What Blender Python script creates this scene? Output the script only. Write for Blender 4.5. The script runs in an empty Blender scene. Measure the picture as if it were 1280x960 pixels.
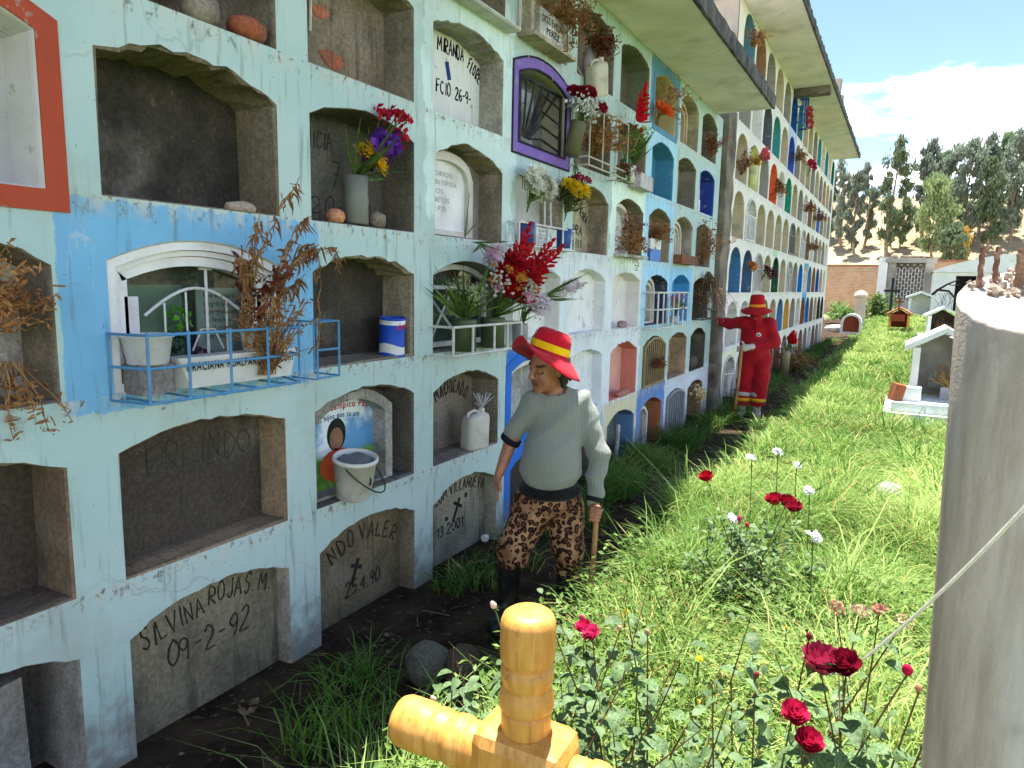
import bpy, bmesh, math, random
import numpy as np
from mathutils import Vector, Matrix, Euler
from mathutils.geometry import tessellate_polygon
from math import sin, cos, pi, radians, sqrt, atan2
rnd = random.Random(7)
scn = bpy.context.scene
COL = scn.collection

# ------------------------------------------------------------------ camera
cam_d = bpy.data.cameras.new('camera'); cam = bpy.data.objects.new('camera', cam_d); COL.objects.link(cam)
cam_d.sensor_fit = 'HORIZONTAL'; cam_d.sensor_width = 36.0; cam_d.lens = 24.416
cam_d.clip_start = 0.02; cam_d.clip_end = 3000
CM = ((0.870918, 0.087985, -0.483488), (0.491009, -0.115133, 0.863513), (0.020311, -0.989446, -0.143473))      # world axes in (right, down, forward)
mw = Matrix.Identity(4)
for i in range(3):
    mw[i][0] = CM[i][0]; mw[i][1] = -CM[i][1]; mw[i][2] = -CM[i][2]
mw[0][3], mw[1][3], mw[2][3] = 2.3, 0.0, 1.74
cam.matrix_world = mw
scn.camera = cam
cy = scn.cycles; cy.max_bounces = 6; cy.diffuse_bounces = 4; cy.glossy_bounces = 2; cy.transmission_bounces = 3; cy.transparent_max_bounces = 6; cy.use_denoising = True

# ------------------------------------------------------------------ sky and sun
SUN = Vector((-0.085, 0.22, 1.0)).normalized()          # direction towards the sun
w = bpy.data.worlds.new('World'); scn.world = w; w.use_nodes = True
nt = w.node_tree; nt.nodes.clear()
def wn(t, **k):
    n = nt.nodes.new(t)
    for a, b in k.items(): setattr(n, a, b)
    return n
sky = wn('ShaderNodeTexSky', sky_type='NISHITA'); sky.sun_disc = False
sky.sun_elevation = math.asin(SUN.z); sky.sun_rotation = atan2(SUN.x, SUN.y)
sky.altitude = 3000; sky.air_density = 1.0; sky.dust_density = 0.6; sky.ozone_density = 1.0
tc = wn('ShaderNodeTexCoord')
sep = wn('ShaderNodeSeparateXYZ'); nt.links.new(tc.outputs['Generated'], sep.inputs[0])
mp = wn('ShaderNodeMapping'); mp.inputs['Scale'].default_value = (2.2, 2.2, 7.0); mp.inputs['Location'].default_value = (3.1, 1.7, 0.6)
nt.links.new(tc.outputs['Generated'], mp.inputs[0])
nz = wn('ShaderNodeTexNoise'); nz.inputs['Scale'].default_value = 1.9; nz.inputs['Detail'].default_value = 7; nz.inputs['Roughness'].default_value = 0.55
nt.links.new(mp.outputs[0], nz.inputs[0])
# more cloud near the horizon
mr = wn('ShaderNodeMapRange'); mr.inputs[1].default_value = 0.0; mr.inputs[2].default_value = 0.36; mr.inputs[3].default_value = 0.36; mr.inputs[4].default_value = -0.10
nt.links.new(sep.outputs[2], mr.inputs[0])
ad = wn('ShaderNodeMath', operation='ADD'); nt.links.new(nz.outputs[0], ad.inputs[0]); nt.links.new(mr.outputs[0], ad.inputs[1])
cr = wn('ShaderNodeMapRange'); cr.interpolation_type = 'SMOOTHSTEP'; cr.inputs[1].default_value = 0.53; cr.inputs[2].default_value = 0.66
nt.links.new(ad.outputs[0], cr.inputs[0])
mx = wn('ShaderNodeMix', data_type='RGBA'); mx.inputs['B'].default_value = (11.5, 11.6, 11.8, 1)
nt.links.new(cr.outputs[0], mx.inputs['Factor']); nt.links.new(sky.outputs[0], mx.inputs['A'])
bg = wn('ShaderNodeBackground'); bg.inputs[1].default_value = 0.10
nt.links.new(mx.outputs['Result'], bg.inputs[0])
wo = wn('ShaderNodeOutputWorld'); nt.links.new(bg.outputs[0], wo.inputs[0])
sl = bpy.data.lights.new('sun', 'SUN'); sl.energy = 4.9; sl.angle = radians(0.53); sl.color = (1.0, 0.965, 0.9)
so = bpy.data.objects.new('sun', sl); COL.objects.link(so)
so.rotation_euler = (-SUN).to_track_quat('-Z', 'Y').to_euler(); so.location = (0, 0, 30)
vs = scn.view_settings
vs.view_transform = 'Standard'; vs.look = 'None'; vs.gamma = 1.0; vs.exposure = 1.72; vs.use_curve_mapping = False

# ------------------------------------------------------------------ helpers
def S(r, g, b):
    f = lambda c: (c / 255 / 12.92) if c / 255 <= 0.04045 else ((c / 255 + 0.055) / 1.055) ** 2.4
    return (f(r), f(g), f(b), 1.0)

class MB:
    """collects vertices and faces, linked as one mesh object"""
    def __init__(s): s.v = []; s.f = []; s.uv = None
    def add(s, vs, fs):
        o = len(s.v); s.v += [tuple(p) for p in vs]; s.f += [tuple(i + o for i in f) for f in fs]
    def box(s, c, d, rot=None):
        hx, hy, hz = d[0] / 2, d[1] / 2, d[2] / 2
        P = [Vector((x, y, z)) for x in (-hx, hx) for y in (-hy, hy) for z in (-hz, hz)]
        if rot is not None:
            R = Euler(rot).to_matrix(); P = [R @ p for p in P]
        s.add([p + Vector(c) for p in P], [(0, 1, 3, 2), (4, 6, 7, 5), (0, 4, 5, 1), (2, 3, 7, 6), (0, 2, 6, 4), (1, 5, 7, 3)])
    def tube(s, pts, r, n=6, cap=True):
        pts = [Vector(p) for p in pts]; m = len(pts)
        rs = r if isinstance(r, (list, tuple)) else [r] * m
        ring = []; u = None
        for i, p in enumerate(pts):
            t = (pts[min(i + 1, m - 1)] - pts[max(i - 1, 0)])
            if t.length < 1e-9: t = Vector((0, 0, 1))
            t.normalize()
            if u is None:
                u = t.orthogonal().normalized()
            else:
                u = u - t * u.dot(t)
                u = u.normalized() if u.length > 1e-6 else t.orthogonal().normalized()
            w_ = t.cross(u)
            ring.append([p + (u * cos(2 * pi * k / n) + w_ * sin(2 * pi * k / n)) * rs[i] for k in range(n)])
        V = [q for R in ring for q in R]
        F = [(i * n + k, i * n + (k + 1) % n, (i + 1) * n + (k + 1) % n, (i + 1) * n + k) for i in range(m - 1) for k in range(n)]
        if cap: F += [tuple(range(n - 1, -1, -1)), tuple((m - 1) * n + k for k in range(n))]
        s.add(V, F)
    def lathe(s, prof, n=20, c=(0, 0, 0), axis=None, jit=0.0):
        c = Vector(c); V = []; m = len(prof)
        Q = Vector((0, 0, 1)).rotation_difference(Vector(axis)).to_matrix() if axis is not None else None
        for (r, z) in prof:
            for k in range(n):
                p = Vector((r * cos(2 * pi * k / n), r * sin(2 * pi * k / n), z))
                if jit: p += Vector((rnd.uniform(-jit, jit), rnd.uniform(-jit, jit), rnd.uniform(-jit, jit)))
                if Q: p = Q @ p
                V.append(p + c)
        F = [(i * n + k, i * n + (k + 1) % n, (i + 1) * n + (k + 1) % n, (i + 1) * n + k) for i in range(m - 1) for k in range(n)]
        F += [tuple(range(n - 1, -1, -1)), tuple((m - 1) * n + k for k in range(n))]
        s.add(V, F)
    def poly(s, outline, x0, x1, mp=None):
        """outline of (y,z) extruded between x0 (back) and x1 (front, +X)"""
        n = len(outline)
        V = [(x0, y, z) for y, z in outline] + [(x1, y, z) for y, z in outline]
        T = tessellate_polygon([[Vector((y, z, 0)) for y, z in outline]])
        area = sum(outline[i][0] * outline[(i + 1) % n][1] - outline[(i + 1) % n][0] * outline[i][1] for i in range(n))
        ccw = area > 0
        F = []
        for t in T:
            a, b, c_ = [outline[i] for i in t]
            cr_ = (b[0] - a[0]) * (c_[1] - a[1]) - (b[1] - a[1]) * (c_[0] - a[0])
            t = tuple(t) if cr_ > 0 else tuple(reversed(t))
            F.append(tuple(i + n for i in t)); F.append(tuple(reversed(t)))
        for i in range(n):
            j = (i + 1) % n
            F.append((i, j, j + n, i + n) if ccw else (j, i, i + n, j + n))
        s.add(V, F)
    def ring(s, inner, outer, x0, x1):
        """closed band between two outlines of equal length, (y,z), from x0 to x1"""
        n = len(inner)
        V = [(x0, *p) for p in inner] + [(x1, *p) for p in inner] + [(x0, *p) for p in outer] + [(x1, *p) for p in outer]
        F = []
        for i in range(n):
            j = (i + 1) % n
            F += [(n + i, 3 * n + i, 3 * n + j, n + j), (i, n + i, n + j, j), (2 * n + i, 2 * n + j, 3 * n + j, 3 * n + i), (i, j, 2 * n + j, 2 * n + i)]
        s.add(V, F)
    def quad(s, a, b, c, d): s.add([a, b, c, d], [(0, 1, 2, 3)])
    def build(s, name, m, parent=None, smooth=False, origin=None):
        me = bpy.data.meshes.new(name)
        V = s.v
        if origin is not None: V = [(p[0] - origin[0], p[1] - origin[1], p[2] - origin[2]) for p in V]
        me.from_pydata(V, [], s.f)
        if smooth: me.polygons.foreach_set('use_smooth', [True] * len(me.polygons))
        if m: me.materials.append(m)
        o = bpy.data.objects.new(name, me)
        if origin is not None: o.location = origin
        COL.objects.link(o)
        if parent is not None: o.parent = parent
        return o
def inst(me, name, parent=None, mw=None, color=None):
    o = bpy.data.objects.new(name, me); COL.objects.link(o)
    if parent is not None: o.parent = parent
    if mw is not None: o.matrix_basis = mw
    if color is not None: o.color = color
    return o
def tag(o, label=None, cat=None, group=None, kind=None):
    if label: o['label'] = label
    if cat: o['category'] = cat
    if group: o['group'] = group
    if kind: o['kind'] = kind
    return o
def thing(name, label, cat, loc=(0, 0, 0), rot=(0, 0, 0), group=None):
    o = bpy.data.objects.new(name, None); COL.objects.link(o); o.empty_display_size = 0.1
    o.location = loc; o.rotation_euler = rot
    return tag(o, label, cat, group)
def smooth(o, ang=None):
    o.data.polygons.foreach_set('use_smooth', [True] * len(o.data.polygons)); return o

# ------------------------------------------------------------------ materials
def newmat(name):
    m = bpy.data.materials.new(name); m.use_nodes = True
    n = m.node_tree.nodes; n.clear()
    out = n.new('ShaderNodeOutputMaterial'); b = n.new('ShaderNodeBsdfPrincipled')
    m.node_tree.links.new(b.outputs[0], out.inputs[0])
    return m, m.node_tree, b, out
def ninp(t, node, sock, val):
    if hasattr(val, 'is_output'): t.links.new(val, node.inputs[sock])
    else: node.inputs[sock].default_value = val
def noise(t, vec, scale, detail=4, rough=0.55, dist=0.0):
    n = t.nodes.new('ShaderNodeTexNoise'); n.inputs['Scale'].default_value = scale; n.inputs['Detail'].default_value = detail
    n.inputs['Roughness'].default_value = rough; n.inputs['Distortion'].default_value = dist
    if vec is not None: t.links.new(vec, n.inputs['Vector'])
    return n.outputs[0]
def mrange(t, v, a, b, c=0.0, d=1.0, smoothst=True):
    n = t.nodes.new('ShaderNodeMapRange'); n.interpolation_type = 'SMOOTHSTEP' if smoothst else 'LINEAR'
    t.links.new(v, n.inputs[0])
    for i, x in enumerate((a, b, c, d)): n.inputs[i + 1].default_value = x
    return n.outputs[0]
def mix(t, fac, a, b, mode='MIX'):
    n = t.nodes.new('ShaderNodeMix'); n.data_type = 'RGBA'; n.blend_type = mode
    ninp(t, n, 'Factor', fac); ninp(t, n, 'A', a); ninp(t, n, 'B', b)
    return n.outputs['Result']
def math_(t, op, a, b=0.0):
    n = t.nodes.new('ShaderNodeMath'); n.operation = op; ninp(t, n, 0, a); ninp(t, n, 1, b); return n.outputs[0]
def coords(t, scale=(1, 1, 1), which='Object', rand=False):
    c = t.nodes.new('ShaderNodeTexCoord'); m = t.nodes.new('ShaderNodeMapping'); m.inputs['Scale'].default_value = scale
    t.links.new(c.outputs[which], m.inputs[0])
    if rand:
        oi = t.nodes.new('ShaderNodeObjectInfo'); mu = t.nodes.new('ShaderNodeMath'); mu.operation = 'MULTIPLY'; mu.inputs[1].default_value = 37.0
        t.links.new(oi.outputs['Random'], mu.inputs[0]); t.links.new(mu.outputs[0], m.inputs['Location'])
    return m.outputs[0]
def bump(t, b, h, strength=0.3, dist=0.01):
    n = t.nodes.new('ShaderNodeBump'); n.inputs['Strength'].default_value = strength; n.inputs['Distance'].default_value = dist
    t.links.new(h, n.inputs['Height']); t.links.new(n.outputs[0], b.inputs['Normal'])
MATS = {}
def M(name, col=None, rough=0.8, var=0.25, scale=5.0, bmp=0.25, bscale=45.0, spec=0.3, metal=0.0, col2=None, thr=(0.5, 0.62), s2=3.0, bdist=0.004):
    """generic procedural: base colour, broad tone variation, optional second colour in patches, fine relief"""
    if name in MATS: return MATS[name]
    m, t, b, out = newmat(name)
    v = coords(t, rand=True)
    dark = tuple(c * (1 - var) for c in col[:3]) + (1,); lite = tuple(min(1, c * (1 + var * 0.6)) for c in col[:3]) + (1,)
    c = mix(t, mrange(t, noise(t, v, scale, 6), 0.3, 0.7), dark, lite)
    if col2: c = mix(t, mrange(t, noise(t, v, s2, 7, 0.62), *thr), c, col2)
    t.links.new(c, b.inputs['Base Color'])
    b.inputs['Roughness'].default_value = rough; b.inputs['Specular IOR Level'].default_value = spec; b.inputs['Metallic'].default_value = metal
    if bmp: bump(t, b, noise(t, v, bscale, 5, 0.6), bmp, bdist)
    MATS[name] = m; return m
def leafmat(name, col, col2, trans=0.35, attr=False, rough=0.5, scale=9):
    if name in MATS: return MATS[name]
    m, t, b, out = newmat(name)
    if attr:
        a = t.nodes.new('ShaderNodeAttribute'); a.attribute_name = 'Col'; c = a.outputs['Color']
    else:
        oi = t.nodes.new('ShaderNodeObjectInfo')
        c0 = mix(t, mrange(t, noise(t, coords(t, rand=True), scale, 4), 0.3, 0.7), col, col2)
        hs = t.nodes.new('ShaderNodeHueSaturation'); ninp(t, hs, 'Color', c0)
        ninp(t, hs, 'Value', mrange(t, oi.outputs['Random'], 0, 1, 0.7, 1.3, False)); c = hs.outputs[0]
    t.links.new(c, b.inputs['Base Color']); b.inputs['Roughness'].default_value = rough; b.inputs['Specular IOR Level'].default_value = 0.22
    tr = t.nodes.new('ShaderNodeBsdfTranslucent'); t.links.new(c, tr.inputs[0])
    ms = t.nodes.new('ShaderNodeMixShader'); ms.inputs[0].default_value = trans
    t.links.new(b.outputs[0], ms.inputs[1]); t.links.new(tr.outputs[0], ms.inputs[2]); t.links.new(ms.outputs[0], out.inputs[0])
    MATS[name] = m; return m
def make_plaster():
    """plaster or mortar tinted by the object's own colour, with stains, streaks and pitted relief"""
    m, t, b, out = newmat('plaster'); v = coords(t, rand=True); oi = t.nodes.new('ShaderNodeObjectInfo')
    base = oi.outputs['Color']
    c = mix(t, mrange(t, noise(t, v, 4.5, 4, 0.62), 0.36, 0.68, 0.0, 0.55), base, (0.10, 0.085, 0.065, 1), 'MIX')
    c = mix(t, mrange(t, noise(t, v, 2.3, 4), 0.54, 0.74, 0, 0.4), c, (0.36, 0.32, 0.27, 1))
    c = mix(t, mrange(t, noise(t, v, 19, 5, 0.7), 0.60, 0.72, 0, 0.28), c, (0.30, 0.27, 0.23, 1))
    vs_ = coords(t, (1, 9, 0.8), rand=True)
    c = mix(t, mrange(t, noise(t, vs_, 3.0, 5), 0.54, 0.72, 0, 0.55), c, (0.055, 0.05, 0.045, 1))
    c = mix(t, mrange(t, noise(t, v, 60, 3), 0.35, 0.65, 0, 0.35), c, (0.14, 0.12, 0.10, 1), 'MULTIPLY')
    t.links.new(c, b.inputs['Base Color']); b.inputs['Roughness'].default_value = 0.9; b.inputs['Specular IOR Level'].default_value = 0.2
    h = math_(t, 'ADD', noise(t, v, 55, 3, 0.65), math_(t, 'MULTIPLY', noise(t, v, 9, 2), 1.6))
    bump(t, b, h, 0.55, 0.008)
    return m
PLASTER = make_plaster()
def make_paint():
    """painted plaster tinted by the object's own colour: thin wear and light dirt"""
    m, t, b, out = newmat('painted_plaster'); v = coords(t, rand=True); oi = t.nodes.new('ShaderNodeObjectInfo')
    base = oi.outputs['Color']
    c = mix(t, mrange(t, noise(t, v, 6, 6), 0.35, 0.7, 0, 0.25), base, (0.55, 0.52, 0.47, 1), 'MULTIPLY')
    c = mix(t, mrange(t, noise(t, v, 11, 5, 0.68), 0.60, 0.66, 0, 0.7), c, (0.36, 0.33, 0.29, 1))
    c = mix(t, mrange(t, noise(t, coords(t, (1, 12, 0.9), rand=True), 3.0, 5), 0.56, 0.74, 0, 0.45), c, (0.10, 0.09, 0.08, 1))
    t.links.new(c, b.inputs['Base Color']); b.inputs['Roughness'].default_value = 0.75; b.inputs['Specular IOR Level'].default_value = 0.25
    bump(t, b, math_(t, 'ADD', noise(t, v, 50, 2), math_(t, 'MULTIPLY', noise(t, v, 8, 2), 1.5)), 0.35, 0.006)
    return m
PAINT = make_paint()
def tinted(name, rough=0.5, spec=0.4, metal=0.0, var=0.15, bmp=0.1, bscale=60, trans=0.0, dirt=0.0):
    """colour comes from the object, so that alike pieces share a material"""
    if name in MATS: return MATS[name]
    m, t, b, out = newmat(name); v = coords(t, rand=True); oi = t.nodes.new('ShaderNodeObjectInfo')
    c = mix(t, mrange(t, noise(t, v, 14, 5), 0.3, 0.7, 0, 1), mix(t, var, oi.outputs['Color'], (0, 0, 0, 1)), oi.outputs['Color'])
    if dirt: c = mix(t, mrange(t, noise(t, v, 7, 6, 0.7), 0.45, 0.72, 0, dirt), c, (0.12, 0.095, 0.07, 1))
    t.links.new(c, b.inputs['Base Color']); b.inputs['Roughness'].default_value = rough; b.inputs['Specular IOR Level'].default_value = spec; b.inputs['Metallic'].default_value = metal
    if bmp: bump(t, b, noise(t, v, bscale, 4), bmp, 0.003)
    if trans:
        tr = t.nodes.new('ShaderNodeBsdfTranslucent'); t.links.new(c, tr.inputs[0])
        ms = t.nodes.new('ShaderNodeMixShader'); ms.inputs[0].default_value = trans
        t.links.new(b.outputs[0], ms.inputs[1]); t.links.new(tr.outputs[0], ms.inputs[2]); t.links.new(ms.outputs[0], out.inputs[0])
    MATS[name] = m; return m
PETAL = tinted('petal', 0.6, 0.2, 0, 0.25, 0, 60, 0.3)
PLASTIC = tinted('plastic', 0.5, 0.35, 0, 0.15, 0.1, dirt=0.55)
METALP = tinted('painted_metal', 0.55, 0.35, 0, 0.3, 0.2, dirt=0.5)
INK = tinted('ink', 0.85, 0.1, 0, 0.35, 0)
CLOTH = tinted('cloth', 0.9, 0.1, 0, 0.2, 0.25, 300)
MARBLE = tinted('polished_stone', 0.35, 0.45, 0, 0.15, 0.05, dirt=0.4)
def glassmat():
    m, t, b, out = newmat('window_glass')
    b.inputs['Base Color'].default_value = (0.75, 0.82, 0.8, 1); b.inputs['Roughness'].default_value = 0.06; b.inputs['Specular IOR Level'].default_value = 0.6
    tr = t.nodes.new('ShaderNodeBsdfTransparent'); tr.inputs[0].default_value = (0.80, 0.86, 0.84, 1)
    gl = t.nodes.new('ShaderNodeBsdfGlossy'); gl.inputs['Roughness'].default_value = 0.05
    fr = t.nodes.new('ShaderNodeFresnel'); fr.inputs[0].default_value = 1.5
    ms = t.nodes.new('ShaderNodeMixShader'); t.links.new(math_(t, 'MULTIPLY', fr.outputs[0], 0.3), ms.inputs[0])
    t.links.new(tr.outputs[0], ms.inputs[1]); t.links.new(gl.outputs[0], ms.inputs[2]); t.links.new(ms.outputs[0], out.inputs[0])
    return m
GLASS = glassmat()

FONT_CACHE = {}
def glyph(ch, size, bold=0.0):
    """(list of verts 2D, faces, advance) for one character"""
    key = (ch, bold)
    if key not in FONT_CACHE:
        cu = bpy.data.curves.new('glyph', 'FONT'); cu.body = ch; cu.size = 1.0; cu.offset = bold; cu.resolution_u = 3
        ob = bpy.data.objects.new('glyph', cu); me = ob.to_mesh()
        V = [(v.co.x, v.co.y) for v in me.vertices]; F = [tuple(p.vertices) for p in me.polygons]
        adv = (max(p[0] for p in V) + 0.09) if V else 0.3
        ob.to_mesh_clear(); bpy.data.objects.remove(ob); bpy.data.curves.remove(cu)
        FONT_CACHE[key] = (V, F, adv)
    V, F, adv = FONT_CACHE[key]
    return [(x * size, y * size) for x, y in V], F, adv * size
def lettering(mb, text, y0, z0, x, size, width=None, bend=None, slope=0.0, jitter=0.0, bold=0.0, seed=1, sx=1.0):
    """writes text on a plane facing +X starting at (y0,z0); bend(u) raises the baseline along 0..1"""
    r = random.Random(seed)
    total = sum((glyph(c, size, bold)[2] if c != ' ' else size * 0.35) * sx for c in text)
    k = (width / total) if width else 1.0
    pen = 0.0
    for ch in text:
        if ch == ' ': pen += size * 0.35 * sx * k; continue
        V, F, adv = glyph(ch, size, bold); adv *= sx * k
        u = (pen + adv / 2) / (total * k)
        dz = (bend(u) if bend else 0.0) + slope * (pen + adv / 2) + r.uniform(-jitter, jitter) * size
        du = 0.02; ang = atan2((bend(u + du) - bend(u - du)) if bend else 0.0, 2 * du * total * k) + math.atan(slope) + r.uniform(-jitter, jitter) * 0.9
        cx = adv / 2; ks, kh, sh = 1 + r.uniform(-1.6, 1.6) * jitter, 1 + r.uniform(-2, 2) * jitter, r.uniform(-1.5, 1.5) * jitter
        P = []
        for (a, b_) in V:
            a = a * sx * k - cx
            a, b_ = a * ks + sh * b_, b_ * kh
            P.append((x, y0 + pen + cx + a * cos(ang) - b_ * sin(ang), z0 + dz + a * sin(ang) + b_ * cos(ang)))
        mb.add(P, F); pen += adv
    return pen

STROKES = {
 'A': [[(0, 0), (.3, 1), (.6, 0)], [(.12, .38), (.5, .36)]], 'C': [[(.56, .85), (.35, 1), (.1, .8), (.03, .45), (.15, .12), (.38, 0), (.58, .14)]], 'D': [[(.06, 0), (.05, 1), (.35, .95), (.58, .6), (.5, .2), (.3, 0), (.04, 0)]],
 'E': [[(.55, 1), (.06, .98), (.05, 0), (.56, .02)], [(.05, .52), (.45, .53)]], 'F': [[(.55, 1), (.06, .98), (.06, 0)], [(.06, .54), (.45, .54)]], 'H': [[(.05, 1), (.06, 0)], [(.55, 1), (.54, 0)], [(.05, .5), (.55, .52)]],
 'I': [[(.2, 1), (.18, 0)]], 'J': [[(.42, 1), (.44, .25), (.3, .02), (.1, .06), (.02, .25)]], 'L': [[(.06, 1), (.05, .02), (.5, 0)]], 'M': [[(0, 0), (.1, 1), (.38, .35), (.66, 1), (.76, 0)]],
 'N': [[(.04, 0), (.06, 1), (.54, 0), (.56, 1)]], 'O': [[(.3, 1), (.08, .8), (.02, .45), (.16, .06), (.4, .02), (.58, .3), (.56, .74), (.3, 1)]], 'P': [[(.06, 0), (.05, 1), (.4, .96), (.54, .76), (.4, .5), (.06, .47)]],
 'R': [[(.06, 0), (.05, 1), (.4, .96), (.52, .76), (.4, .52), (.06, .48), (.56, 0)]], 'S': [[(.5, .86), (.3, 1), (.08, .86), (.1, .62), (.42, .42), (.5, .18), (.28, 0), (.03, .14)]], 'U': [[(.04, 1), (.05, .25), (.25, 0), (.48, .14), (.54, 1)]],
 'V': [[(0, 1), (.28, 0), (.58, 1)]], 'n': [[(.05, .6), (.06, 0)], [(.06, .45), (.25, .62), (.4, .45), (.42, 0)]], 'c': [[(.4, .5), (.22, .62), (.05, .35), (.2, .02), (.42, .12)]],
 '0': [[(.28, 1), (.06, .7), (.06, .3), (.26, 0), (.48, .3), (.48, .72), (.28, 1)]], '1': [[(.02, .78), (.2, 1), (.2, 0)]], '2': [[(.04, .78), (.22, 1), (.46, .84), (.4, .5), (.02, .02), (.52, .02)]], '3': [[(.05, .92), (.3, 1), (.44, .76), (.2, .53), (.46, .3), (.28, 0), (.03, .1)]],
 '4': [[(.4, 0), (.38, 1), (.02, .32), (.54, .34)]], '5': [[(.48, 1), (.1, .98), (.08, .56), (.36, .6), (.48, .3), (.3, 0), (.04, .1)]], '6': [[(.42, .96), (.14, .66), (.05, .25), (.26, 0), (.46, .2), (.34, .46), (.08, .32)]], '7': [[(.04, .98), (.5, 1), (.2, 0)], [(.14, .5), (.44, .52)]],
 '8': [[(.26, .54), (.08, .76), (.26, 1), (.44, .78), (.26, .54), (.06, .26), (.26, 0), (.48, .24), (.26, .54)]], '9': [[(.44, .64), (.24, .46), (.06, .7), (.24, 1), (.45, .84), (.42, .3), (.3, 0)]], '-': [[(.06, .46), (.36, .5)]], '.': [[(.06, .02), (.09, .05)]]}
def handwriting(mb, text, y0, z0, x, size, width=None, bend=None, slope=0.0, jitter=0.06, weight=0.05, seed=1, **_):
    """letters drawn stroke by stroke, as with a nail or a brush, on a plane facing +X"""
    jitter *= .5; r = random.Random(seed); wd = lambda ch: .34 if ch == ' ' else (max(p[0] for s_ in STROKES[ch] for p in s_) + .22)
    total = sum(wd(c) for c in text) * size; k = width / total if width else 1.0; pen = 0.0
    for ch in text:
        adv = wd(ch) * size * k
        if ch != ' ':
            u = (pen + adv / 2) / (total * k); du = .02
            ang = (atan2(bend(u + du) - bend(u - du), 2 * du * total * k) if bend else 0.0) + math.atan(slope) + r.gauss(0, jitter * .7); dz = (bend(u) if bend else 0.0) + slope * (pen + adv / 2) + r.gauss(0, jitter * .4) * size
            ks, kh, sh = k * (1 + r.gauss(0, jitter)), 1 + r.gauss(0, jitter * 1.3), r.gauss(.03, jitter)
            for st_ in STROKES[ch]:
                Q = [Vector((a + r.gauss(0, .018), b + r.gauss(0, .018), 0)) for a, b in st_]; P = []
                for i in range(len(Q) - 1):
                    p0, p1, p2, p3 = Q[max(0, i - 1)], Q[i], Q[i + 1], Q[min(len(Q) - 1, i + 2)]; m_ = 3 if len(Q) > 3 else 2
                    for q in range(m_):
                        t_ = q / m_; P.append(.5 * ((2 * p1) + (p2 - p0) * t_ + (2 * p0 - 5 * p1 + 4 * p2 - p3) * t_ * t_ + (3 * p1 - p0 - 3 * p2 + p3) * t_ ** 3) if len(Q) > 4 else p1.lerp(p2, t_))
                P.append(Q[-1]); W = []
                for p in P:
                    a, b = p.x * size * ks + sh * p.y * size, p.y * size * kh
                    W.append(Vector((x - weight * size * .55, y0 + pen + a * cos(ang) - b * sin(ang), z0 + dz + a * sin(ang) + b * cos(ang))))
                n_ = len(W); mb.tube(W, [weight * size * (.7 + .5 * r.random()) for _ in range(n_)], 6)
        pen += adv
# ================================================================== THE SETTING
def hfun(x, y):
    """height of the ground"""
    z = 0.02 * np.sin(1.7 * x + 0.4) * np.cos(1.1 * y) + 0.015 * np.sin(4.1 * x + 2.0 * y)
    bank = 0.10 * np.clip((x - 0.95) / 0.5, 0, 1)
    far = np.clip((y - 12) / 30, 0, 1) * 0.55 * np.clip((x + 0.4) / 1.6, 0, 1)
    return z * np.clip(x / 0.25, 0, 1) + bank + far
def grid_mesh(name, xs, ys, hf, m, kind='structure'):
    X, Y = np.meshgrid(xs, ys, indexing='ij'); Z = hf(X, Y)
    V = np.stack([X, Y, Z], -1).reshape(-1, 3); nx, ny = len(xs), len(ys)
    I = np.arange(nx * ny).reshape(nx, ny)
    F = np.stack([I[:-1, :-1], I[1:, :-1], I[1:, 1:], I[:-1, 1:]], -1).reshape(-1, 4)
    me = bpy.data.meshes.new(name); me.from_pydata(V.tolist(), [], F.tolist())
    me.polygons.foreach_set('use_smooth', [True] * len(me.polygons)); me.materials.append(m)
    o = bpy.data.objects.new(name, me); COL.objects.link(o); tag(o, kind=kind); return o
def ground_mat():
    m, t, b, out = newmat('soil_and_turf'); v = coords(t)
    soil = mix(t, mrange(t, noise(t, v, 5, 7), 0.3, 0.7), S(44, 33, 25), S(84, 67, 51))
    soil = mix(t, mrange(t, noise(t, v, 26, 5), 0.58, 0.70), soil, S(108, 92, 74))
    turf = mix(t, mrange(t, noise(t, v, 9, 6), 0.3, 0.7), S(56, 78, 24), S(98, 112, 44))
    sx = t.nodes.new('ShaderNodeSeparateXYZ'); t.links.new(v, sx.inputs[0])
    wob = math_(t, 'ADD', sx.outputs[0], math_(t, 'MULTIPLY', math_(t, 'SUBTRACT', noise(t, v, 1.6, 5), 0.5), 0.9))
    c = mix(t, mrange(t, wob, 0.85, 1.25), soil, turf)
    dry = mix(t, mrange(t, noise(t, v, 0.35, 7), 0.35, 0.65), S(176, 158, 122), S(206, 190, 152))
    c = mix(t, mrange(t, sx.outputs[1], 44, 56), c, dry)
    t.links.new(c, b.inputs['Base Color']); b.inputs['Roughness'].default_value = 0.95; b.inputs['Specular IOR Level'].default_value = 0.1
    bump(t, b, math_(t, 'ADD', noise(t, v, 18, 7, 0.7), noise(t, v, 70, 4)), 0.8, 0.03)
    return m
xs = np.concatenate([np.linspace(-160, -4, 14), np.linspace(-3, 6, 91), np.linspace(8, 200, 18)])
ys = np.concatenate([np.linspace(-60, -2, 8), np.linspace(-1.5, 14, 120), np.linspace(15, 60, 40), np.linspace(70, 1500, 20)])
grid_mesh('ground', xs, ys, hfun, ground_mat())

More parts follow.
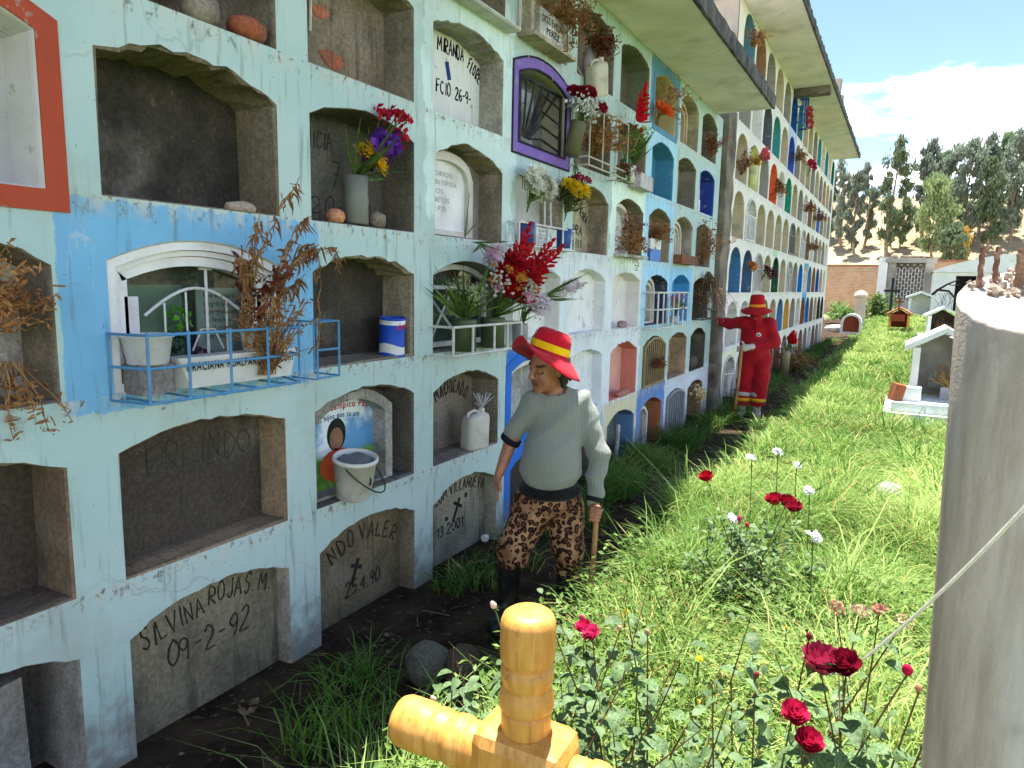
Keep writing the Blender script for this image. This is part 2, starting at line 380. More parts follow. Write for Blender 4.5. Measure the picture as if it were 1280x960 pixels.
def hill_h(x, y):
    r = np.clip((y - 62) / 75, 0, 1); r = r * r * (3 - 2 * r)
    z = -1.0 + 17.2 * r + 1.3 * np.sin(x * 0.043 + 0.5) * r + 0.8 * np.sin(0.11 * x + 0.07 * y) * r + 0.35 * np.sin(0.37 * x + 1) * np.sin(0.29 * y) * r
    return z + 0.04 * np.clip(y - 140, 0, 400)
def hill_mat():
    m, t, b, out = newmat('dry_hillside'); v = coords(t)
    c = mix(t, mrange(t, noise(t, v, 0.11, 8, 0.6), 0.35, 0.65), S(146, 130, 102), S(182, 166, 134))
    c = mix(t, mrange(t, noise(t, v, 0.55, 8, 0.65), 0.56, 0.68), c, S(112, 106, 70))
    c = mix(t, mrange(t, noise(t, v, 1.9, 6, 0.65), 0.62, 0.72), c, S(88, 86, 58))
    t.links.new(c, b.inputs['Base Color']); b.inputs['Roughness'].default_value = 1.0; b.inputs['Specular IOR Level'].default_value = 0.05
    bump(t, b, noise(t, v, 1.5, 8, 0.7), 0.9, 0.4)
    return m
grid_mesh('hill', np.linspace(-140, 170, 125), np.linspace(62, 420, 110), hill_h, hill_mat())

# ------------------------------------------------------------------ niche blocks
YR0, PY, ZS0, PZ, NW = 2.1036, 0.90988, 0.0224, 0.65757, 0.735
def YR(k): return YR0 + PY * k
def YL(k): return YR(k) - NW
def SZ(r): return ZS0 + PZ * r
def outline(yl, yr, z0, hs, ha, n=10, style='seg', jit=0.0, rr=rnd):
    P = [(yl, z0), (yr, z0)]
    for i in range(n + 1):
        u = 1 - i / n; q = 2 * u - 1
        if style == 'seg': h = 1 - abs(q) ** 2.1
        elif style == 'peak': h = 1 - abs(q) ** 1.25
        else: h = sqrt(max(0, 1 - abs(q) ** 2.15))
        P.append((yl + (yr - yl) * u + (rr.uniform(-jit, jit) if 0 < i < n else 0), z0 + hs + (ha - hs) * h + rr.uniform(-jit, jit)))
    return P
def grow(P, d):
    """offset an outline outwards by d (outline counter-clockwise)"""
    n = len(P); R = []
    for i in range(n):
        a, b, c = Vector(P[i - 1]), Vector(P[i]), Vector(P[(i + 1) % n])
        e1 = (b - a).normalized(); e2 = (c - b).normalized()
        n1 = Vector((e1.y, -e1.x)); n2 = Vector((e2.y, -e2.x)); nn = n1 + n2
        nn = nn / max(0.35, nn.length_squared / 2) if nn.length > 1e-6 else n1
        R.append((b.x + nn.x * d, b.y + nn.y * d))
    return R
def make_block(name, label, cols, rows, cellY, cellZ, opening, spec, facade_mat, mat_of):
    """facade sheet pierced by niches, every niche a lined recess with its closing slab"""
    root = tag(thing(name, label, 'niche wall'), kind='thing')
    fac = MB(); niches = {}
    for k in cols:
        for r in rows:
            d = spec(k, r); O = opening(k, r, d)
            y0, y1 = cellY(k); z0, z1 = cellZ(r)
            outer = [(y0, z0), (y1, z0), (y1, z1), (y0, z1)]
            T = tessellate_polygon([[Vector((a, b, 0)) for a, b in outer], [Vector((a, b, 0)) for a, b in O]])
            P = outer + O; F = []
            for tr_ in T:
                a, b, c = [P[i] for i in tr_]
                cr_ = (b[0] - a[0]) * (c[1] - a[1]) - (b[1] - a[1]) * (c[0] - a[0])
                F.append(tuple(tr_) if cr_ > 0 else tuple(reversed(tr_)))
            fac.add([(0, a, b) for a, b in P], F)
            lin = MB(); dep = d.get('dep', 0.2); n = len(O)
            rings = [(0.0, O), (-0.006, grow(O, -0.004)), (-0.018, grow(O, -0.007)), (-dep * 0.55, grow(O, -0.009 )), (-dep, grow(O, -0.010))]
            V = [(x, *p) for x, Q in rings for p in Q]
            if d.get('rough', 0):
                rr = random.Random(k * 31 + r); q = d['rough']
                V = [v if i < n else (v[0], v[1] + rr.uniform(-q, q), v[2] + rr.uniform(-q, q)) for i, v in enumerate(V)]
            F = [(j * n + i, (j + 1) * n + i, (j + 1) * n + (i + 1) % n, j * n + (i + 1) % n) for j in range(len(rings) - 1) for i in range(n)]
            lin.add(V, F)
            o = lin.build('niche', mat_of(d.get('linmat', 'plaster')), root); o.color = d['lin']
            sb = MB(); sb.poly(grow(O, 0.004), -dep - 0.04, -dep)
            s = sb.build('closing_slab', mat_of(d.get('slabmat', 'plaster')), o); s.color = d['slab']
            niches[(k, r)] = (o, O, dep)
    f = fac.build('facade', facade_mat, root)
    return root, niches

MINT = S(172, 197, 195)
def facade_paint(name, base, patches, dirt=1.0, sill=(0.0224, 0.65757)):
    """house paint with hand-brushed areas of other colours (y0,y1,z0,z1,colour,raggedness)"""
    m, t, b, out = newmat(name); v = coords(t)
    sx = t.nodes.new('ShaderNodeSeparateXYZ'); t.links.new(v, sx.inputs[0])
    n1 = noise(t, v, 2.2, 3); n2 = noise(t, v, 9, 5, 0.65)
    c = mix(t, mrange(t, n1, 0.35, 0.65), base, tuple(min(1, a * f) for a, f in zip(base[:3], (1.12, 1.04, 1.05))) + (1,))
    wy = math_(t, 'SUBTRACT', noise(t, v, 7, 4, 0.6), 0.5); wz = math_(t, 'SUBTRACT', noise(t, coords(t, (1, 2.6, 0.7)), 8, 4, 0.6), 0.5)
    for (y0, y1, z0, z1, col, rag) in patches:
        yy = math_(t, 'ADD', sx.outputs[1], math_(t, 'MULTIPLY', wy, rag)); zz = math_(t, 'ADD', sx.outputs[2], math_(t, 'MULTIPLY', wz, rag * 1.6))
        dy = math_(t, 'SUBTRACT', math_(t, 'ABSOLUTE', math_(t, 'SUBTRACT', yy, (y0 + y1) / 2)), (y1 - y0) / 2)
        dz = math_(t, 'SUBTRACT', math_(t, 'ABSOLUTE', math_(t, 'SUBTRACT', zz, (z0 + z1) / 2)), (z1 - z0) / 2)
        f = mrange(t, math_(t, 'MAXIMUM', dy, dz), -0.004, 0.004, 1, 0)
        c = mix(t, f, c, mix(t, mrange(t, n1, 0.3, 0.7), col, tuple(min(1, a * 1.15) for a in col[:3]) + (1,)))
    rowp = math_(t, 'FRACT', math_(t, 'DIVIDE', math_(t, 'SUBTRACT', sx.outputs[2], sill[0] - 2 * sill[1]), sill[1]))
    sd = math_(t, 'ADD', rowp, math_(t, 'MULTIPLY', math_(t, 'SUBTRACT', n2, 0.5), 0.12))
    under = mrange(t, sd, 0.86, 0.99, 0, 1)
    c = mix(t, math_(t, 'MULTIPLY', under, mrange(t, noise(t, coords(t, (1, 3.2, 1.0)), 4.5, 4, 0.65), 0.44, 0.62, 0, 0.75 * dirt)), c, S(196, 196, 188))
    c = mix(t, math_(t, 'MULTIPLY', under, mrange(t, noise(t, coords(t, (1, 2.2, 1.6)), 13, 4, 0.7), 0.54, 0.64, 0, 0.85 * dirt)), c, S(96, 88, 76))
    # worn paint, scrapes, grime runs, splashes near the ground
    c = mix(t, mrange(t, n2, 0.63, 0.68, 0, 0.35 * dirt), c, S(206, 208, 202))
    c = mix(t, mrange(t, noise(t, v, 16, 4, 0.7), 0.66, 0.70, 0, 0.8 * dirt), c, S(120, 112, 100))
    c = mix(t, mrange(t, noise(t, coords(t, (1, 14, 1.1)), 2.2, 3, 0.6), 0.55, 0.74, 0, 0.5 * dirt), c, S(96, 100, 90))
    c = mix(t, mrange(t, noise(t, v, 1.4, 6, 0.68), 0.52, 0.72, 0, 0.5 * dirt), c, S(160, 166, 156))
    c = mix(t, mrange(t, noise(t, coords(t, (1, 5, 0.9)), 1.7, 6, 0.7), 0.60, 0.70, 0, 0.45 * dirt), c, S(206, 204, 196))
    low = mrange(t, math_(t, 'ADD', sx.outputs[2], math_(t, 'MULTIPLY', math_(t, 'SUBTRACT', n2, 0.5), 0.9)), 0.02, 0.35, 0.8, 0)
    c = mix(t, low, c, S(126, 118, 108))
    t.links.new(c, b.inputs['Base Color']); b.inputs['Roughness'].default_value = 0.8; b.inputs['Specular IOR Level'].default_value = 0.2
    t.links.new(c, b.inputs['Base Color'])
    vo = t.nodes.new('ShaderNodeTexVoronoi'); vo.feature = 'DISTANCE_TO_EDGE'; vo.inputs['Scale'].default_value = 1.7
    t.links.new(noisevec(t, v), vo.inputs['Vector'])
    crack = mrange(t, vo.outputs['Distance'], 0.0, 0.010, 0, 1)
    cl = math_(t, 'MULTIPLY', math_(t, 'SUBTRACT', 1.0, crack), mrange(t, n1, 0.52, 0.62, 0, 0.22 * dirt))
    c = mix(t, cl, c, S(104, 104, 96)); t.links.new(c, b.inputs['Base Color'])
    h = math_(t, 'ADD', math_(t, 'MULTIPLY', noise(t, v, 60, 2), 0.25), math_(t, 'ADD', math_(t, 'MULTIPLY', noise(t, v, 5, 2), 1.5), math_(t, 'MULTIPLY', n2, 0.7)))
    h = math_(t, 'ADD', h, math_(t, 'MULTIPLY', crack, 0.12))
    bump(t, b, h, 0.5, 0.012)
    return m
def noisevec(t, v):
    n = t.nodes.new('ShaderNodeTexNoise'); n.inputs['Scale'].default_value = 2.5; n.inputs['Detail'].default_value = 5
    t.links.new(v, n.inputs['Vector'])
    a = t.nodes.new('ShaderNodeMixRGB'); a.inputs[0].default_value = 0.35; t.links.new(v, a.inputs[1]); t.links.new(n.outputs[1], a.inputs[2])
    return a.outputs[0]
WH = S(208, 214, 220)
patchesA = [
    (1.205, 2.315, 1.285, 1.985, S(116, 170, 208), 0.045),
    (4.02, 6.72, 0.62, 2.03, WH, 0.25), (5.80, 6.74, 1.9, 2.65, S(208, 226, 216), 0.2),
    (3.10, 4.06, 2.1, 3.4, S(196, 214, 212), 0.3),
    (6.70, 7.66, 1.30, 3.30, S(158, 202, 228), 0.03), (6.70, 7.66, 3.30, 3.95, S(88, 140, 172), 0.04),
    (7.62, 8.56, 1.28, 1.97, S(138, 192, 226), 0.03), (6.72, 7.66, -0.2, 0.69, S(92, 128, 186), 0.06),
    (5.82, 6.70, 0.25, 0.66, S(204, 196, 166), 0.2), (7.66, 9.70, -0.2, 0.72, S(196, 206, 220), 0.1),
    (4.02, 4.30, 0.10, 1.30, S(40, 108, 200), 0.02),
]
FACADE_A = facade_paint('mint_facade_paint', MINT, patchesA)
GR, DK, BR = S(140, 130, 114), S(84, 78, 70), S(146, 128, 104)
WHITEP = S(224, 224, 222)
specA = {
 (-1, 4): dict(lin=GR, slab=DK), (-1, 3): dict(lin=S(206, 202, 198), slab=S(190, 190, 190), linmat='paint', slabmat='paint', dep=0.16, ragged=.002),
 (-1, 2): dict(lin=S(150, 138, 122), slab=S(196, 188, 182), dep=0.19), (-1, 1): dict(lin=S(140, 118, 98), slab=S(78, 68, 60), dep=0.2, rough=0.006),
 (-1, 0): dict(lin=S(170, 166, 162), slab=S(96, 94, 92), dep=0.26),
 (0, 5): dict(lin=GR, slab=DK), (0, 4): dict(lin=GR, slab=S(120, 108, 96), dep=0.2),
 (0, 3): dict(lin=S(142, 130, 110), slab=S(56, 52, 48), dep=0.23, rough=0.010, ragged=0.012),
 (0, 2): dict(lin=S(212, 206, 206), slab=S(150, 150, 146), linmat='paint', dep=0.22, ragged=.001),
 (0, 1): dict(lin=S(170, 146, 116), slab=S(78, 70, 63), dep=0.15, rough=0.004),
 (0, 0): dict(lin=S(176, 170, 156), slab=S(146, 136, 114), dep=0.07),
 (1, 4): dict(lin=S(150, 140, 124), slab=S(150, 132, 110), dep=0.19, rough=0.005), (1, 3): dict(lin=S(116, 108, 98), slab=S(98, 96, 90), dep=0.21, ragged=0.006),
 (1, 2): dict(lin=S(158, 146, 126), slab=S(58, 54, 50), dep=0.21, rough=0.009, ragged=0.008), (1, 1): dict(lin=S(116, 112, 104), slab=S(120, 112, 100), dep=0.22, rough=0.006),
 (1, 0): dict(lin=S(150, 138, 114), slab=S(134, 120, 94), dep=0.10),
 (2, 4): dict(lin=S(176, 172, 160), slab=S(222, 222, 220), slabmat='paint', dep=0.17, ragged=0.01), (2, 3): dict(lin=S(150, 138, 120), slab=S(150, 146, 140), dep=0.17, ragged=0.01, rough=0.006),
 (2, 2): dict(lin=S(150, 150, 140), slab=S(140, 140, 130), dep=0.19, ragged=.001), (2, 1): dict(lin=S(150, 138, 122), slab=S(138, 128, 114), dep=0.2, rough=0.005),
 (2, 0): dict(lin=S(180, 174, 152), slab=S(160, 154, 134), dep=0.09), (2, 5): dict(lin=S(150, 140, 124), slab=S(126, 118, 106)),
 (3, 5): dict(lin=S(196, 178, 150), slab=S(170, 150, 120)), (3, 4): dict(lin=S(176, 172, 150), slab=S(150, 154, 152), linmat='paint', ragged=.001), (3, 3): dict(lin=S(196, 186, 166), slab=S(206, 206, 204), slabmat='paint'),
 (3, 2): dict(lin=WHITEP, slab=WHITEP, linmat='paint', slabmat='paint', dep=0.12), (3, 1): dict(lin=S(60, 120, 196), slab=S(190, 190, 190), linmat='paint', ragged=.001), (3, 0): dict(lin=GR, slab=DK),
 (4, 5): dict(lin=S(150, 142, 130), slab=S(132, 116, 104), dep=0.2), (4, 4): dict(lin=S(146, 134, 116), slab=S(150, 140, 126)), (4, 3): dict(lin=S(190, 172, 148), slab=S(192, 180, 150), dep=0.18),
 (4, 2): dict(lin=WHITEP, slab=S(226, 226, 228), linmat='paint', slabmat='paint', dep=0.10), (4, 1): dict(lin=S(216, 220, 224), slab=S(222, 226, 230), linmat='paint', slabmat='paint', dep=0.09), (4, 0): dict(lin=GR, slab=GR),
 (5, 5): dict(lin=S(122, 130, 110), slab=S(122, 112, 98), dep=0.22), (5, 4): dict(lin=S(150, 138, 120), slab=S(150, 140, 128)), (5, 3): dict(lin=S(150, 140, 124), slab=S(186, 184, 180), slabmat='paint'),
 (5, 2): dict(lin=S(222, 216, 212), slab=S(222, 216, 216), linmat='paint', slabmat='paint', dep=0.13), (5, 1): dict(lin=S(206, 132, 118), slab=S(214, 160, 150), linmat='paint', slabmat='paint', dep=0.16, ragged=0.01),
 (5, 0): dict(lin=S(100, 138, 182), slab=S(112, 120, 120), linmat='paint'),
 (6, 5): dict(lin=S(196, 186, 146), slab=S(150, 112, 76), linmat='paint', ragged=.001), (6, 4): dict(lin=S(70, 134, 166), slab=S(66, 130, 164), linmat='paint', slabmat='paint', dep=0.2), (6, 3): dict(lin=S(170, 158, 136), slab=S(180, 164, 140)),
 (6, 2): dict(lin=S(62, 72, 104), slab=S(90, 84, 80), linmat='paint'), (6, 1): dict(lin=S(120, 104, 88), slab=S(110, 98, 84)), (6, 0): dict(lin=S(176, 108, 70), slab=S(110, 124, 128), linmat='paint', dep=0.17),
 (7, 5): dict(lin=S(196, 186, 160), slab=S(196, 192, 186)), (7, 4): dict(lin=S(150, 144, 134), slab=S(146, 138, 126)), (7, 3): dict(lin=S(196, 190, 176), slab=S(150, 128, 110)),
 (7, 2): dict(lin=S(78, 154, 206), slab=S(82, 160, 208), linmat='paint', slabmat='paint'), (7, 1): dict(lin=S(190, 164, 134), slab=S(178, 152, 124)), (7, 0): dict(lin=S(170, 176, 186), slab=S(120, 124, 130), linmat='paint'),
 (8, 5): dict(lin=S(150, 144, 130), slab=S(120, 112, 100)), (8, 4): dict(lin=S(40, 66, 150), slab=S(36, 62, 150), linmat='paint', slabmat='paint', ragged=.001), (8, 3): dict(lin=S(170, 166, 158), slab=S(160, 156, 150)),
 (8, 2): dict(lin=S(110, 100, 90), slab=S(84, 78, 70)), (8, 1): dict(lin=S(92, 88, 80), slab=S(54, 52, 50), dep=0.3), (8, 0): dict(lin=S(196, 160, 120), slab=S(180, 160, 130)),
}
def sA(k, r):
    d = specA.get((k, r))
    if d is None: d = dict(lin=S(150, 140, 124), slab=S(126, 118, 106))
    d.setdefault('dep', 0.19); return d
def openA(k, r, d):
    rr = random.Random(k * 17 + r * 5 + 3)
    j = d.get('ragged', 0.0055)
    w_ = rr.uniform(-0.012, 0.012)
    hs = 0.445 + rr.uniform(-0.015, 0.015); ha = 0.53 + rr.uniform(-0.012, 0.012)
    st = 'peak' if (k, r) == (6, 5) else 'seg'
    z0 = SZ(r) if r else SZ(0) - 0.10
    if r == 0: hs += 0.09; ha += 0.09
    return outline(YL(k) + w_, YR(k) + w_ * 0.4, z0, hs, ha, 18, st, j, rr)
matof = lambda n: PAINT if n == 'paint' else PLASTER
A0, A1 = -1.62, 9.66
def cyA(k): return (A0 if k == -3 else YL(k) - (PY - NW) / 2, A1 if k == 8 else YR(k) + (PY - NW) / 2)
def czA(r): return (-0.15 if r == 0 else SZ(r) - 0.064, 3.93 if r == 5 else SZ(r + 1) - 0.064)
blockA, NA = make_block('niche_block', 'mint painted burial niche wall with six rows under a low concrete eave', range(-3, 9), range(6), cyA, czA, openA, sA, FACADE_A, matof)
mb = MB(); mb.box((-1.41, (A0 + A1) / 2, 1.9), (2.18, A1 - A0, 4.05)); core = mb.build('wall_core', M('rough_cement', S(150, 144, 132), 0.95, 0.3, 2.0, 0.6, 22), blockA)
for yy in (A0 + .02, A1 - .02): mb = MB(); mb.box((-0.165, yy, 1.9), (0.31, 0.04, 4.05)); mb.build('end_face', MATS['rough_cement'], blockA)
SOFF = M('eave_plaster', S(238, 226, 226), 0.9, 0.10, 3.0, 0.4, 16, col2=S(200, 190, 186), thr=(0.5, 0.75), s2=2.2)
MOSS = M('mossy_edge', S(92, 90, 88), 0.95, 0.4, 9.0, 0.5, 26, col2=S(54, 56, 56), bdist=0.006)
def eave(root, y0, y1, xo, z, th, seed):
    rr = random.Random(seed); ny = int((y1 - y0) / 0.12)
    mb = MB(); mb.box(((xo - 2.5) / 2, (y0 + y1) / 2, z + th / 2), (xo + 2.5, y1 - y0, th)); mb.build('roof_slab', SOFF, root)
    mb = MB(); V = []; F = []
    for i in range(ny + 1):
        y = y0 - 0.01 + (y1 - y0 + 0.02) * i / ny; j = rr.uniform(-0.004, 0.004); j2 = rr.uniform(-0.006, 0.008)
        V += [(xo + 0.003, y, z - 0.012 + j), (xo + 0.03 + j2, y, z - 0.006 + j), (xo + 0.035 + j2, y, z + th + 0.01 + j2), (xo + 0.003, y, z + th + 0.014)]
    for i in range(ny):
        for a in range(4):
            b_ = (a + 1) % 4; F.append((i * 4 + a, (i + 1) * 4 + a, (i + 1) * 4 + b_, i * 4 + b_))
    F += [(0, 1, 2, 3), tuple(ny * 4 + q for q in (3, 2, 1, 0))]
    mb.add(V, F); mb.build('eave_edge', MOSS, root)
eave(blockA, A0, 9.36, 0.66, 3.935, 0.13, 3)

# raised painted borders round two of the openings
def border(k, r, wdt, col, edge=None, name='painted_border'):
    o, O, dep = NA[(k, r)]
    mb = MB(); mb.ring(grow(O, 0.001), grow(O, wdt), -0.004, 0.006); q = mb.build(name, PAINT, o); q.color = col
    if edge:
        mb = MB(); mb.ring(grow(O, wdt + 0.001), grow(O, wdt + 0.014), -0.004, 0.008); mb.ring(grow(O, -0.013), grow(O, -0.001), -0.003, 0.009); q = mb.build('border_line', PAINT, o); q.color = edge
border(-1, 3, 0.066, S(172, 72, 48)); border(3, 4, 0.062, S(126, 98, 178), S(26, 26, 44)); border(3, 1, 0.075, S(36, 108, 204)); border(6, 5, 0.05, S(84, 138, 172)); border(8, 4, 0.03, S(180, 200, 220))

# concrete post between the two blocks
post = thing('concrete_post', 'weathered grey concrete post between the mint and the white niche walls', 'post')
mb = MB(); rr = random.Random(4); ring_pts = []
n = 30; V = []; F = []
for i in range(n + 1):
    z = -0.1 + 4.2 * i / n
    for (x, y) in ((0.07, 9.70), (0.07, 10.16), (-0.25, 10.16), (-0.25, 9.70)):
        V.append((x + rr.uniform(-.010, .010), y + rr.uniform(-.012, .012), z))
for i in range(n):
    for a in range(4): F.append((i * 4 + a, i * 4 + (a + 1) % 4, (i + 1) * 4 + (a + 1) % 4, (i + 1) * 4 + a))
F.append(tuple(n * 4 + a for a in range(4)))
mb.add(V, F); mb.build('shaft', M('old_concrete', S(122, 114, 102), 0.95, 0.4, 4.0, 0.8, 20, col2=S(70, 64, 58), thr=(0.5, 0.68), s2=2.4, bdist=0.015), post)

# ------------------------------------------------------------------ far block
BY0, BP, BW, BZ0, BPZ = 10.55, 0.931, 0.825, 0.03, 0.8185
cB = [S(196, 188, 172), S(178, 172, 160), S(164, 158, 148), S(188, 176, 156)]
rowsB = {
 0: ['wh', 'wh', 'gr', (70, 96, 130), 'br', 'br', 'gr', (60, 120, 110), 'wh', 'br', 'gr', 'wh', 'br', 'gr', 'wh'],
 1: ['wh', 'wh', 'gr', (120, 150, 110), 'bg', (86, 134, 176), (206, 166, 76), 'gr', 'wh', (150, 96, 64), (50, 116, 168), 'br', 'bg', 'dk', 'dk'],
 2: [(74, 124, 164), (80, 106, 140), 'wh', 'bg', (44, 92, 66), 'bg', 'wh', 'gr', (0, 124, 196), 'wh', (110, 134, 160), 'br', (24, 84, 170), 'bg', 'wh'],
 3: ['bg', 'wh', 'bg', 'bg', 'bg', 'bg', 'gr', 'bg', 'wh', 'br', 'wh', 'gr', 'bg', 'gr', 'wh'],
 4: ['bg', (206, 206, 150), 'gr', (226, 110, 64), 'wh', (26, 150, 120), 'bg', 'gr', 'wh', 'br', 'bg', (90, 130, 190), 'gr', 'bg', 'gr'],
 5: ['gr', 'wh', (90, 100, 110), (70, 150, 150), 'bg', (70, 96, 180), 'gr', 'bg', 'bg', 'gr', 'bg', 'gr', (190, 160, 130), 'bg', 'gr'],
 6: [(104, 150, 170), 'br', 'gr', 'bg', 'gr', (30, 100, 180), (60, 140, 150), 'bg', 'bg', 'gr', (60, 160, 170), 'wh', (70, 150, 170), 'wh', (20, 120, 110)]}
cn = {'wh': S(214, 212, 208), 'gr': S(158, 154, 148), 'bg': S(188, 178, 154), 'br': S(150, 118, 92), 'dk': S(60, 56, 54)}
def sB(k, r):
    c = rowsB[r][k]; painted = not isinstance(c, str)
    col = S(*c) if painted else cn[c]
    return dict(lin=col, slab=col if painted else tuple(min(1, a * 0.95) for a in col[:3]) + (1,), linmat='paint', slabmat='paint', dep=0.2)
def openB(k, r, d):
    y = BY0 + BP * k; z = BZ0 + BPZ * r - (0.08 if r == 0 else 0)
    return outline(y, y + BW, z, 0.36 + (0.08 if r == 0 else 0), 0.685 + (0.08 if r == 0 else 0), 12, 'round')
B1 = 24.75
def cyB(k): return (10.19 if k == 0 else BY0 + BP * k - (BP - BW) / 2, B1 if k == 14 else BY0 + BP * (k + 1) - (BP - BW) / 2)
def czB(r): return (-0.15 if r == 0 else BZ0 + BPZ * r - 0.07, 5.66 if r == 6 else BZ0 + BPZ * (r + 1) - 0.07)
FACADE_B = facade_paint('white_facade_paint', S(218, 218, 210), [(14.2, 14.75, 2.35, 2.48, S(168, 206, 170), 0.1), (15.0, 16.2, 4.1, 5.0, S(176, 190, 226), 0.1), (19.0, 19.9, 0.9, 2.4, S(70, 150, 196), 0.05), (10.2, 10.9, 0.8, 1.6, S(222, 210, 222), 0.2), (10.2, 12.0, 0.0, 0.8, S(222, 226, 200), 0.2)], 0.7, (BZ0, BPZ))
blockB, NB = make_block('niche_block', 'tall white burial niche wall with seven rows of arched niches beyond the concrete post', range(15), range(7), cyB, czB, openB, sB, FACADE_B, matof)
mb = MB(); mb.box((-1.41, (10.19 + B1) / 2, 2.75), (2.18, B1 - 10.19, 5.8)); mb.build('wall_core', MATS['rough_cement'], blockB)
for yy in (10.21, B1 - .02): mb = MB(); mb.box((-0.165, yy, 2.75), (0.31, 0.04, 5.8)); mb.build('end_face', MATS['rough_cement'], blockB)
eave(blockB, 10.0, 23.9, 0.70, 5.665, 0.10, 9)
mb = MB(); mb.box((0.3, 15.4, 5.59), (0.72, 0.22, 0.14)); mb.build('eave_bracket', MATS['old_concrete'], blockB)
for (y, h) in ((17.8, 0.62), (18.5, 0.44)): mb = MB(); mb.box((0.50, y, 5.78 + h / 2), (0.22, 0.26, h), (0.03, 0.05, 0)); mb.build('column_stub', MATS['rough_cement'], blockB)
for k in range(15):           # painted strips and cracks between cells are left to the paint
    pass
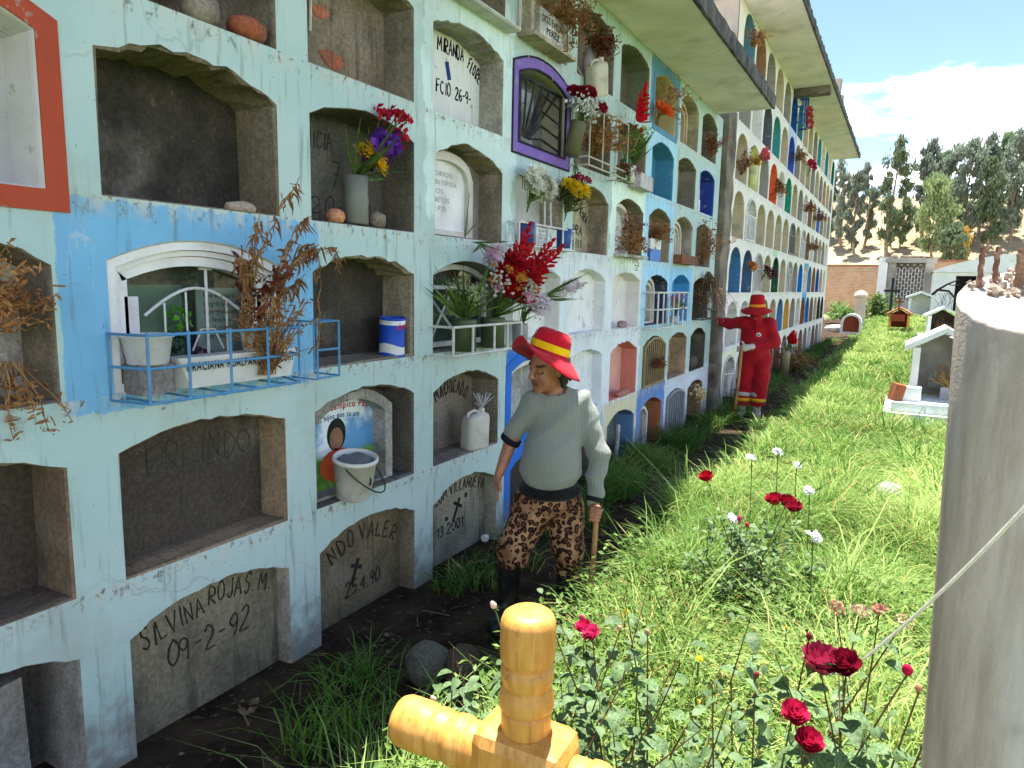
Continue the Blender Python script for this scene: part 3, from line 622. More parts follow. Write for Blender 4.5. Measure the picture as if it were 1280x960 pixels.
# ================================================================== THINGS IN AND ON THE NICHES
def petal_patch(mb, ang, r0, r1, w_, lift0, lift1, cup=0.0, n=3, twist=0.0):
    """one petal as a curved strip leaving the centre at angle ang"""
    ca, sa = cos(ang), sin(ang); V = []; F = []
    for i in range(n + 1):
        u = i / n; r = r0 + (r1 - r0) * u; z = lift0 + (lift1 - lift0) * u ** (1.5 if cup >= 0 else 0.7)
        hw = w_ * (0.35 + 1.3 * u) * sqrt(max(0.02, 1.12 - u ** 3)) * 0.6
        for s_ in (-1, 0, 1):
            zz = z + (cup * hw * (abs(s_)) ) + twist * s_ * hw
            V.append((r * ca - s_ * hw * sa, r * sa + s_ * hw * ca, zz))
    for i in range(n):
        for j in range(2): F.append((i * 3 + j, i * 3 + j + 1, i * 3 + j + 4, i * 3 + j + 3))
    mb.add(V, F)
FM = {}
def flower_mesh(kind):
    if kind in FM: return FM[kind]
    mb = MB(); r = random.Random(hash(kind) % 1000 if False else sum(map(ord, kind)))
    if kind == 'chrys':
        for L, (n, rr_, z0, z1) in enumerate(((16, 1.0, 0.0, 0.05), (14, 0.8, 0.05, 0.3), (10, 0.55, 0.1, 0.5), (6, 0.3, 0.15, 0.6))):
            for k in range(n): petal_patch(mb, 2 * pi * (k + L * 0.4) / n + r.uniform(-.1, .1), 0.05, rr_ * r.uniform(.85, 1.1), 0.17, z0, z1 + r.uniform(-.06, .06), 0.2, 2)
    elif kind == 'daisy':
        for k in range(13): petal_patch(mb, 2 * pi * k / 13 + r.uniform(-.1, .1), 0.1, r.uniform(.85, 1.1), 0.22, 0, r.uniform(-.1, .12), 0.1, 2)
        mb.lathe([(0.24, 0.0), (0.2, 0.12), (0.05, 0.16)], 8)
    elif kind == 'rose':
        for L, (n, rr_, z0, z1) in enumerate(((5, 1.0, -0.25, 0.45), (6, 0.88, -0.22, 0.72), (5, 0.70, -0.15, 0.92), (5, 0.50, 0.0, 1.0), (4, 0.32, 0.1, 1.02), (3, 0.16, 0.2, 1.0))):
            for k in range(n): petal_patch(mb, 2 * pi * (k + L * 0.37) / n, 0.12, rr_, 0.62 * rr_ + 0.1, z0, z1, 0.55, 4, r.uniform(-.25, .25))
    elif kind == 'glad':
        for k in range(3): petal_patch(mb, 2 * pi * k / 3 + .3, 0.06, 1.0, 0.42, 0, 0.75, 0.45, 4, r.uniform(-.2, .2))
        for k in range(3): petal_patch(mb, 2 * pi * (k + .5) / 3 + .3, 0.06, 0.85, 0.36, 0.05, 0.9, 0.4, 4, r.uniform(-.2, .2))
    elif kind == 'carn':
        for q in range(46):
            a = r.uniform(0, 2 * pi); e = math.asin(r.uniform(-0.2, 1)); d = Vector((cos(a) * cos(e), sin(a) * cos(e), sin(e)))
            u_ = d.orthogonal().normalized(); v_ = d.cross(u_); s_ = r.uniform(.25, .42); c_ = d * r.uniform(.45, .95)
            b_ = r.uniform(0, pi); u2 = u_ * cos(b_) + v_ * sin(b_); v2 = d * .7 + (v_ * cos(b_) - u_ * sin(b_)) * .7
            mb.add([c_ - u2 * s_ * .6 - v2 * s_ * .3, c_ + u2 * s_ * .6 - v2 * s_ * .3, c_ + u2 * s_ * .5 + v2 * s_ * r.uniform(.4, .8), c_ - u2 * s_ * .5 + v2 * s_ * r.uniform(.4, .8)], [(0, 1, 2, 3)])
    elif kind == 'bud':
        mb.lathe([(0.1, -0.1), (0.42, 0.15), (0.5, 0.5), (0.36, 0.95), (0.1, 1.25)], 9)
    elif kind == 'gyp':
        for q in range(40):
            c_ = Vector((r.gauss(0, .4), r.gauss(0, .4), r.gauss(0, .35))); s_ = r.uniform(.05, .09); R_ = Euler((r.uniform(0, 6), r.uniform(0, 6), 0)).to_matrix()
            mb.add([c_ + R_ @ Vector(p) * s_ for p in ((-1, -1, 0), (1, -1, 0), (1, 1, 0), (-1, 1, 0))], [(0, 1, 2, 3)])
            mb.add([c_ + R_ @ Vector(p) * s_ for p in ((-1, 0, -1), (1, 0, -1), (1, 0, 1), (-1, 0, 1))], [(0, 1, 2, 3)])
    elif kind == 'blade':
        V = []; F = []
        for i in range(7):
            u = i / 6; w_ = 0.045 * sin(pi * min(1, u * 0.9 + 0.12)) ** 0.7 * (1.02 - u ** 4)
            V += [(-w_, 0.12 * u * u, u), (0, 0.12 * u * u - w_ * .4, u), (w_, 0.12 * u * u, u)]
        for i in range(6): F += [(i * 3, i * 3 + 1, i * 3 + 4, i * 3 + 3), (i * 3 + 1, i * 3 + 2, i * 3 + 5, i * 3 + 4)]
        mb.add(V, F)
    elif kind == 'oval':
        V = []; F = []
        for i in range(7):
            u = i / 6; w_ = 0.33 * sin(pi * u) ** 0.75 * (1.1 - 0.35 * u); z = 0.10 * sin(pi * u) - 0.22 * u * u
            V += [(-w_, u, z + 0.07 * w_ * 3), (0, u, z - 0.015), (w_, u, z + 0.07 * w_ * 3)]
        for i in range(6): F += [(i * 3, i * 3 + 1, i * 3 + 4, i * 3 + 3), (i * 3 + 1, i * 3 + 2, i * 3 + 5, i * 3 + 4)]
        mb.add(V, F)
    me = bpy.data.meshes.new(kind); me.from_pydata(mb.v, [], mb.f)
    me.polygons.foreach_set('use_smooth', [True] * len(me.polygons))
    me.materials.append(PETAL if kind not in ('blade', 'oval') else (LEAFW if kind == 'blade' else ROSELEAF))
    FM[kind] = me; return me
LEAFW = leafmat('flower_leaf', S(60, 84, 34), S(104, 128, 60), 0.3)
ROSELEAF = leafmat('rose_leaf', S(70, 98, 58), S(120, 142, 98), 0.3, rough=0.6)
STEM = M('green_stem', S(84, 100, 48), 0.7, 0.3, 8, 0.1)
DRYSTEM = M('dry_stem', S(150, 116, 72), 0.9, 0.4, 14, 0.2, col2=S(96, 60, 42), s2=9)
DRYLEAF = leafmat('dry_petal', S(120, 74, 46), S(176, 132, 84), 0.25)
DRYRED = leafmat('dry_red_petal', S(84, 34, 34), S(140, 80, 52), 0.25)
def orient(d, roll=0.0):
    return Vector(d).to_track_quat('Z', 'Y').to_matrix().to_4x4() @ Matrix.Rotation(roll, 4, 'Z')
def bouquet(name, label, cat, base, items, vase=None, leaves=(6, 0.22), lean=(0.25, 0, 1), group=None, seed=1, stemmat=None):
    """cut flowers fanning out of a mouth at base; items: (kind, colour, count, size, reach, spread)"""
    r = random.Random(seed); root = thing(name, label, cat, base, group=group); ln = Vector(lean).normalized()
    st = MB()
    for (kind, col, n, size, reach, spread) in items:
        for i in range(n):
            d = (ln + Vector((r.uniform(-1, 1) * spread * .7 + .1 * spread, r.uniform(-1, 1) * spread, r.uniform(-.5, .5) * spread))).normalized()
            L = reach * r.uniform(.75, 1.1); tip = d * L
            mid = ln * L * .5 + Vector((0, 0, .02))
            st.tube([(0, 0, -0.06), mid * .5 + tip * .15, tip], [.003, .003, .002], 4, False)
            dd = (d + Vector((.7, r.uniform(-.5, .2), r.uniform(-.2, .4)))).normalized()
            if kind == 'gladspike':
                for q in range(8):
                    u = q / 7; p = tip * (0.55 + .5 * u) + Vector((.02, 0, 0)); s_ = size * (1.1 - .75 * u)
                    side = Vector((.9, r.uniform(-.9, .4), .55)).normalized()
                    inst(flower_mesh('glad' if u < .75 else 'bud'), 'flower', root, Matrix.Translation(p) @ orient((side + d * .6).normalized(), r.uniform(0, 6)) @ Matrix.Scale(s_, 4), shade(col, r, .25))
                st.tube([tip, tip * 1.12], [.002, .001], 4, False)
            else:
                fo = inst(flower_mesh(kind), 'flower' if kind != 'gyp' else 'filler_flower', root, Matrix.Translation(tip) @ orient(dd, r.uniform(0, 6)) @ Matrix.Scale(size * r.uniform(.8, 1.15), 4), shade(col, r, .22))
                if kind == 'gyp': fo['kind'] = 'stuff'
    for i in range(leaves[0]):
        d = (ln * .8 + Vector((r.uniform(-.4, .8), r.uniform(-1, 1), r.uniform(-.6, .5))) * .8).normalized()
        inst(flower_mesh('blade'), 'leaf', root, orient(d, r.uniform(0, 6)) @ Matrix.Diagonal((leaves[1] * r.uniform(.4, .8), leaves[1], leaves[1] * r.uniform(.6, 1.2), 1)))
    st.build('stems', stemmat or STEM, root)
    if vase: vase(root)
    return root
def shade(c, r, v):
    f = 1 + r.uniform(-v, v); return (min(1, c[0] * f), min(1, c[1] * f), min(1, c[2] * f), 1)
def jar(prof, mat, col, name='vase', n=16, axis=None, off=(0, 0, 0)):
    def f(root):
        mb = MB(); mb.lathe(prof, n, off, axis); o = mb.build(name, mat, root, True); o.color = col; return o
    return f
def dried(name, label, cat, base, n, length, spread, lean, mat=None, heads=60, hsize=0.02, seed=1, droop=0.0, vase=None, group=None, hmat=None, curl=0.35):
    """withered stalks with shrivelled petals and leaves clinging along them"""
    r = random.Random(seed); root = thing(name, label, cat, base, group=group); ln = Vector(lean).normalized()
    st = MB(); hd = MB()
    for i in range(n):
        d = (ln + Vector((r.gauss(0, 1), r.gauss(0, 1), r.gauss(0, .7))) * spread).normalized(); L = length * r.uniform(.55, 1.1); p = Vector((r.uniform(-.02, .02), r.uniform(-.03, .03), 0)); P = [p.copy()]
        m = 7
        for q in range(m):
            d = (d + Vector((r.gauss(0, 1), r.gauss(0, 1), r.gauss(0, 1))) * curl * .35 + Vector((0, 0, -droop * q / m))).normalized()
            p = p + d * L / m; P.append(p.copy())
        st.tube(P, [.0032 - .0018 * q / m for q in range(m + 1)], 4, False)
        for h in range(max(1, heads // n)):
            q = min(m, int(r.triangular(1, m + .99, m))); c_ = P[q] + Vector((r.gauss(0, 1), r.gauss(0, 1), r.gauss(0, 1))) * hsize * .7
            a = Euler((r.uniform(0, 6), r.uniform(0, 6), r.uniform(0, 6))).to_matrix(); s_ = hsize * r.uniform(.4, 1.2)
            V = [c_ + a @ Vector(v) * s_ for v in ((-.14, -1, 0), (.14, -1, .2), (.26, 0, -.2), (-.22, .1, .25), (.12, 1.1, .5), (-.1, 1.0, .1))]
            hd.add(V, [(0, 1, 2, 3), (3, 2, 4, 5)])
    st.build('dry_stalks', mat or DRYSTEM, root)
    if heads: tag(hd.build('dry_petals', hmat or DRYLEAF, root), kind='stuff')
    if vase: vase(root)
    return root
def rack(name, label, base, bars, rad, col, group=None):
    """welded wire rack given as a list of polylines relative to base"""
    root = thing(name, label, 'rack', base, group=group)
    outer = MB()
    for pl in bars: outer.tube(pl, rad, 6)
    o = outer.build('wire_frame', METALP, root); o.color = col
    return root
def text_on(parent, name, col, rows, dx=0.002):
    for kw in rows:
        mb = MB()
        hand = name == 'inscription' and all(c == ' ' or c in STROKES for c in kw['text']) and 'jitter' in kw
        if hand: handwriting(mb, weight=0.075 if kw.get('bold') else 0.045, **{k_: v_ for k_, v_ in kw.items() if k_ != 'bold'})
        else: lettering(mb, **kw)
        o = mb.build(name, INK, parent); o.color = col
    return o
def arch_strip(k, r, inset, x0, x1, wd, mat, col, name, grow_in=0.0, zlift=0.0):
    o, O, dep = NA[(k, r)]
    mb = MB(); mb.ring(grow(O, -inset - wd), grow(O, -inset), x0, x1); q = mb.build(name, mat, o); q.color = col; return q
BLK = S(30, 30, 32)

# ---- lettering scratched or painted on the closing slabs
def sl_(k, r): return NA[(k, r)][0], -NA[(k, r)][2] + 0.0025
p, x = sl_(0, 0)
arc = lambda h: (lambda u: h * (1 - (2 * u - 1) ** 2))
text_on(p, 'inscription', S(62, 58, 52), [dict(text='SILVINA', y0=1.452, z0=0.345, x=x, size=0.085, width=0.275, slope=0.17, jitter=0.10, seed=3), dict(text='ROJAS. M.', y0=1.735, z0=0.405, x=x, size=0.082, width=0.32, bend=lambda u: 0.01 - 0.05 * u * u, jitter=0.08, seed=5),
        dict(text='09-2-92', y0=1.545, z0=0.225, x=x, size=0.10, width=0.40, slope=0.02, jitter=0.12, seed=8)])
p, x = sl_(0, 1); text_on(p, 'inscription', S(78, 74, 68), [dict(text='ERLINDO', y0=1.555, z0=0.99, x=x, size=0.10, width=0.5, jitter=0.12, seed=2)])
p, x = sl_(1, 0)
text_on(p, 'inscription', S(70, 64, 56), [dict(text='NDO VALER', y0=2.47, z0=0.30, x=x, size=0.085, width=0.50, bend=arc(0.08), jitter=0.06, bold=0.012, seed=2), dict(text='25.4.90', y0=2.56, z0=0.105, x=x, size=0.08, width=0.28, jitter=0.06, bold=0.012, seed=6)])
mb = MB(); mb.box((x, 2.635, 0.225), (0.003, 0.022, 0.14), (-0.4, 0, 0)); mb.box((x + .001, 2.645, 0.25), (0.003, 0.085, 0.02), (-0.4, 0, 0)); q = mb.build('painted_cross', INK, p); q.color = S(52, 48, 44)
p, x = sl_(2, 0)
text_on(p, 'inscription', S(66, 64, 58), [dict(text='COM VILLANUEVA', y0=3.34, z0=0.365, x=x, size=0.07, width=0.56, bend=arc(0.055), jitter=0.05, bold=0.012, seed=2), dict(text='13.2001', y0=3.36, z0=0.165, x=x, size=0.07, width=0.30, slope=0.02, jitter=0.05, bold=0.01, seed=6)])
mb = MB(); mb.box((x, 3.57, 0.30), (0.003, 0.02, 0.16), (-0.5, 0, 0)); mb.box((x + .001, 3.585, 0.33), (0.003, 0.10, 0.02), (-0.5, 0, 0)); mb.box((x, 3.46, 0.27), (.003, .025, .025)); mb.box((x, 3.68, 0.37), (.003, .025, .03)); q = mb.build('painted_cross', INK, p); q.color = S(46, 46, 42)
p, x = sl_(1, 3)
text_on(p, 'inscription', S(70, 70, 66), [dict(text='NICIA', y0=2.46, z0=2.36, x=x, size=0.08, width=0.18, jitter=0.08, seed=2), dict(text='7', y0=2.62, z0=2.19, x=x, size=0.12, jitter=0.1, seed=4), dict(text='20- 90', y0=2.48, z0=2.06, x=x, size=0.085, width=0.46, jitter=0.08, seed=5)])
p, x = sl_(2, 4)
text_on(p, 'inscription', S(20, 22, 30), [dict(text='MIRANDA', y0=3.455, z0=3.06, x=x, size=0.075, width=0.28, slope=0.02, jitter=0.04, bold=0.016, seed=2), dict(text='FLORES', y0=3.765, z0=3.045, x=x, size=0.07, width=0.17, slope=-0.45, jitter=0.12, bold=0.006, seed=3), dict(text='FCIO  26-9-', y0=3.44, z0=2.83, x=x, size=0.07, width=0.38, jitter=0.05, bold=0.014, seed=4)])
mb = MB(); mb.box((x, 3.56, 2.97), (.003, .035, .10), (0.3, 0, 0)); q = mb.build('blue_mark', INK, p); q.color = S(50, 70, 130)
p, x = sl_(2, 1); text_on(p, 'inscription', S(60, 56, 52), [dict(text='MACHICADO', y0=3.50, z0=0.985, x=x, size=0.08, width=0.34, bend=arc(0.05), jitter=0.08, bold=0.008, seed=2)])
p, x = sl_(4, 3); text_on(p, 'inscription', S(60, 58, 54), [dict(text='PIEDRA', y0=5.50, z0=2.36, x=x, size=0.075, width=0.18, slope=-0.55, jitter=0.1, bold=0.008, seed=2), dict(text='HRA', y0=5.41, z0=2.16, x=x, size=0.075, width=0.19, jitter=0.05, bold=0.008, seed=3), dict(text='1981', y0=5.41, z0=2.05, x=x, size=0.07, width=0.2, jitter=0.06, seed=5)])
p, x = sl_(3, 3); text_on(p, 'inscription', S(60, 62, 66), [dict(text='Inc', y0=4.52, z0=2.42, x=x, size=0.09, width=0.2, jitter=0.08, seed=2)])

# ---- top row scraps in the niche above the large dark one
def stone(name, label, loc, dims, col, seed, cat='stone', group=None, rot=(0, 0, 0), mat=None):
    r = random.Random(seed); bm = bmesh.new(); bmesh.ops.create_icosphere(bm, subdivisions=2, radius=0.5)
    for v in bm.verts:
        n_ = v.co.normalized(); k_ = max(abs(n_.x), abs(n_.y), abs(n_.z)); v.co = v.co * (0.72 + .28 / k_ * .8) * r.uniform(.9, 1.08)
        v.co = Vector((v.co.x * dims[0], v.co.y * dims[1], v.co.z * dims[2]))
    me = bpy.data.meshes.new(name); bm.to_mesh(me); bm.free(); me.polygons.foreach_set('use_smooth', [True] * len(me.polygons)); me.materials.append(mat or PLASTER)
    o = bpy.data.objects.new(name, me); COL.objects.link(o); o.location = loc; o.rotation_euler = rot; o.color = col
    return tag(o, label, cat, group)
z4 = SZ(4)
stone('brick_fragment', 'broken orange brick lying on the sill at the top of the wall', (-0.04, 2.00, z4 + 0.045), (0.13, 0.20, 0.10), S(176, 96, 68), 4, 'brick', None, (0, 0, .3))
stone('cement_block', 'grey cement lump standing beside the broken orange brick', (-0.05, 1.80, z4 + 0.055), (0.12, 0.15, 0.12), S(160, 148, 136), 9, 'block')
stone('brick_fragment', 'tan brick piece lying behind the grey cement lump', (-0.12, 1.72, z4 + 0.13), (0.10, 0.2, 0.07), S(178, 118, 74), 12, 'brick')
bouquet('carnations', 'pale pink carnations drooping over the bricks at the top of the wall', 'flowers', (-0.06, 1.86, z4 + 0.16), [('carn', S(240, 176, 176), 4, 0.05, 0.09, 0.5)], None, (3, 0.16), (0.4, 0.3, .6), seed=5)
stone('stone', 'flat pinkish stone on the sill of the large dark empty niche', (-0.03, 1.93, SZ(3) + 0.02), (0.09, 0.15, 0.055), S(190, 170, 156), 21)
stone('stone', 'round orange stone beside the bottle vase of purple flowers', (-0.05, 2.48, SZ(3) + 0.035), (0.09, 0.11, 0.08), S(214, 150, 110), 22)
stone('stone', 'grey stone on the sill to the side of the bottle vase', (-0.07, 2.80, SZ(3) + 0.045), (0.08, 0.11, 0.10), S(160, 146, 128), 23)
stone('stone', 'pinkish stone lying in the blank white niche', (-0.04, 6.30, SZ(2) + 0.035), (0.1, 0.13, 0.08), S(206, 168, 170), 24)
# exposed adobe and brick in (1,4)
o_, O_, d_ = NA[(1, 4)]
for (yy, zz, w_, h_) in ((2.36, 2.83, .14, .09), (2.62, 2.78, .16, .08), (2.40, 2.95, .13, .06), (2.55, 2.97, .12, .05)):
    mb = MB(); rq = random.Random(int(yy * 100)); PB = [(yy + w_ * .5 * cos(a) * rq.uniform(.75, 1.1) * 1.1, zz + h_ * .5 * sin(a) * rq.uniform(.75, 1.15) * 1.1) for a in [2 * pi * i / 9 for i in range(9)]]; mb.poly(PB, -d_ - .004, -d_ + .004); q = mb.build('brick', PLASTER, o_); q.color = S(196, 112, 78)
mb = MB(); mb.tube([(-d_ + .012, 2.47, 2.86), (-d_ + .014, 2.475, 2.98), (-d_ + .012, 2.48, 3.08)], .007, 5); q = mb.build('paint_drip', INK, o_); q.color = S(220, 214, 196)
# loose rubble inside the bottom-left niches
o_, O_, d_ = NA[(-1, 0)]
for i, (yy, zz, h_) in enumerate(((0.80, .24, .42), (0.98, .24, .40))):
    mb = MB(); mb.box((-.15, yy, zz), (.12, .15, h_), (0.02, 0, .1 * i)); q = mb.build('concrete_block', PLASTER, o_); q.color = S(150, 148, 144)
o_, O_, d_ = NA[(-1, 1)]
mb = MB(); mb.poly([(0.5, SZ(1)), (0.93, SZ(1)), (0.96, SZ(1) + .2), (0.91, SZ(1) + .33), (0.95, SZ(1) + .49), (0.5, SZ(1) + .5)], -d_ + .002, -d_ + .05); q = mb.build('broken_slab', PLASTER, o_); q.color = S(140, 118, 102)

# ---- flowers in the bottle vase, second column
bouquet('flower_bouquet', 'purple statice, yellow daisies and red blooms in a clear bottle vase', 'flowers', (-0.04, 2.61, SZ(3) + 0.22),
        [('carn', S(116, 62, 176), 9, 0.062, 0.24, 0.26), ('chrys', S(244, 200, 40), 6, 0.060, 0.16, 0.55), ('carn', S(196, 30, 60), 5, 0.055, 0.33, 0.20), ('carn', S(120, 30, 84), 3, .045, .12, .5)],
        jar([(0.055, -0.21), (0.060, -0.2), (0.057, -0.13), (0.061, -0.11), (0.057, -0.06), (0.060, 0.015), (0.052, 0.015)], PLASTIC, S(116, 118, 112), 'bottle_vase'), (12, 0.40), (0.35, 0.55, .9), seed=11)

# ---- the white framed grave with the blue rack (0,2)
o_, O_, d_ = NA[(0, 2)]
WM = S(226, 224, 226)
y0, y1, zs = YL(0), YR(0), SZ(2)
for i, (ins, wd, xa, xb) in enumerate(((0.004, 0.030, -0.10, -0.012), (0.036, 0.020, -0.11, -0.03), (0.058, 0.035, -0.12, -0.045))):
    arch_strip(0, 2, ins, xa, xb, wd, MARBLE, shade(WM, random.Random(i), .04), 'arch_moulding')
mb = MB(); mb.poly(grow(O_, -0.09), -0.105, -0.100); mb.build('window_pane', GLASS, o_)
mb = MB(); q = mb
for yy in (y0 + .10, y1 - .10):
    mb = MB(); mb.box((-0.07, yy, zs + 0.17), (0.05, 0.05, 0.32)); q = mb.build('side_pilaster', MARBLE, o_); q.color = S(214, 210, 216)
mb = MB()
for zz in (0.25,):
    mb.tube([(-0.085, y0 + .17 + .43 * u, zs + .26 + .10 * sin(pi * u)) for u in [i / 12 for i in range(13)]], .006, 6)
for yy in (.25, .34, .52): mb.tube([(-.085, y0 + yy, zs + .05), (-.085, y0 + yy, zs + .26 + .10 * sin(pi * (yy - .17) / .43) - .01)], .004, 6)
mb.tube([(-.085, y0 + .43, zs + .05), (-.085, y0 + .43, zs + .47)], .006, 6); mb.tube([(-.085, y0 + .40, zs + .435), (-.085, y0 + .46, zs + .435)], .006, 6)
mb.tube([(-.085, y0 + .36, zs + .12), (-.085, y0 + .40, zs + .20), (-.085, y0 + .46, zs + .20), (-.085, y0 + .50, zs + .12)], .004, 6)
q = mb.build('window_bars', METALP, o_); q.color = S(232, 232, 232)
mb = MB(); mb.box((-0.17, y0 + .26, zs + .22), (0.006, .24, .30)); q = mb.build('framed_picture', PLASTIC, o_); q.color = S(140, 160, 150)
mb = MB(); mb.box((-0.165, y0 + .56, zs + .21), (0.01, .24, .30)); q = mb.build('memorial_plaque', MARBLE, o_); q.color = S(214, 212, 216)
rows = [dict(text=tx, y0=y0 + .47, z0=zs + .32 - i * .033, x=-0.1585, size=0.03, width=wd, jitter=.02, seed=i) for i, (tx, wd) in enumerate((('Fue nuestra', .15), ('alegria siempre', .18), ('amor y consuelo', .17), ('Te llevamos', .13), ('en el corazon', .16), ('y oramos', .11)))]
text_on(o_, 'plaque_text', S(50, 48, 52), rows)
inst(flower_mesh('carn'), 'window_flower', o_, Matrix.Translation((-.13, y0 + .33, zs + .24)) @ orient((1, 0, .3)) @ Matrix.Scale(.055, 4), S(130, 200, 70))
inst(flower_mesh('carn'), 'window_flower', o_, Matrix.Translation((-.13, y0 + .30, zs + .15)) @ orient((1, 0, .3)) @ Matrix.Scale(.05, 4), S(50, 96, 50))
inst(flower_mesh('carn'), 'window_flower', o_, Matrix.Translation((-.13, y0 + .43, zs + .08)) @ orient((1, 0, .3)) @ Matrix.Scale(.05, 4), S(150, 70, 110))
# the lettered ledge box
lb = thing('lettered_ledge', 'white ledge with black lettering inside the blue wire rack', 'ledge', (0.035, y0 + .46, zs))
mb = MB(); V = [(-.04, -.26, .0), (.03, -.22, .0), (.03, .25, .0), (-.04, .25, .0), (-.04, -.28, .115), (.045, -.28, .115), (.045, .27, .115), (-.04, .27, .115)]
mb.add(V, [(0, 3, 2, 1), (4, 5, 6, 7), (0, 1, 5, 4), (1, 2, 6, 5), (2, 3, 7, 6), (3, 0, 4, 7)]); q = mb.build('ledge_body', MARBLE, lb); q.color = S(220, 218, 220)
mb = MB(); lettering(mb, 'GRACIANA HUALPARUCA TACURI', -0.25, 0.066, 0.0475, 0.042, 0.50, None, 0, .02, .022, 3); q = mb.build('name_lettering', INK, lb); q.color = S(22, 20, 24)
def blue_rack():
    B = (0.0, y0 - 0.02, zs - 0.015)
    x0, x1 = 0.0, 0.17; Wd = 0.70; bars = []
    for zz in (0.0, 0.115, 0.225):
        bars += [[(x0, 0, zz), (x1, .03, zz), (x1, Wd - .02, zz), (x0, Wd + .05, zz)]]
    for yy in (.03, .18, .35, .52, .68): bars.append([(x1, yy, -.005), (x1, yy, .235)])
    for yy in (0.06, .2, .34, .48, .62): bars.append([(x0, yy, 0), (x1, yy, 0)])
    bars += [[(0, 0, 0), (0, 0, .225)], [(0, Wd + .05, 0), (0, Wd + .05, .225)]]
    bars += [[(0.0, Wd + .10, -.005), (0.15, Wd + .10, -.005), (.15, Wd + .10, .24), (0, Wd + .10, .24)], [(0.15, Wd + .10, 0), (.15, Wd + .23, 0), (.15, Wd + .23, .24), (.15, Wd + .10, .24)], [(.15, Wd + .10, .12), (.15, Wd + .23, .12)], [(0, Wd + .23, 0), (.15, Wd + .23, 0)], [(0, Wd + .23, .24), (.15, Wd + .23, .24)], [(0, Wd + .23, 0), (0, Wd + .23, .24)]]
    return rack('flower_rack', 'light blue welded wire rack in front of the white arched grave window', B, bars, .0052, S(84, 150, 200))
blue_rack()
mb = MB(); t_ = thing('white_pot', 'squat white plastic pot inside the blue rack beside the ledge', 'pot', (0.03, y0 + 0.10, zs + 0.0)); mb.lathe([(.062, 0.10), (.066, .105), (.08, .19), (.088, .195), (.086, .205), (.075, .20), (.06, .13)], 20); q = mb.build('pot_body', PLASTIC, t_, True); q.color = S(206, 206, 210)
mb = MB(); mb.box((-.0, 0, .05), (.10, .13, .10)); q = mb.build('pot_stand', PLASTER, t_); q.color = S(150, 146, 146)
mb = MB(); t_ = thing('white_cup', 'small white cup holding withered stalks in the blue rack', 'cup', (0.03, y0 + 0.545, zs + 0.116)); mb.lathe([(.035, 0), (.045, .07), (.047, .072), (.043, .07), (.03, .01)], 16); q = mb.build('cup_body', PLASTIC, t_, True); q.color = S(216, 214, 206)
def stalks(name, label, lines, mat, hm, seed, n=34, size=.030):
    r = random.Random(seed); root = thing(name, label, 'flowers', lines[0][0]); B = Vector(lines[0][0]); st = MB(); hd = MB()
    for L in lines:
        P = [Vector(p) - B for p in L]; Q = []
        for i in range(len(P) - 1):
            for q in range(6): Q.append(P[i].lerp(P[i + 1], q / 6) + Vector((r.gauss(0, .004), r.gauss(0, .006), r.gauss(0, .004))))
        Q.append(P[-1]); m = len(Q); st.tube(Q, [.0048 - .003 * i / m for i in range(m)], 5, False)
        for h in range(n):
            i = min(m - 2, int(m * (.28 + .72 * r.random()))); c_ = Q[i]; ax_ = (Q[i + 1] - Q[i]).normalized()
            d = (ax_ * r.uniform(-.9, .5) + Vector((r.gauss(0, .6), r.gauss(0, .6), r.uniform(-1.1, .3)))).normalized(); sd = d.orthogonal().normalized(); s_ = size * r.uniform(.5, 1.5); V = []
            for q in range(5):
                u = q / 4; p = c_ + d * s_ * u + Vector((0, 0, -.5 * s_ * u * u)) + sd * .25 * s_ * sin(3 * u + h); w_ = .10 * s_ * sin(pi * (.15 + .8 * u)); V += [p - sd * w_, p + sd * w_ + d.cross(sd) * w_ * .8]
            hd.add(V, [(2 * q, 2 * q + 1, 2 * q + 3, 2 * q + 2) for q in range(4)])
    st.build('dry_stalks', mat, root); tag(hd.build('dry_petals', hm, root), kind='stuff'); return root
bx0 = (.06, 1.86, zs + .13)
stalks('withered_gladioli', 'tall withered brown gladioli stalks rising above the blue rack', [[bx0, (.10, 1.87, 1.75), (.14, 1.93, 1.95), (.16, 2.06, 2.14)], [bx0, (.10, 1.85, 1.72), (.14, 1.88, 1.99)], [(.07, 1.88, zs + .13), (.12, 1.94, 1.72), (.16, 2.03, 1.93), (.19, 2.09, 1.99)], [(.07, 1.88, zs + .13), (.12, 1.95, 1.70), (.18, 2.04, 1.84), (.2, 2.12, 1.88)], [bx0, (.10, 1.82, 1.68), (.13, 1.80, 1.84)], [(.08, 1.89, zs + .12), (.13, 1.97, 1.66), (.18, 2.06, 1.76)]], DRYSTEM, DRYLEAF, 5, 60, .038)
stalks('withered_gladioli', 'dry gladiolus stem arching over and hanging down at the far end of the blue rack', [[(.10, 1.95, 1.62), (.16, 2.04, 1.86), (.19, 2.10, 1.88), (.19, 2.13, 1.76), (.18, 2.12, 1.44)], [(.10, 1.95, 1.62), (.17, 2.06, 1.85), (.21, 2.2, 1.87), (.21, 2.24, 1.80)]], DRYSTEM, DRYLEAF, 8, 46, .036)
dried('withered_gladioli', 'dark red shrivelled gladiolus spike among the pale withered stalks', 'flowers', (0.08, y0 + .50, zs + 0.18), 2, 0.55, 0.06, (0.25, .02, 1), None, 150, .024, 12, 0.05, hmat=DRYRED)
dried('dry_grass_bunch', 'straw coloured dry bunch inside the blue rack below the tall stalks', 'flowers', (0.09, y0 + .56, zs + 0.02), 34, 0.34, 0.20, (0.2, .0, 1), None, 340, .018, 6, 0.05)

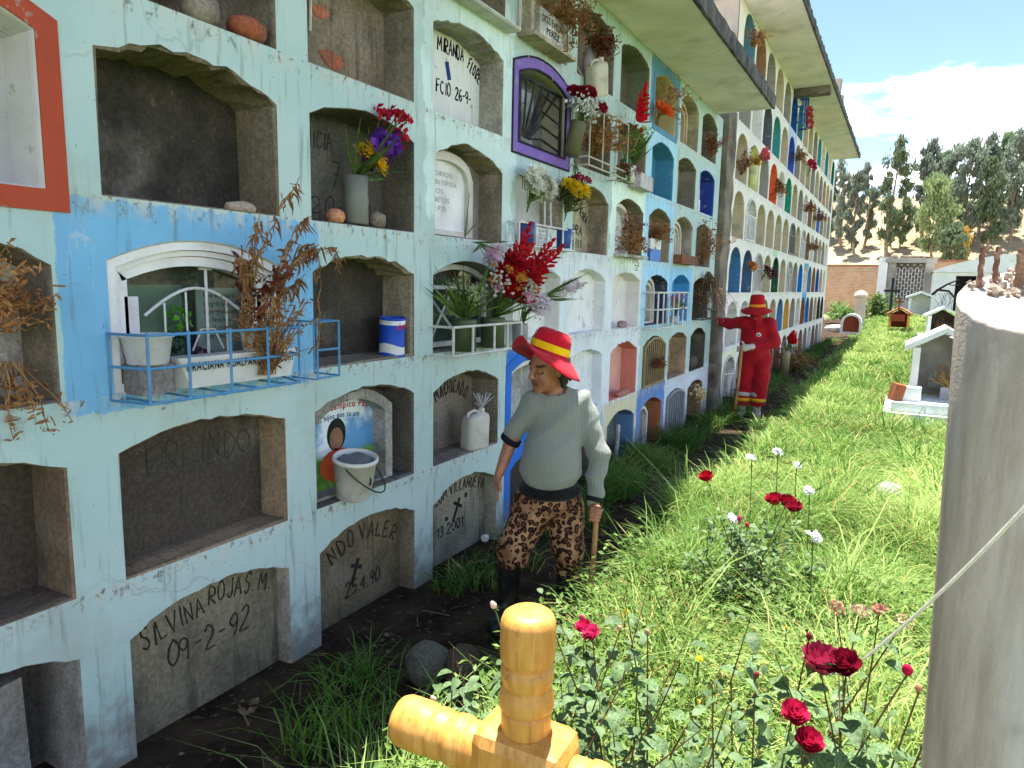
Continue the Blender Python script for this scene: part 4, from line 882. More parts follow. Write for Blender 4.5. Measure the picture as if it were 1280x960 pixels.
# ---- left column dried flowers
dried('dried_bouquet', 'ochre dried bouquet hanging in the niche at the photo edge', 'flowers', (-0.02, 0.96, SZ(2) + 0.20), 40, 0.30, 0.42, (0.2, 0.15, 1), None, 900, .018, 15, 0.2)
dried('dried_bouquet', 'small brown dried sprigs at the foot of the niche with the ochre bouquet', 'flowers', (-0.02, 1.06, SZ(2) + 0.14), 14, 0.22, 0.3, (0.1, 0.1, -0.8), None, 200, .016, 16, 0.2)

# ---- milk tin
t_ = thing('paint_tin', 'blue and white tin standing in the dark niche', 'tin', (-0.075, 2.915, SZ(2) + 0.005), (0.05, 0.06, 0.2))
mb = MB(); mb.lathe([(.068, 0), (.071, .004), (.071, .012), (.068, .016), (.068, .195), (.071, .2), (.071, .207), (.064, .207), (.064, .19)], 24); q = mb.build('tin_body', PLASTIC, t_, True); q.color = S(26, 78, 190)
def can_patch(z0, z1, a0, a1, col, name, rad=.0688, wave=0.0):
    mb = MB(); n = 14; V = []; F = []
    for i in range(n + 1):
        a = a0 + (a1 - a0) * i / n; wv = wave * sin(i * .55)
        V += [(rad * cos(a), rad * sin(a), z0 + wv), (rad * cos(a), rad * sin(a), z1 + wv)]
    for i in range(n): F.append((2 * i, 2 * i + 2, 2 * i + 3, 2 * i + 1))
    mb.add(V, F); q = mb.build(name, PLASTIC, t_, True); q.color = col
can_patch(.016, .065, -2.4, 1.6, S(226, 228, 232), 'white_label', wave=.012); can_patch(.172, .195, -2.6, 1.6, S(228, 230, 236), 'white_band'); can_patch(.03, .15, .45, 1.15, S(196, 204, 190), 'small_print_panel', .0692)
mb = MB(); lettering(mb, 'chos', 0, 0, 0, .05, .075, None, 0.1, .02, .02)
V = [(.0696 * cos(-.75 + (v[1]) / .0696), .0696 * sin(-.75 + v[1] / .0696), .148 + v[2]) for v in mb.v]; m2 = MB(); m2.v = V; m2.f = mb.f; q = m2.build('tin_lettering', INK, t_); q.color = S(200, 40, 60)

# ---- portrait niche and bucket
o_, O_, d_ = NA[(1, 1)]
zz = SZ(1)
PO = outline(YL(1) + .06, YR(1) - .17, zz + .02, .36, .45, 10)
mb = MB(); mb.ring(PO, grow(PO, .055), -.16, -.06); q = mb.build('arch_frame', PLASTER, o_); q.color = S(176, 172, 166)
mb = MB(); mb.poly(PO, -.155, -.150); pm, t, b, out = newmat('poster_print'); v = coords(t); sx = t.nodes.new('ShaderNodeSeparateXYZ'); t.links.new(v, sx.inputs[0])
c_ = mix(t, mrange(t, math_(t, 'ADD', sx.outputs[2], math_(t, 'MULTIPLY', noise(t, v, 6, 4), .06)), zz + .19, zz + .23), mix(t, mrange(t, noise(t, v, 14, 4), .4, .6), S(70, 120, 40), S(112, 168, 60)), mix(t, mrange(t, noise(t, v, 5, 5), .45, .62), S(90, 150, 200), S(224, 234, 240)))
t.links.new(c_, b.inputs['Base Color']); b.inputs['Roughness'].default_value = .35
mb.build('memorial_poster', pm, o_)
def ell_disc(yc, zc, ry, rz, x, n=18, top=1.0):
    return [(x, yc + ry * cos(2 * pi * i / n), zc + rz * sin(2 * pi * i / n)) for i in range(n)]
yc = YL(1) + .30
for nm, (ya, za, ry, rz, xx), col in (('printed_hair', (yc - .01, zz + .285, .068, .085, -.1495), S(40, 48, 44)), ('printed_face', (yc - .012, zz + .262, .047, .06, -.149), S(150, 112, 88)), ('printed_shirt', (yc - .005, zz + .13, .125, .085, -.1490), S(206, 92, 56))):
    mb = MB(); mb.add(ell_disc(ya, za, ry, rz, xx), [tuple(range(18))]); q = mb.build(nm, INK, o_); q.color = col
text_on(o_, 'poster_lettering', S(196, 40, 50), [dict(text='Sra. Campico Paz', y0=YL(1) + .13, z0=zz + .395, x=-.1485, size=.05, width=.40, bend=arc(.02), bold=.018)])
text_on(o_, 'poster_lettering', S(30, 50, 110), [dict(text='tus hijos que te am', y0=YL(1) + .14, z0=zz + .355, x=-.1485, size=.04, width=.32, bend=arc(.015), bold=.012)])
bk = thing('white_bucket', 'dirty white plastic bucket tilted on the sill before the portrait poster', 'bucket', (0.02, 2.50, zz + 0.012), (0.10, 0.12, 0.3)); bk.scale = (.92, .92, .95)
mb = MB(); mb.lathe([(.088, 0), (.09, .004), (.112, .2), (.121, .2), (.121, .212), (.114, .22), (.108, .218), (.086, .01)], 28); q = mb.build('bucket_body', PLASTIC, bk, True); q.color = S(216, 212, 204)
mb = MB(); mb.tube([(.118 * cos(a), .118 * sin(a), .19) if i in (0, 14) else (.12 * cos(a) + .05 * sin(pi * i / 14), .12 * sin(a), .19 - .13 * sin(pi * i / 14)) for i, a in ((i, -pi / 2 + pi * i / 14) for i in range(15))], .004, 6); q = mb.build('bail_handle', METALP, bk); q.color = S(30, 30, 32)
mb = MB()
for i in range(12): mb.box((.1005, -.03 + .002 * i, .11), (.002, .0012, .05))
q = mb.build('printed_marks', INK, bk); q.color = S(70, 70, 74)
mb = MB(); V = [(.096 * cos(a), .096 * sin(a), z) for a, z in ((.5, .03), (1.0, .02), (1.1, .08), (.85, .07), (.6, .10))]; mb.add(V, [(0, 1, 2, 3, 4)]); q = mb.build('yellow_smear', INK, bk); q.color = S(216, 180, 70)
mb = MB(); mb.lathe([(.10, .15), (.104, .19), (.06, .215), (.01, .205)], 14, jit=.008); q = mb.build('plastic_bag', PLASTIC, bk, True); q.color = S(120, 122, 126)

# ---- jug with silver tassel
def jug(label, loc, rot, col, s_=1.0, tassel=False, name='plastic_jug'):
    j = thing(name, label, 'jug', loc, rot)
    mb = MB(); N = 20; V = []; F = []
    prof = [(.0, .84, 0), (.006, .92, 0), (.016, .95, 0), (.185, .94, 0), (.205, .90, .003), (.222, .74, .012), (.230, .45, .03), (.236, .24, .045)]
    for (z, k, off) in prof:
        for i in range(N):
            a = 2 * pi * i / N; ca, sa = cos(a), sin(a); sq = (abs(ca) ** 9 + abs(sa) ** 9) ** (-1 / 9)
            V.append((.055 * k * ca * sq * s_, (.095 * k * sa * sq + off) * s_, z * s_))
    for j_ in range(len(prof) - 1):
        for i in range(N): F.append((j_ * N + i, j_ * N + (i + 1) % N, (j_ + 1) * N + (i + 1) % N, (j_ + 1) * N + i))
    F += [tuple(range(N - 1, -1, -1)), tuple((len(prof) - 1) * N + i for i in range(N))]
    mb.add(V, F); q = mb.build('jug_body', PLASTIC, j, True); q.color = col
    mb = MB(); mb.tube([(0, -.07 * s_, .19 * s_), (0, -.07 * s_, .235 * s_), (0, -.02 * s_, .25 * s_), (0, .03 * s_, .235 * s_)], .011 * s_, 8); q = mb.build('jug_handle', PLASTIC, j, True); q.color = col
    mb = MB(); mb.lathe([(.021 * s_, .23 * s_), (.022 * s_, .255 * s_), (.018 * s_, .26 * s_)], 12, (0, .045 * s_, 0)); q = mb.build('jug_neck', PLASTIC, j, True); q.color = shade(col, random.Random(2), .1)
    if tassel:
        r = random.Random(3); mb = MB()
        for i in range(26):
            d = Vector((r.uniform(-1, 1), r.uniform(-1, 1), r.uniform(.1, 1.2))).normalized() * r.uniform(.05, .09); p0 = Vector((0, .045 * s_, .26 * s_))
            mb.tube([p0, p0 + d * .5 + Vector((0, 0, .02)), p0 + d + Vector((0, 0, .035))], .0022, 4)
        q = mb.build('foil_tassel', PLASTIC, j); q.color = S(200, 202, 206)
    return j
jug('dirty white jerrycan with foil tassel standing in the niche behind the person with the stick', (-0.04, 3.70, SZ(1) + .005), (0, 0.05, -.25), S(206, 202, 192), 1.0, True)
jug('beige plastic jerrycan hanging tilted below the high arched niche', (0.07, 5.24, 3.19), (0.35, .2, -.2), S(196, 190, 168), 1.05)
o_, O_, d_ = NA[(2, 3)]     # white marble arch
PO = outline(YL(2) + .02, YR(2) - .16, SZ(3), .36, .50, 12, 'round'); mb = MB(); mb.poly(grow(PO, -.05), -.16, -.145); q = mb.build('marble_plate', MARBLE, o_); q.color = S(232, 232, 232)
mb = MB(); mb.ring(grow(PO, -.05), PO, -.17, -.115); q = mb.build('marble_frame', MARBLE, o_); q.color = S(204, 200, 192)
text_on(o_, 'inscription', S(168, 166, 164), [dict(text=tx, y0=YL(2) + .14, z0=SZ(3) + .36 - i * .05, x=-.1435, size=.04, width=wd) for i, (tx, wd) in enumerate((('RECUERDO', .25), ('DE SU ESPOSA', .30), ('HIJOS', .16), ('Y NIETOS', .22), ('Q.E.P.D.', .2)))])
bouquet('white_lily_stem', 'single green stemmed bud leaning against the white marble plate', 'flowers', (-0.08, 3.62, SZ(3) + .02), [('bud', S(214, 220, 190), 1, .022, .30, .05)], None, (2, .2), (.1, .1, 1), seed=4)

# ---- large bouquet with red gladioli at (2,2)
o_, O_, d_ = NA[(2, 2)]
arch_strip(2, 2, .02, -.13, -.09, .03, METALP, S(214, 214, 210), 'white_window_frame')
mb = MB(); mb.poly(grow(O_, -.05), -.115, -.110); mb.build('window_pane', GLASS, o_)
mb = MB(); mb.box((-.10, YL(2) + .37, SZ(2) + .37), (.03, .62, .022)); mb.tube([(-.10, YL(2) + .06, SZ(2) + .35), (-.10, YL(2) + .36, SZ(2) + .1)], .008, 5); mb.tube([(-.1, YL(2) + .1, SZ(2) + .05), (-.1, YL(2) + .33, SZ(2) + .36)], .008, 5); q = mb.build('white_window_bars', METALP, o_); q.color = S(214, 214, 210)
rack('flower_rack', 'white angle iron rack holding the two green tins of red gladioli', (0, 3.17, SZ(2) - .005), [[(0, 0, 0), (.15, .0, 0), (.15, .78, 0), (0, .78, 0)], [(0, 0, .16), (.15, 0, .16), (.15, .78, .16), (0, .78, .16)]] + [[(.15, y, 0), (.15, y, .16)] for y in (0, .20, .44, .60, .78)], .008, S(214, 214, 208))
GT = S(74, 86, 56)
tinv = lambda w_: jar([(.062 * w_, -.185), (.062 * w_, -.03), (.064 * w_, -.025), (.064 * w_, 0), (.055 * w_, 0)], PLASTIC, GT, 'green_tin')
bouquet('gladiolus_bouquet', 'leafy green spray in a green tin at the near end of the white rack', 'flowers', (0.07, 3.40, SZ(2) + .19), [('gyp', S(190, 200, 150), 4, .08, .2, .5)], tinv(1.15), (26, 0.34), (.15, -.1, 1), seed=31)
bouquet('gladiolus_bouquet', 'big bouquet of red gladioli with small orange and white blooms in a green tin', 'flowers', (0.07, 3.72, SZ(2) + .19),
        [('gladspike', S(190, 22, 36), 6, .085, .36, .50), ('gladspike', S(196, 26, 44), 4, .075, .56, .35), ('carn', S(226, 150, 60), 14, .034, .32, .7), ('gyp', S(240, 236, 226), 12, .10, .30, .75), ('carn', S(230, 176, 200), 6, .045, .26, .7)],
        tinv(1.2), (22, 0.30), (.45, .38, 1), seed=32)
bouquet('pink_flowers', 'loose pale pink blooms beside the red gladioli behind the red hat', 'flowers', (0.08, 4.06, SZ(2) + .14), [('carn', S(226, 190, 214), 12, .055, .20, .8), ('gyp', S(240, 226, 236), 6, .1, .24, .8)], jar([(.05, -.14), (.055, -.02), (.05, 0)], PLASTIC, S(150, 150, 156), 'grey_cup'), (5, .22), (.4, .5, 1), seed=33)
bouquet('pink_flowers', 'pink flowers hanging above the leafy spray in front of the marble niche', 'flowers', (0.06, 3.50, SZ(3) - .02), [('carn', S(226, 196, 220), 6, .045, .14, .6), ('gladspike', S(228, 190, 216), 1, .04, .2, .2)], None, (4, .2), (.5, .1, -.3), seed=34)
bouquet('pale_gladiolus', 'pale pink and white gladiolus spray reaching over the blank white niches', 'flowers', (0.10, 4.30, SZ(2) + .30), [('gladspike', S(240, 226, 232), 2, .05, .40, .2), ('carn', S(240, 228, 236), 4, .045, .3, .4)], None, (6, .36), (.35, 1, .25), seed=35)

# ---- purple niche: black fan grille
o_, O_, d_ = NA[(3, 4)]
ya, za = YL(3) + .02, SZ(4) + .02
mb = MB(); cx_, cz_ = ya + .10, za + .04
mb.tube([(-.03, ya, za + .42), (-.03, ya + .69, za + .42)], .012, 6); mb.tube([(-.03, ya, za), (-.03, ya + .69, za)], .012, 6); mb.tube([(-.03, ya, za), (-.03, ya, za + .42)], .012, 6); mb.tube([(-.03, ya + .69, za), (-.03, ya + .69, za + .42)], .012, 6)
for i in range(6): mb.tube([(-.03, cx_ + .02 * i, cz_), (-.03, cx_ - .05 + .115 * i, za + .42)], .008, 6)
for zz_ in (.03, .12, .22, .33): mb.tube([(-.03, cx_ + .1, cz_ + .0), (-.03, ya + .38, za + zz_ + .04), (-.03, ya + .69, za + zz_)], .008, 6)
for i in range(3): mb.tube([(-.03, ya + .02 + .03 * i, za), (-.03, ya + .02 + .03 * i, za + .42)], .006, 6)
q = mb.build('fan_grille', METALP, o_); q.color = S(26, 26, 32)
mb = MB(); mb.box((-.13, ya + .30, za + .2), (.05, .2, .36)); mb.box((-.10, ya + .06, za + .14), (.02, .02, .24)); mb.box((-.10, ya + .06, za + .20), (.02, .07, .02)); q = mb.build('memorial_tablet', MARBLE, o_); q.color = S(176, 180, 184)
for i in range(3): inst(flower_mesh('carn'), 'white_bloom', o_, Matrix.Translation((-.09, ya + .12 + .09 * i, za + .2 + .05 * (i % 2))) @ orient((1, 0, .3)) @ Matrix.Scale(.055, 4), S(226, 226, 226))
# ---- white rack with blue cups and white flowers (3,3)
rack('flower_rack', 'white wire rack holding blue cups and a printed card', (0, 4.0, SZ(3) - .005), [[(0, 0, 0), (.09, 0, 0), (.09, .86, 0), (0, .86, 0)], [(0, 0, .145), (.09, 0, .145), (.09, .86, .145), (0, .86, .145)]] + [[(.09, y, 0), (.09, y, .145)] for y in (0, .17, .42, .66, .86)] + [[(.06, .42, .14), (.05, .43, .32)], [(.06, .52, .14), (.05, .52, .32)]], .007, S(226, 226, 224))
cd = thing('printed_card', 'white printed card standing in the white wire rack', 'card', (0.075, 4.42, SZ(3) + .068)); mb = MB(); mb.box((0, 0, 0), (.004, .32, .12)); q = mb.build('card_sheet', INK, cd); q.color = S(206, 208, 212)
mb = MB()
for i, (tx, wd) in enumerate((('Recuerdo', .12), ('de sus hijos', .2), ('1941 2010', .15), ('Q.E.P.D.', .12))): lettering(mb, tx, -.12, .03 - i * .026, .0025, .024, wd)
q = mb.build('card_text', INK, cd); q.color = S(60, 66, 90)
cup = lambda col: jar([(.035, -.13), (.045, 0.0), (.047, 0.0), (.04, -.01)], PLASTIC, col, 'cup')
bouquet('white_chrysanthemums', 'bunch of white chrysanthemums in blue cups above the white wire rack', 'flowers', (0.05, 4.17, SZ(3) + .27), [('chrys', S(240, 238, 224), 17, .072, .20, .9), ('chrys', S(214, 220, 190), 6, .06, .14, .8), ('gyp', S(226, 230, 214), 4, .1, .16, .6)], jar([(.05, -.26), (.06, -.12), (.05, -.12), (.03, -.125)], PLASTIC, S(34, 62, 140), 'blue_cup'), (9, .2), (.3, .35, 1), seed=41)
bouquet('yellow_chrysanthemums', 'bright yellow chrysanthemums with dark foliage in a blue cup at the rack end', 'flowers', (0.05, 4.76, SZ(3) + .27), [('chrys', S(246, 206, 24), 10, .075, .21, .55), ('carn', S(150, 30, 60), 4, .05, .27, .4), ('gyp', S(86, 92, 60), 7, .12, .16, .9)], jar([(.05, -.26), (.06, -.12), (.05, -.12), (.03, -.125)], PLASTIC, S(44, 84, 150), 'blue_cup'), (14, .2), (.35, .25, 1), seed=42)
# ---- roses and gypsophila in a tin tied to the pier
bouquet('rose_bouquet', 'dark red roses with white filler blooms in a dented olive tin by the purple frame', 'flowers', (0.12, 4.80, 2.90), [('rose', S(140, 18, 44), 7, .068, .19, .8), ('gyp', S(238, 238, 232), 12, .11, .17, .8)], jar([(.058, -.24), (.058, -.01), (.06, 0), (.05, 0)], PLASTIC, S(96, 96, 68), 'olive_tin', axis=(.12, .25, 1)), (14, .2), (.3, .3, 1), seed=43)
bouquet('hanging_buds', 'purple and crimson buds hanging below the olive tin', 'flowers', (0.10, 4.78, 2.64), [('bud', S(110, 30, 90), 5, .022, .16, .35), ('bud', S(150, 30, 60), 4, .02, .12, .4)], None, (2, .15), (.2, 0, -1), seed=44)
rack('flower_rack', 'rusty white wire cage full of brown dead flowers in the upper row', (0, 4.90, SZ(4) - .03), [[(0, 0, 0), (.16, 0, 0), (.16, .82, 0), (0, .82, 0)], [(0, 0, .06), (.16, 0, .06), (.16, .82, .06), (0, .82, .06)]] + [[(.16, y, 0), (.16, y, .44), (0, y, .50)] for y in (.02, .28, .55, .82)] + [[(.16, 0, .44), (.16, .82, .44)]], .007, S(196, 190, 172))
dried('dead_flowers', 'mass of dead brown flowers packed into the rusty white cage', 'flowers', (0.04, 5.32, SZ(4) + .10), 60, 0.34, 0.5, (.2, 0, 1), None, 1600, .018, 45, .25)
dried('dead_flowers', 'dark red dead flower head drooping at the corner of the rusty cage', 'flowers', (0.15, 5.66, SZ(4) + .10), 10, 0.15, 0.5, (.2, .2, -.3), None, 160, .018, 46, .3, hmat=DRYRED)
# ---- PEREZ box and dry flowers (3,5)
bx = thing('flower_box', 'white lettered flower box on the ledge above the purple frame', 'flower box', (0.05, 4.39, SZ(5) + .005)); mb = MB(); mb.box((0, 0, .09), (.11, .40, .18)); q = mb.build('box_body', PLASTER, bx); q.color = S(222, 222, 220)
mb = MB(); mb.box((0, 0, -.012), (.16, .62, .025)); mb.box((0, -.29, .1), (.10, .05, .22)); mb.box((-.01, .29, .07), (.09, .04, .16)); q = mb.build('ledge', PLASTER, bx); q.color = S(196, 184, 160)
mb = MB(); lettering(mb, 'DOZ EVELIN', -.17, .105, .0575, .06, .30, None, 0, .03, .016); lettering(mb, 'PEREZ', -.11, .04, .0575, .06, .2, None, 0, .03, .016); q = mb.build('box_lettering', INK, bx); q.color = S(40, 40, 44)
dried('dead_flowers', 'hanging brown dead flowers above the white lettered box', 'flowers', (0.09, 4.42, SZ(5) + .20), 40, 0.30, 0.6, (.3, .2, .2), None, 700, .02, 47, .7)
dried('dead_flowers', 'rust coloured dead flowers drooping in the high arched niche', 'flowers', (-0.02, 5.34, SZ(5) + .30), 34, 0.22, 0.7, (.3, 0, .1), None, 520, .022, 48, .6, hmat=DRYRED)
t_ = thing('plastic_bottle', 'cut pale plastic bottle standing in the high arched niche', 'bottle', (-.06, 5.36, SZ(5) + .002)); mb = MB(); mb.lathe([(.05, 0), (.055, .01), (.055, .2), (.03, .26), (.025, .29)], 16); q = mb.build('bottle_body', PLASTIC, t_, True); q.color = S(180, 176, 190)
mb = MB(); mb.tube([(.03, 5.02 - 5.36, .08), (.06, -.22, -.01), (.10, -.10, -.06)], .008, 5); q = mb.build('wire', METALP, t_); q.color = S(170, 170, 160)
o_, O_, d_ = NA[(2, 5)]; mb = MB(); mb.box((.04, YL(2) + .4, SZ(5) - .03), (.10, .74, .02)); mb.tube([(.09, YL(2) + .04, SZ(5) - .03), (.09, YL(2) + .76, SZ(5) - .03), (.09, YL(2) + .76, SZ(5) + .2)], .012, 6); q = mb.build('shelf', METALP, o_); q.color = S(206, 206, 200)
# ---- gladiolus column 5
bouquet('red_gladiolus', 'single tall red gladiolus leaning out of the green spray below the eave', 'flowers', (0.05, 5.98, SZ(4) + .18), [('gladspike', S(206, 20, 40), 1, .085, .56, .04)], jar([(.045, -.18), (.05, 0)], PLASTIC, S(30, 110, 60), 'green_bottle'), (4, .34), (.25, -.08, 1), seed=51)
bouquet('green_spray', 'upright green foliage with small red tips beside the red gladiolus', 'flowers', (0.02, 6.18, SZ(4) + .16), [('bud', S(196, 60, 40), 5, .03, .34, .25), ('gyp', S(150, 176, 90), 6, .1, .3, .3)], jar([(.05, -.15), (.055, -.02), (.05, 0)], PLASTIC, S(226, 220, 222), 'white_jar'), (18, .36), (.15, 0, 1), seed=52)
o_, O_, d_ = NA[(5, 4)]; mb = MB(); mb.box((.05, YL(5) + .48, SZ(4) + .04), (.12, .42, .13), (.0, 0, .05)); q = mb.build('white_ledge', PLASTER, o_); q.color = S(214, 206, 210)
bouquet('orange_flowers', 'cluster of orange blooms on the light blue arch top', 'flowers', (0.04, 6.80, SZ(5) + .03), [('glad', S(238, 106, 40), 7, .075, .10, .7)], None, (3, .16), (.6, -.1, .6), seed=53)
dried('dead_flowers', 'dry golden flowers reaching up to the eave from the brown peaked niche', 'flowers', (0.02, 7.02, SZ(5) + .12), 16, 0.42, 0.18, (.28, .50, .7), None, 260, .022, 54, .2)
# ---- marble plates, small racks further along
def marble_front(k, r, col, n=2, off=.03, colr=None):
    o_, O_, d_ = NA[(k, r)]
    for i in range(n):
        PO = outline(YL(k) + off + .035 * i, YR(k) - .15 - .035 * i, SZ(r), .34 - .02 * i, .50 - .045 * i, 12, 'round'); mb = MB(); mb.ring(grow(PO, -.034), PO, -.17, -.09 - .02 * i); q = mb.build('marble_frame', MARBLE, o_); q.color = shade(colr or S(206, 200, 190), random.Random(i), .1)
    mb = MB(); mb.poly(grow(PO, -.033), -.17, -.15); q = mb.build('marble_plate', MARBLE, o_); q.color = col
marble_front(5, 3, S(214, 214, 212), 1); marble_front(7, 3, S(170, 160, 150), 3, .0, S(206, 196, 180)); marble_front(7, 5, S(180, 184, 200), 2, .02, S(190, 170, 140)); marble_front(6, 2, S(176, 168, 160), 2)
for (k, r, nm, col) in ((5, 3, 'shelf', S(196, 192, 184)), (7, 3, 'wooden_base', S(150, 88, 60))):
    o_ = NA[(k, r)][0]; mb = MB(); mb.box((.03, YL(k) + .32, SZ(r) + (.012 if k == 5 else .05)), (.14, .66, .025 if k == 5 else .10)); q = mb.build(nm, PLASTER, o_); q.color = col
dried('dead_flowers', 'dry red brown spray hanging down the white marble arch', 'flowers', (0.03, 6.14, SZ(3) + .42), 12, 0.42, 0.2, (.15, .35, -.8), None, 260, .022, 61, .1, hmat=DRYRED)
dried('dead_flowers', 'low row of dry flower heads on the shelf of the white marble arch', 'flowers', (0.06, 6.12, SZ(3) + .06), 44, 0.24, 0.8, (.2, .1, .5), None, 460, .02, 62, .2)
t_ = thing('paper_box', 'white and blue carton standing in the light blue niche column', 'box', (-.05, 7.06, SZ(3) + .003)); mb = MB(); mb.box((0, 0, .06), (.12, .34, .12)); q = mb.build('blue_half', PLASTIC, t_); q.color = S(40, 118, 206)
mb = MB(); mb.box((0, 0, .17), (.121, .341, .099)); q = mb.build('white_half', PLASTIC, t_); q.color = S(226, 226, 226)
dried('dead_flowers', 'brown dead bouquet resting on the white and blue carton', 'flowers', (-0.03, 7.12, SZ(3) + .22), 40, 0.22, 0.6, (.2, .2, .8), None, 560, .022, 63, .3)
dried('dead_flowers', 'spiky dry bouquet spreading upward beside the concrete post', 'flowers', (0.04, 8.80, SZ(3) + .02), 46, 0.58, 0.3, (.2, .1, 1), None, 420, .028, 64, .05)
dried('dead_flowers', 'dry red brown flowers in the last niche under the eave by the post', 'flowers', (0.03, 9.0, SZ(5) + .04), 30, 0.32, 0.3, (.1, .1, 1), None, 380, .022, 65, .1, hmat=DRYRED)
dried('dry_stick_bundle', 'thick hanging bundle of dry dark sticks beside the concrete post', 'sticks', (0.08, 9.02, SZ(2) + .60), 110, 0.62, 0.34, (.12, .05, -1), M('dark_stick', S(104, 82, 62), .9, .5, 10, .2), 220, .02, 66, .0, curl=.25)
rack('flower_rack', 'small dark wire rack under the bundle of dry sticks', (0, 8.70, SZ(2) + .0), [[(0, 0, z), (.12, 0, z), (.12, .62, z), (0, .62, z)] for z in (0, .12)] + [[(.12, y, 0), (.12, y, .12)] for y in (0, .2, .42, .62)], .008, S(70, 70, 70))
rack('flower_rack', 'white wire cage in front of the dark niche in the light blue column', (0, 6.76, SZ(2) - .02), [[(0, 0, z), (.16, 0, z), (.16, 1.08, z), (0, 1.08, z)] for z in (0, .19, .36)] + [[(.16, y, 0), (.16, y, .36)] for y in (0, .18, .36, .54, .72, .9, 1.08)], .009, S(222, 222, 220))
bouquet('mixed_flowers', 'small pink and lilac blooms tucked inside the white wire cage', 'flowers', (0.08, 7.62, SZ(2) + .08), [('carn', S(196, 130, 170), 5, .05, .2, .35), ('carn', S(200, 150, 90), 3, .04, .14, .4), ('gyp', S(120, 130, 90), 4, .1, .15, .5)], jar([(.05, -.08), (.055, 0)], PLASTIC, S(200, 200, 204), 'cup'), (6, .18), (.1, 0, 1), seed=67)
def iron_gate(k, r, n, col, label=None):
    o_, O_, d_ = NA[(k, r)]; mb = MB(); mb.ring(grow(O_, -.035), grow(O_, -.012), .0, .022)
    z0 = SZ(r) + .02
    for i in range(n):
        y = YL(k) + .07 + (NW - .14) * i / (n - 1); u = (y - YL(k)) / NW; top = .43 + .08 * (1 - abs(2 * u - 1) ** 2.1)
        mb.tube([(.012, y, z0), (.012, y, z0 + top - .03)], .009, 6)
    q = mb.build('iron_gate', METALP, o_); q.color = col
iron_gate(6, 1, 10, S(150, 132, 92)); iron_gate(7, 0, 8, S(150, 154, 160))
bouquet('wreath', 'worn dull wreath of paper flowers wired to the brass coloured gate', 'wreath', (0.03, 7.12, SZ(1) + .28), [('carn', S(150, 80, 80), 6, .045, .09, 1.2), ('gyp', S(150, 140, 90), 5, .08, .1, 1.2)], None, (3, .12), (1, 0, .1), seed=69)
stone('brick_fragment', 'crumbled pinkish brick on the sill of the red painted niche', (-.02, 6.34, SZ(1) + .03), (.10, .34, .07), S(206, 140, 124), 26, 'brick')
stone('rubble_lump', 'grey rubble lump inside the dark empty niche by the post', (-.10, 9.06, SZ(1) + .09), (.2, .3, .20), S(96, 88, 80), 27, 'rubble')
o_ = NA[(5, 0)][0]; mb = MB(); mb.tube([(-.03, 6.26, .0), (-.03, 6.30, .40)], .022, 6); q = mb.build('white_stick', PLASTER, o_); q.color = S(206, 206, 196)
o_, O_, d_ = NA[(6, 0)]; PO = outline(YL(6) + .0, YL(6) + .36, SZ(0), .36, .46, 8); mb = MB(); mb.ring(grow(PO, -.03), PO, -.10, -.03); q = mb.build('white_arch_trim', PAINT, o_); q.color = S(206, 204, 200); mb = MB(); mb.poly(grow(PO, -.03), -.10, -.08); q = mb.build('grey_tablet', PLASTER, o_); q.color = S(140, 148, 150)
bouquet('faded_cloth_flowers', 'faded cream cloth flowers in the brown ground level niche by the post', 'flowers', (-0.03, 8.98, .30), [('carn', S(224, 206, 160), 6, .09, .12, .8), ('carn', S(90, 96, 80), 3, .08, .12, .8)], None, (2, .15), (.5, 0, .5), seed=70)
o_ = NA[(8, 4)][0]; mb = MB(); mb.box((-.05, YL(8) + .12, SZ(4) + .08), (.03, .18, .15)); q = mb.build('photo_frame', PLASTIC, o_); q.color = S(220, 214, 216); mb = MB(); mb.box((-.05, YL(8) + .10, SZ(4) + .22), (.04, .12, .12)); q = mb.build('pink_ornament', PLASTIC, o_); q.color = S(206, 130, 130)
o_ = NA[(3, 1)][0]; arch_strip(3, 1, .03, -.10, -.05, .03, METALP, S(226, 226, 224), 'white_window_frame')

# ---- the far block: grilles, flowers
def far_gate(k, r, n, col, style=0):
    o_, O_, d_ = NB[(k, r)]; mb = MB(); mb.ring(grow(O_, -.03), grow(O_, -.008), .0, .02)
    y, z = BY0 + BP * k, BZ0 + BPZ * r
    if style == 0:
        for i in range(n): yy = y + .08 + (BW - .16) * i / (n - 1); mb.tube([(.012, yy, z), (.012, yy, z + .40)], .010, 5)
        mb.tube([(.012, y, z + .40), (.012, y + BW, z + .40)], .012, 5)
    else:
        for i in range(n): mb.tube([(.012, y + .41, z + .05), (.012, y + .06 + (BW - .12) * i / (n - 1), z + .45)], .010, 5)
        mb.tube([(.012, y, z + .42), (.012, y + BW, z + .36)], .012, 5)
    q = mb.build('iron_gate', METALP, o_); q.color = col
far_gate(1, 3, 7, S(226, 226, 224)); far_gate(0, 0, 7, S(226, 226, 226), 1); far_gate(2, 2, 6, S(210, 210, 206)); far_gate(6, 2, 6, S(190, 186, 180), 1); far_gate(6, 3, 6, S(120, 120, 118)); far_gate(8, 3, 6, S(210, 210, 210))
fb = 'flowers'
bz = lambda r: BZ0 + BPZ * r
bouquet('pink_flowers', 'bright pink and coral gladioli high on the white far block', fb, (0.06, 11.55, bz(4) + .32), [('gladspike', S(240, 110, 130), 3, .09, .38, .4), ('chrys', S(244, 196, 30), 3, .09, .1, .6)], jar([(.06, -.3), (.07, 0)], PLASTIC, S(214, 214, 150), 'pale_vase'), (5, .3), (.3, .6, .8), seed=81)
dried('dead_flowers', 'brown dead flowers in the first arched niche of the third row from the top', fb, (0.0, 10.95, bz(4) + .10), 26, .40, .25, (.15, 0, 1), None, 300, .026, 82, .2, hmat=DRYRED)
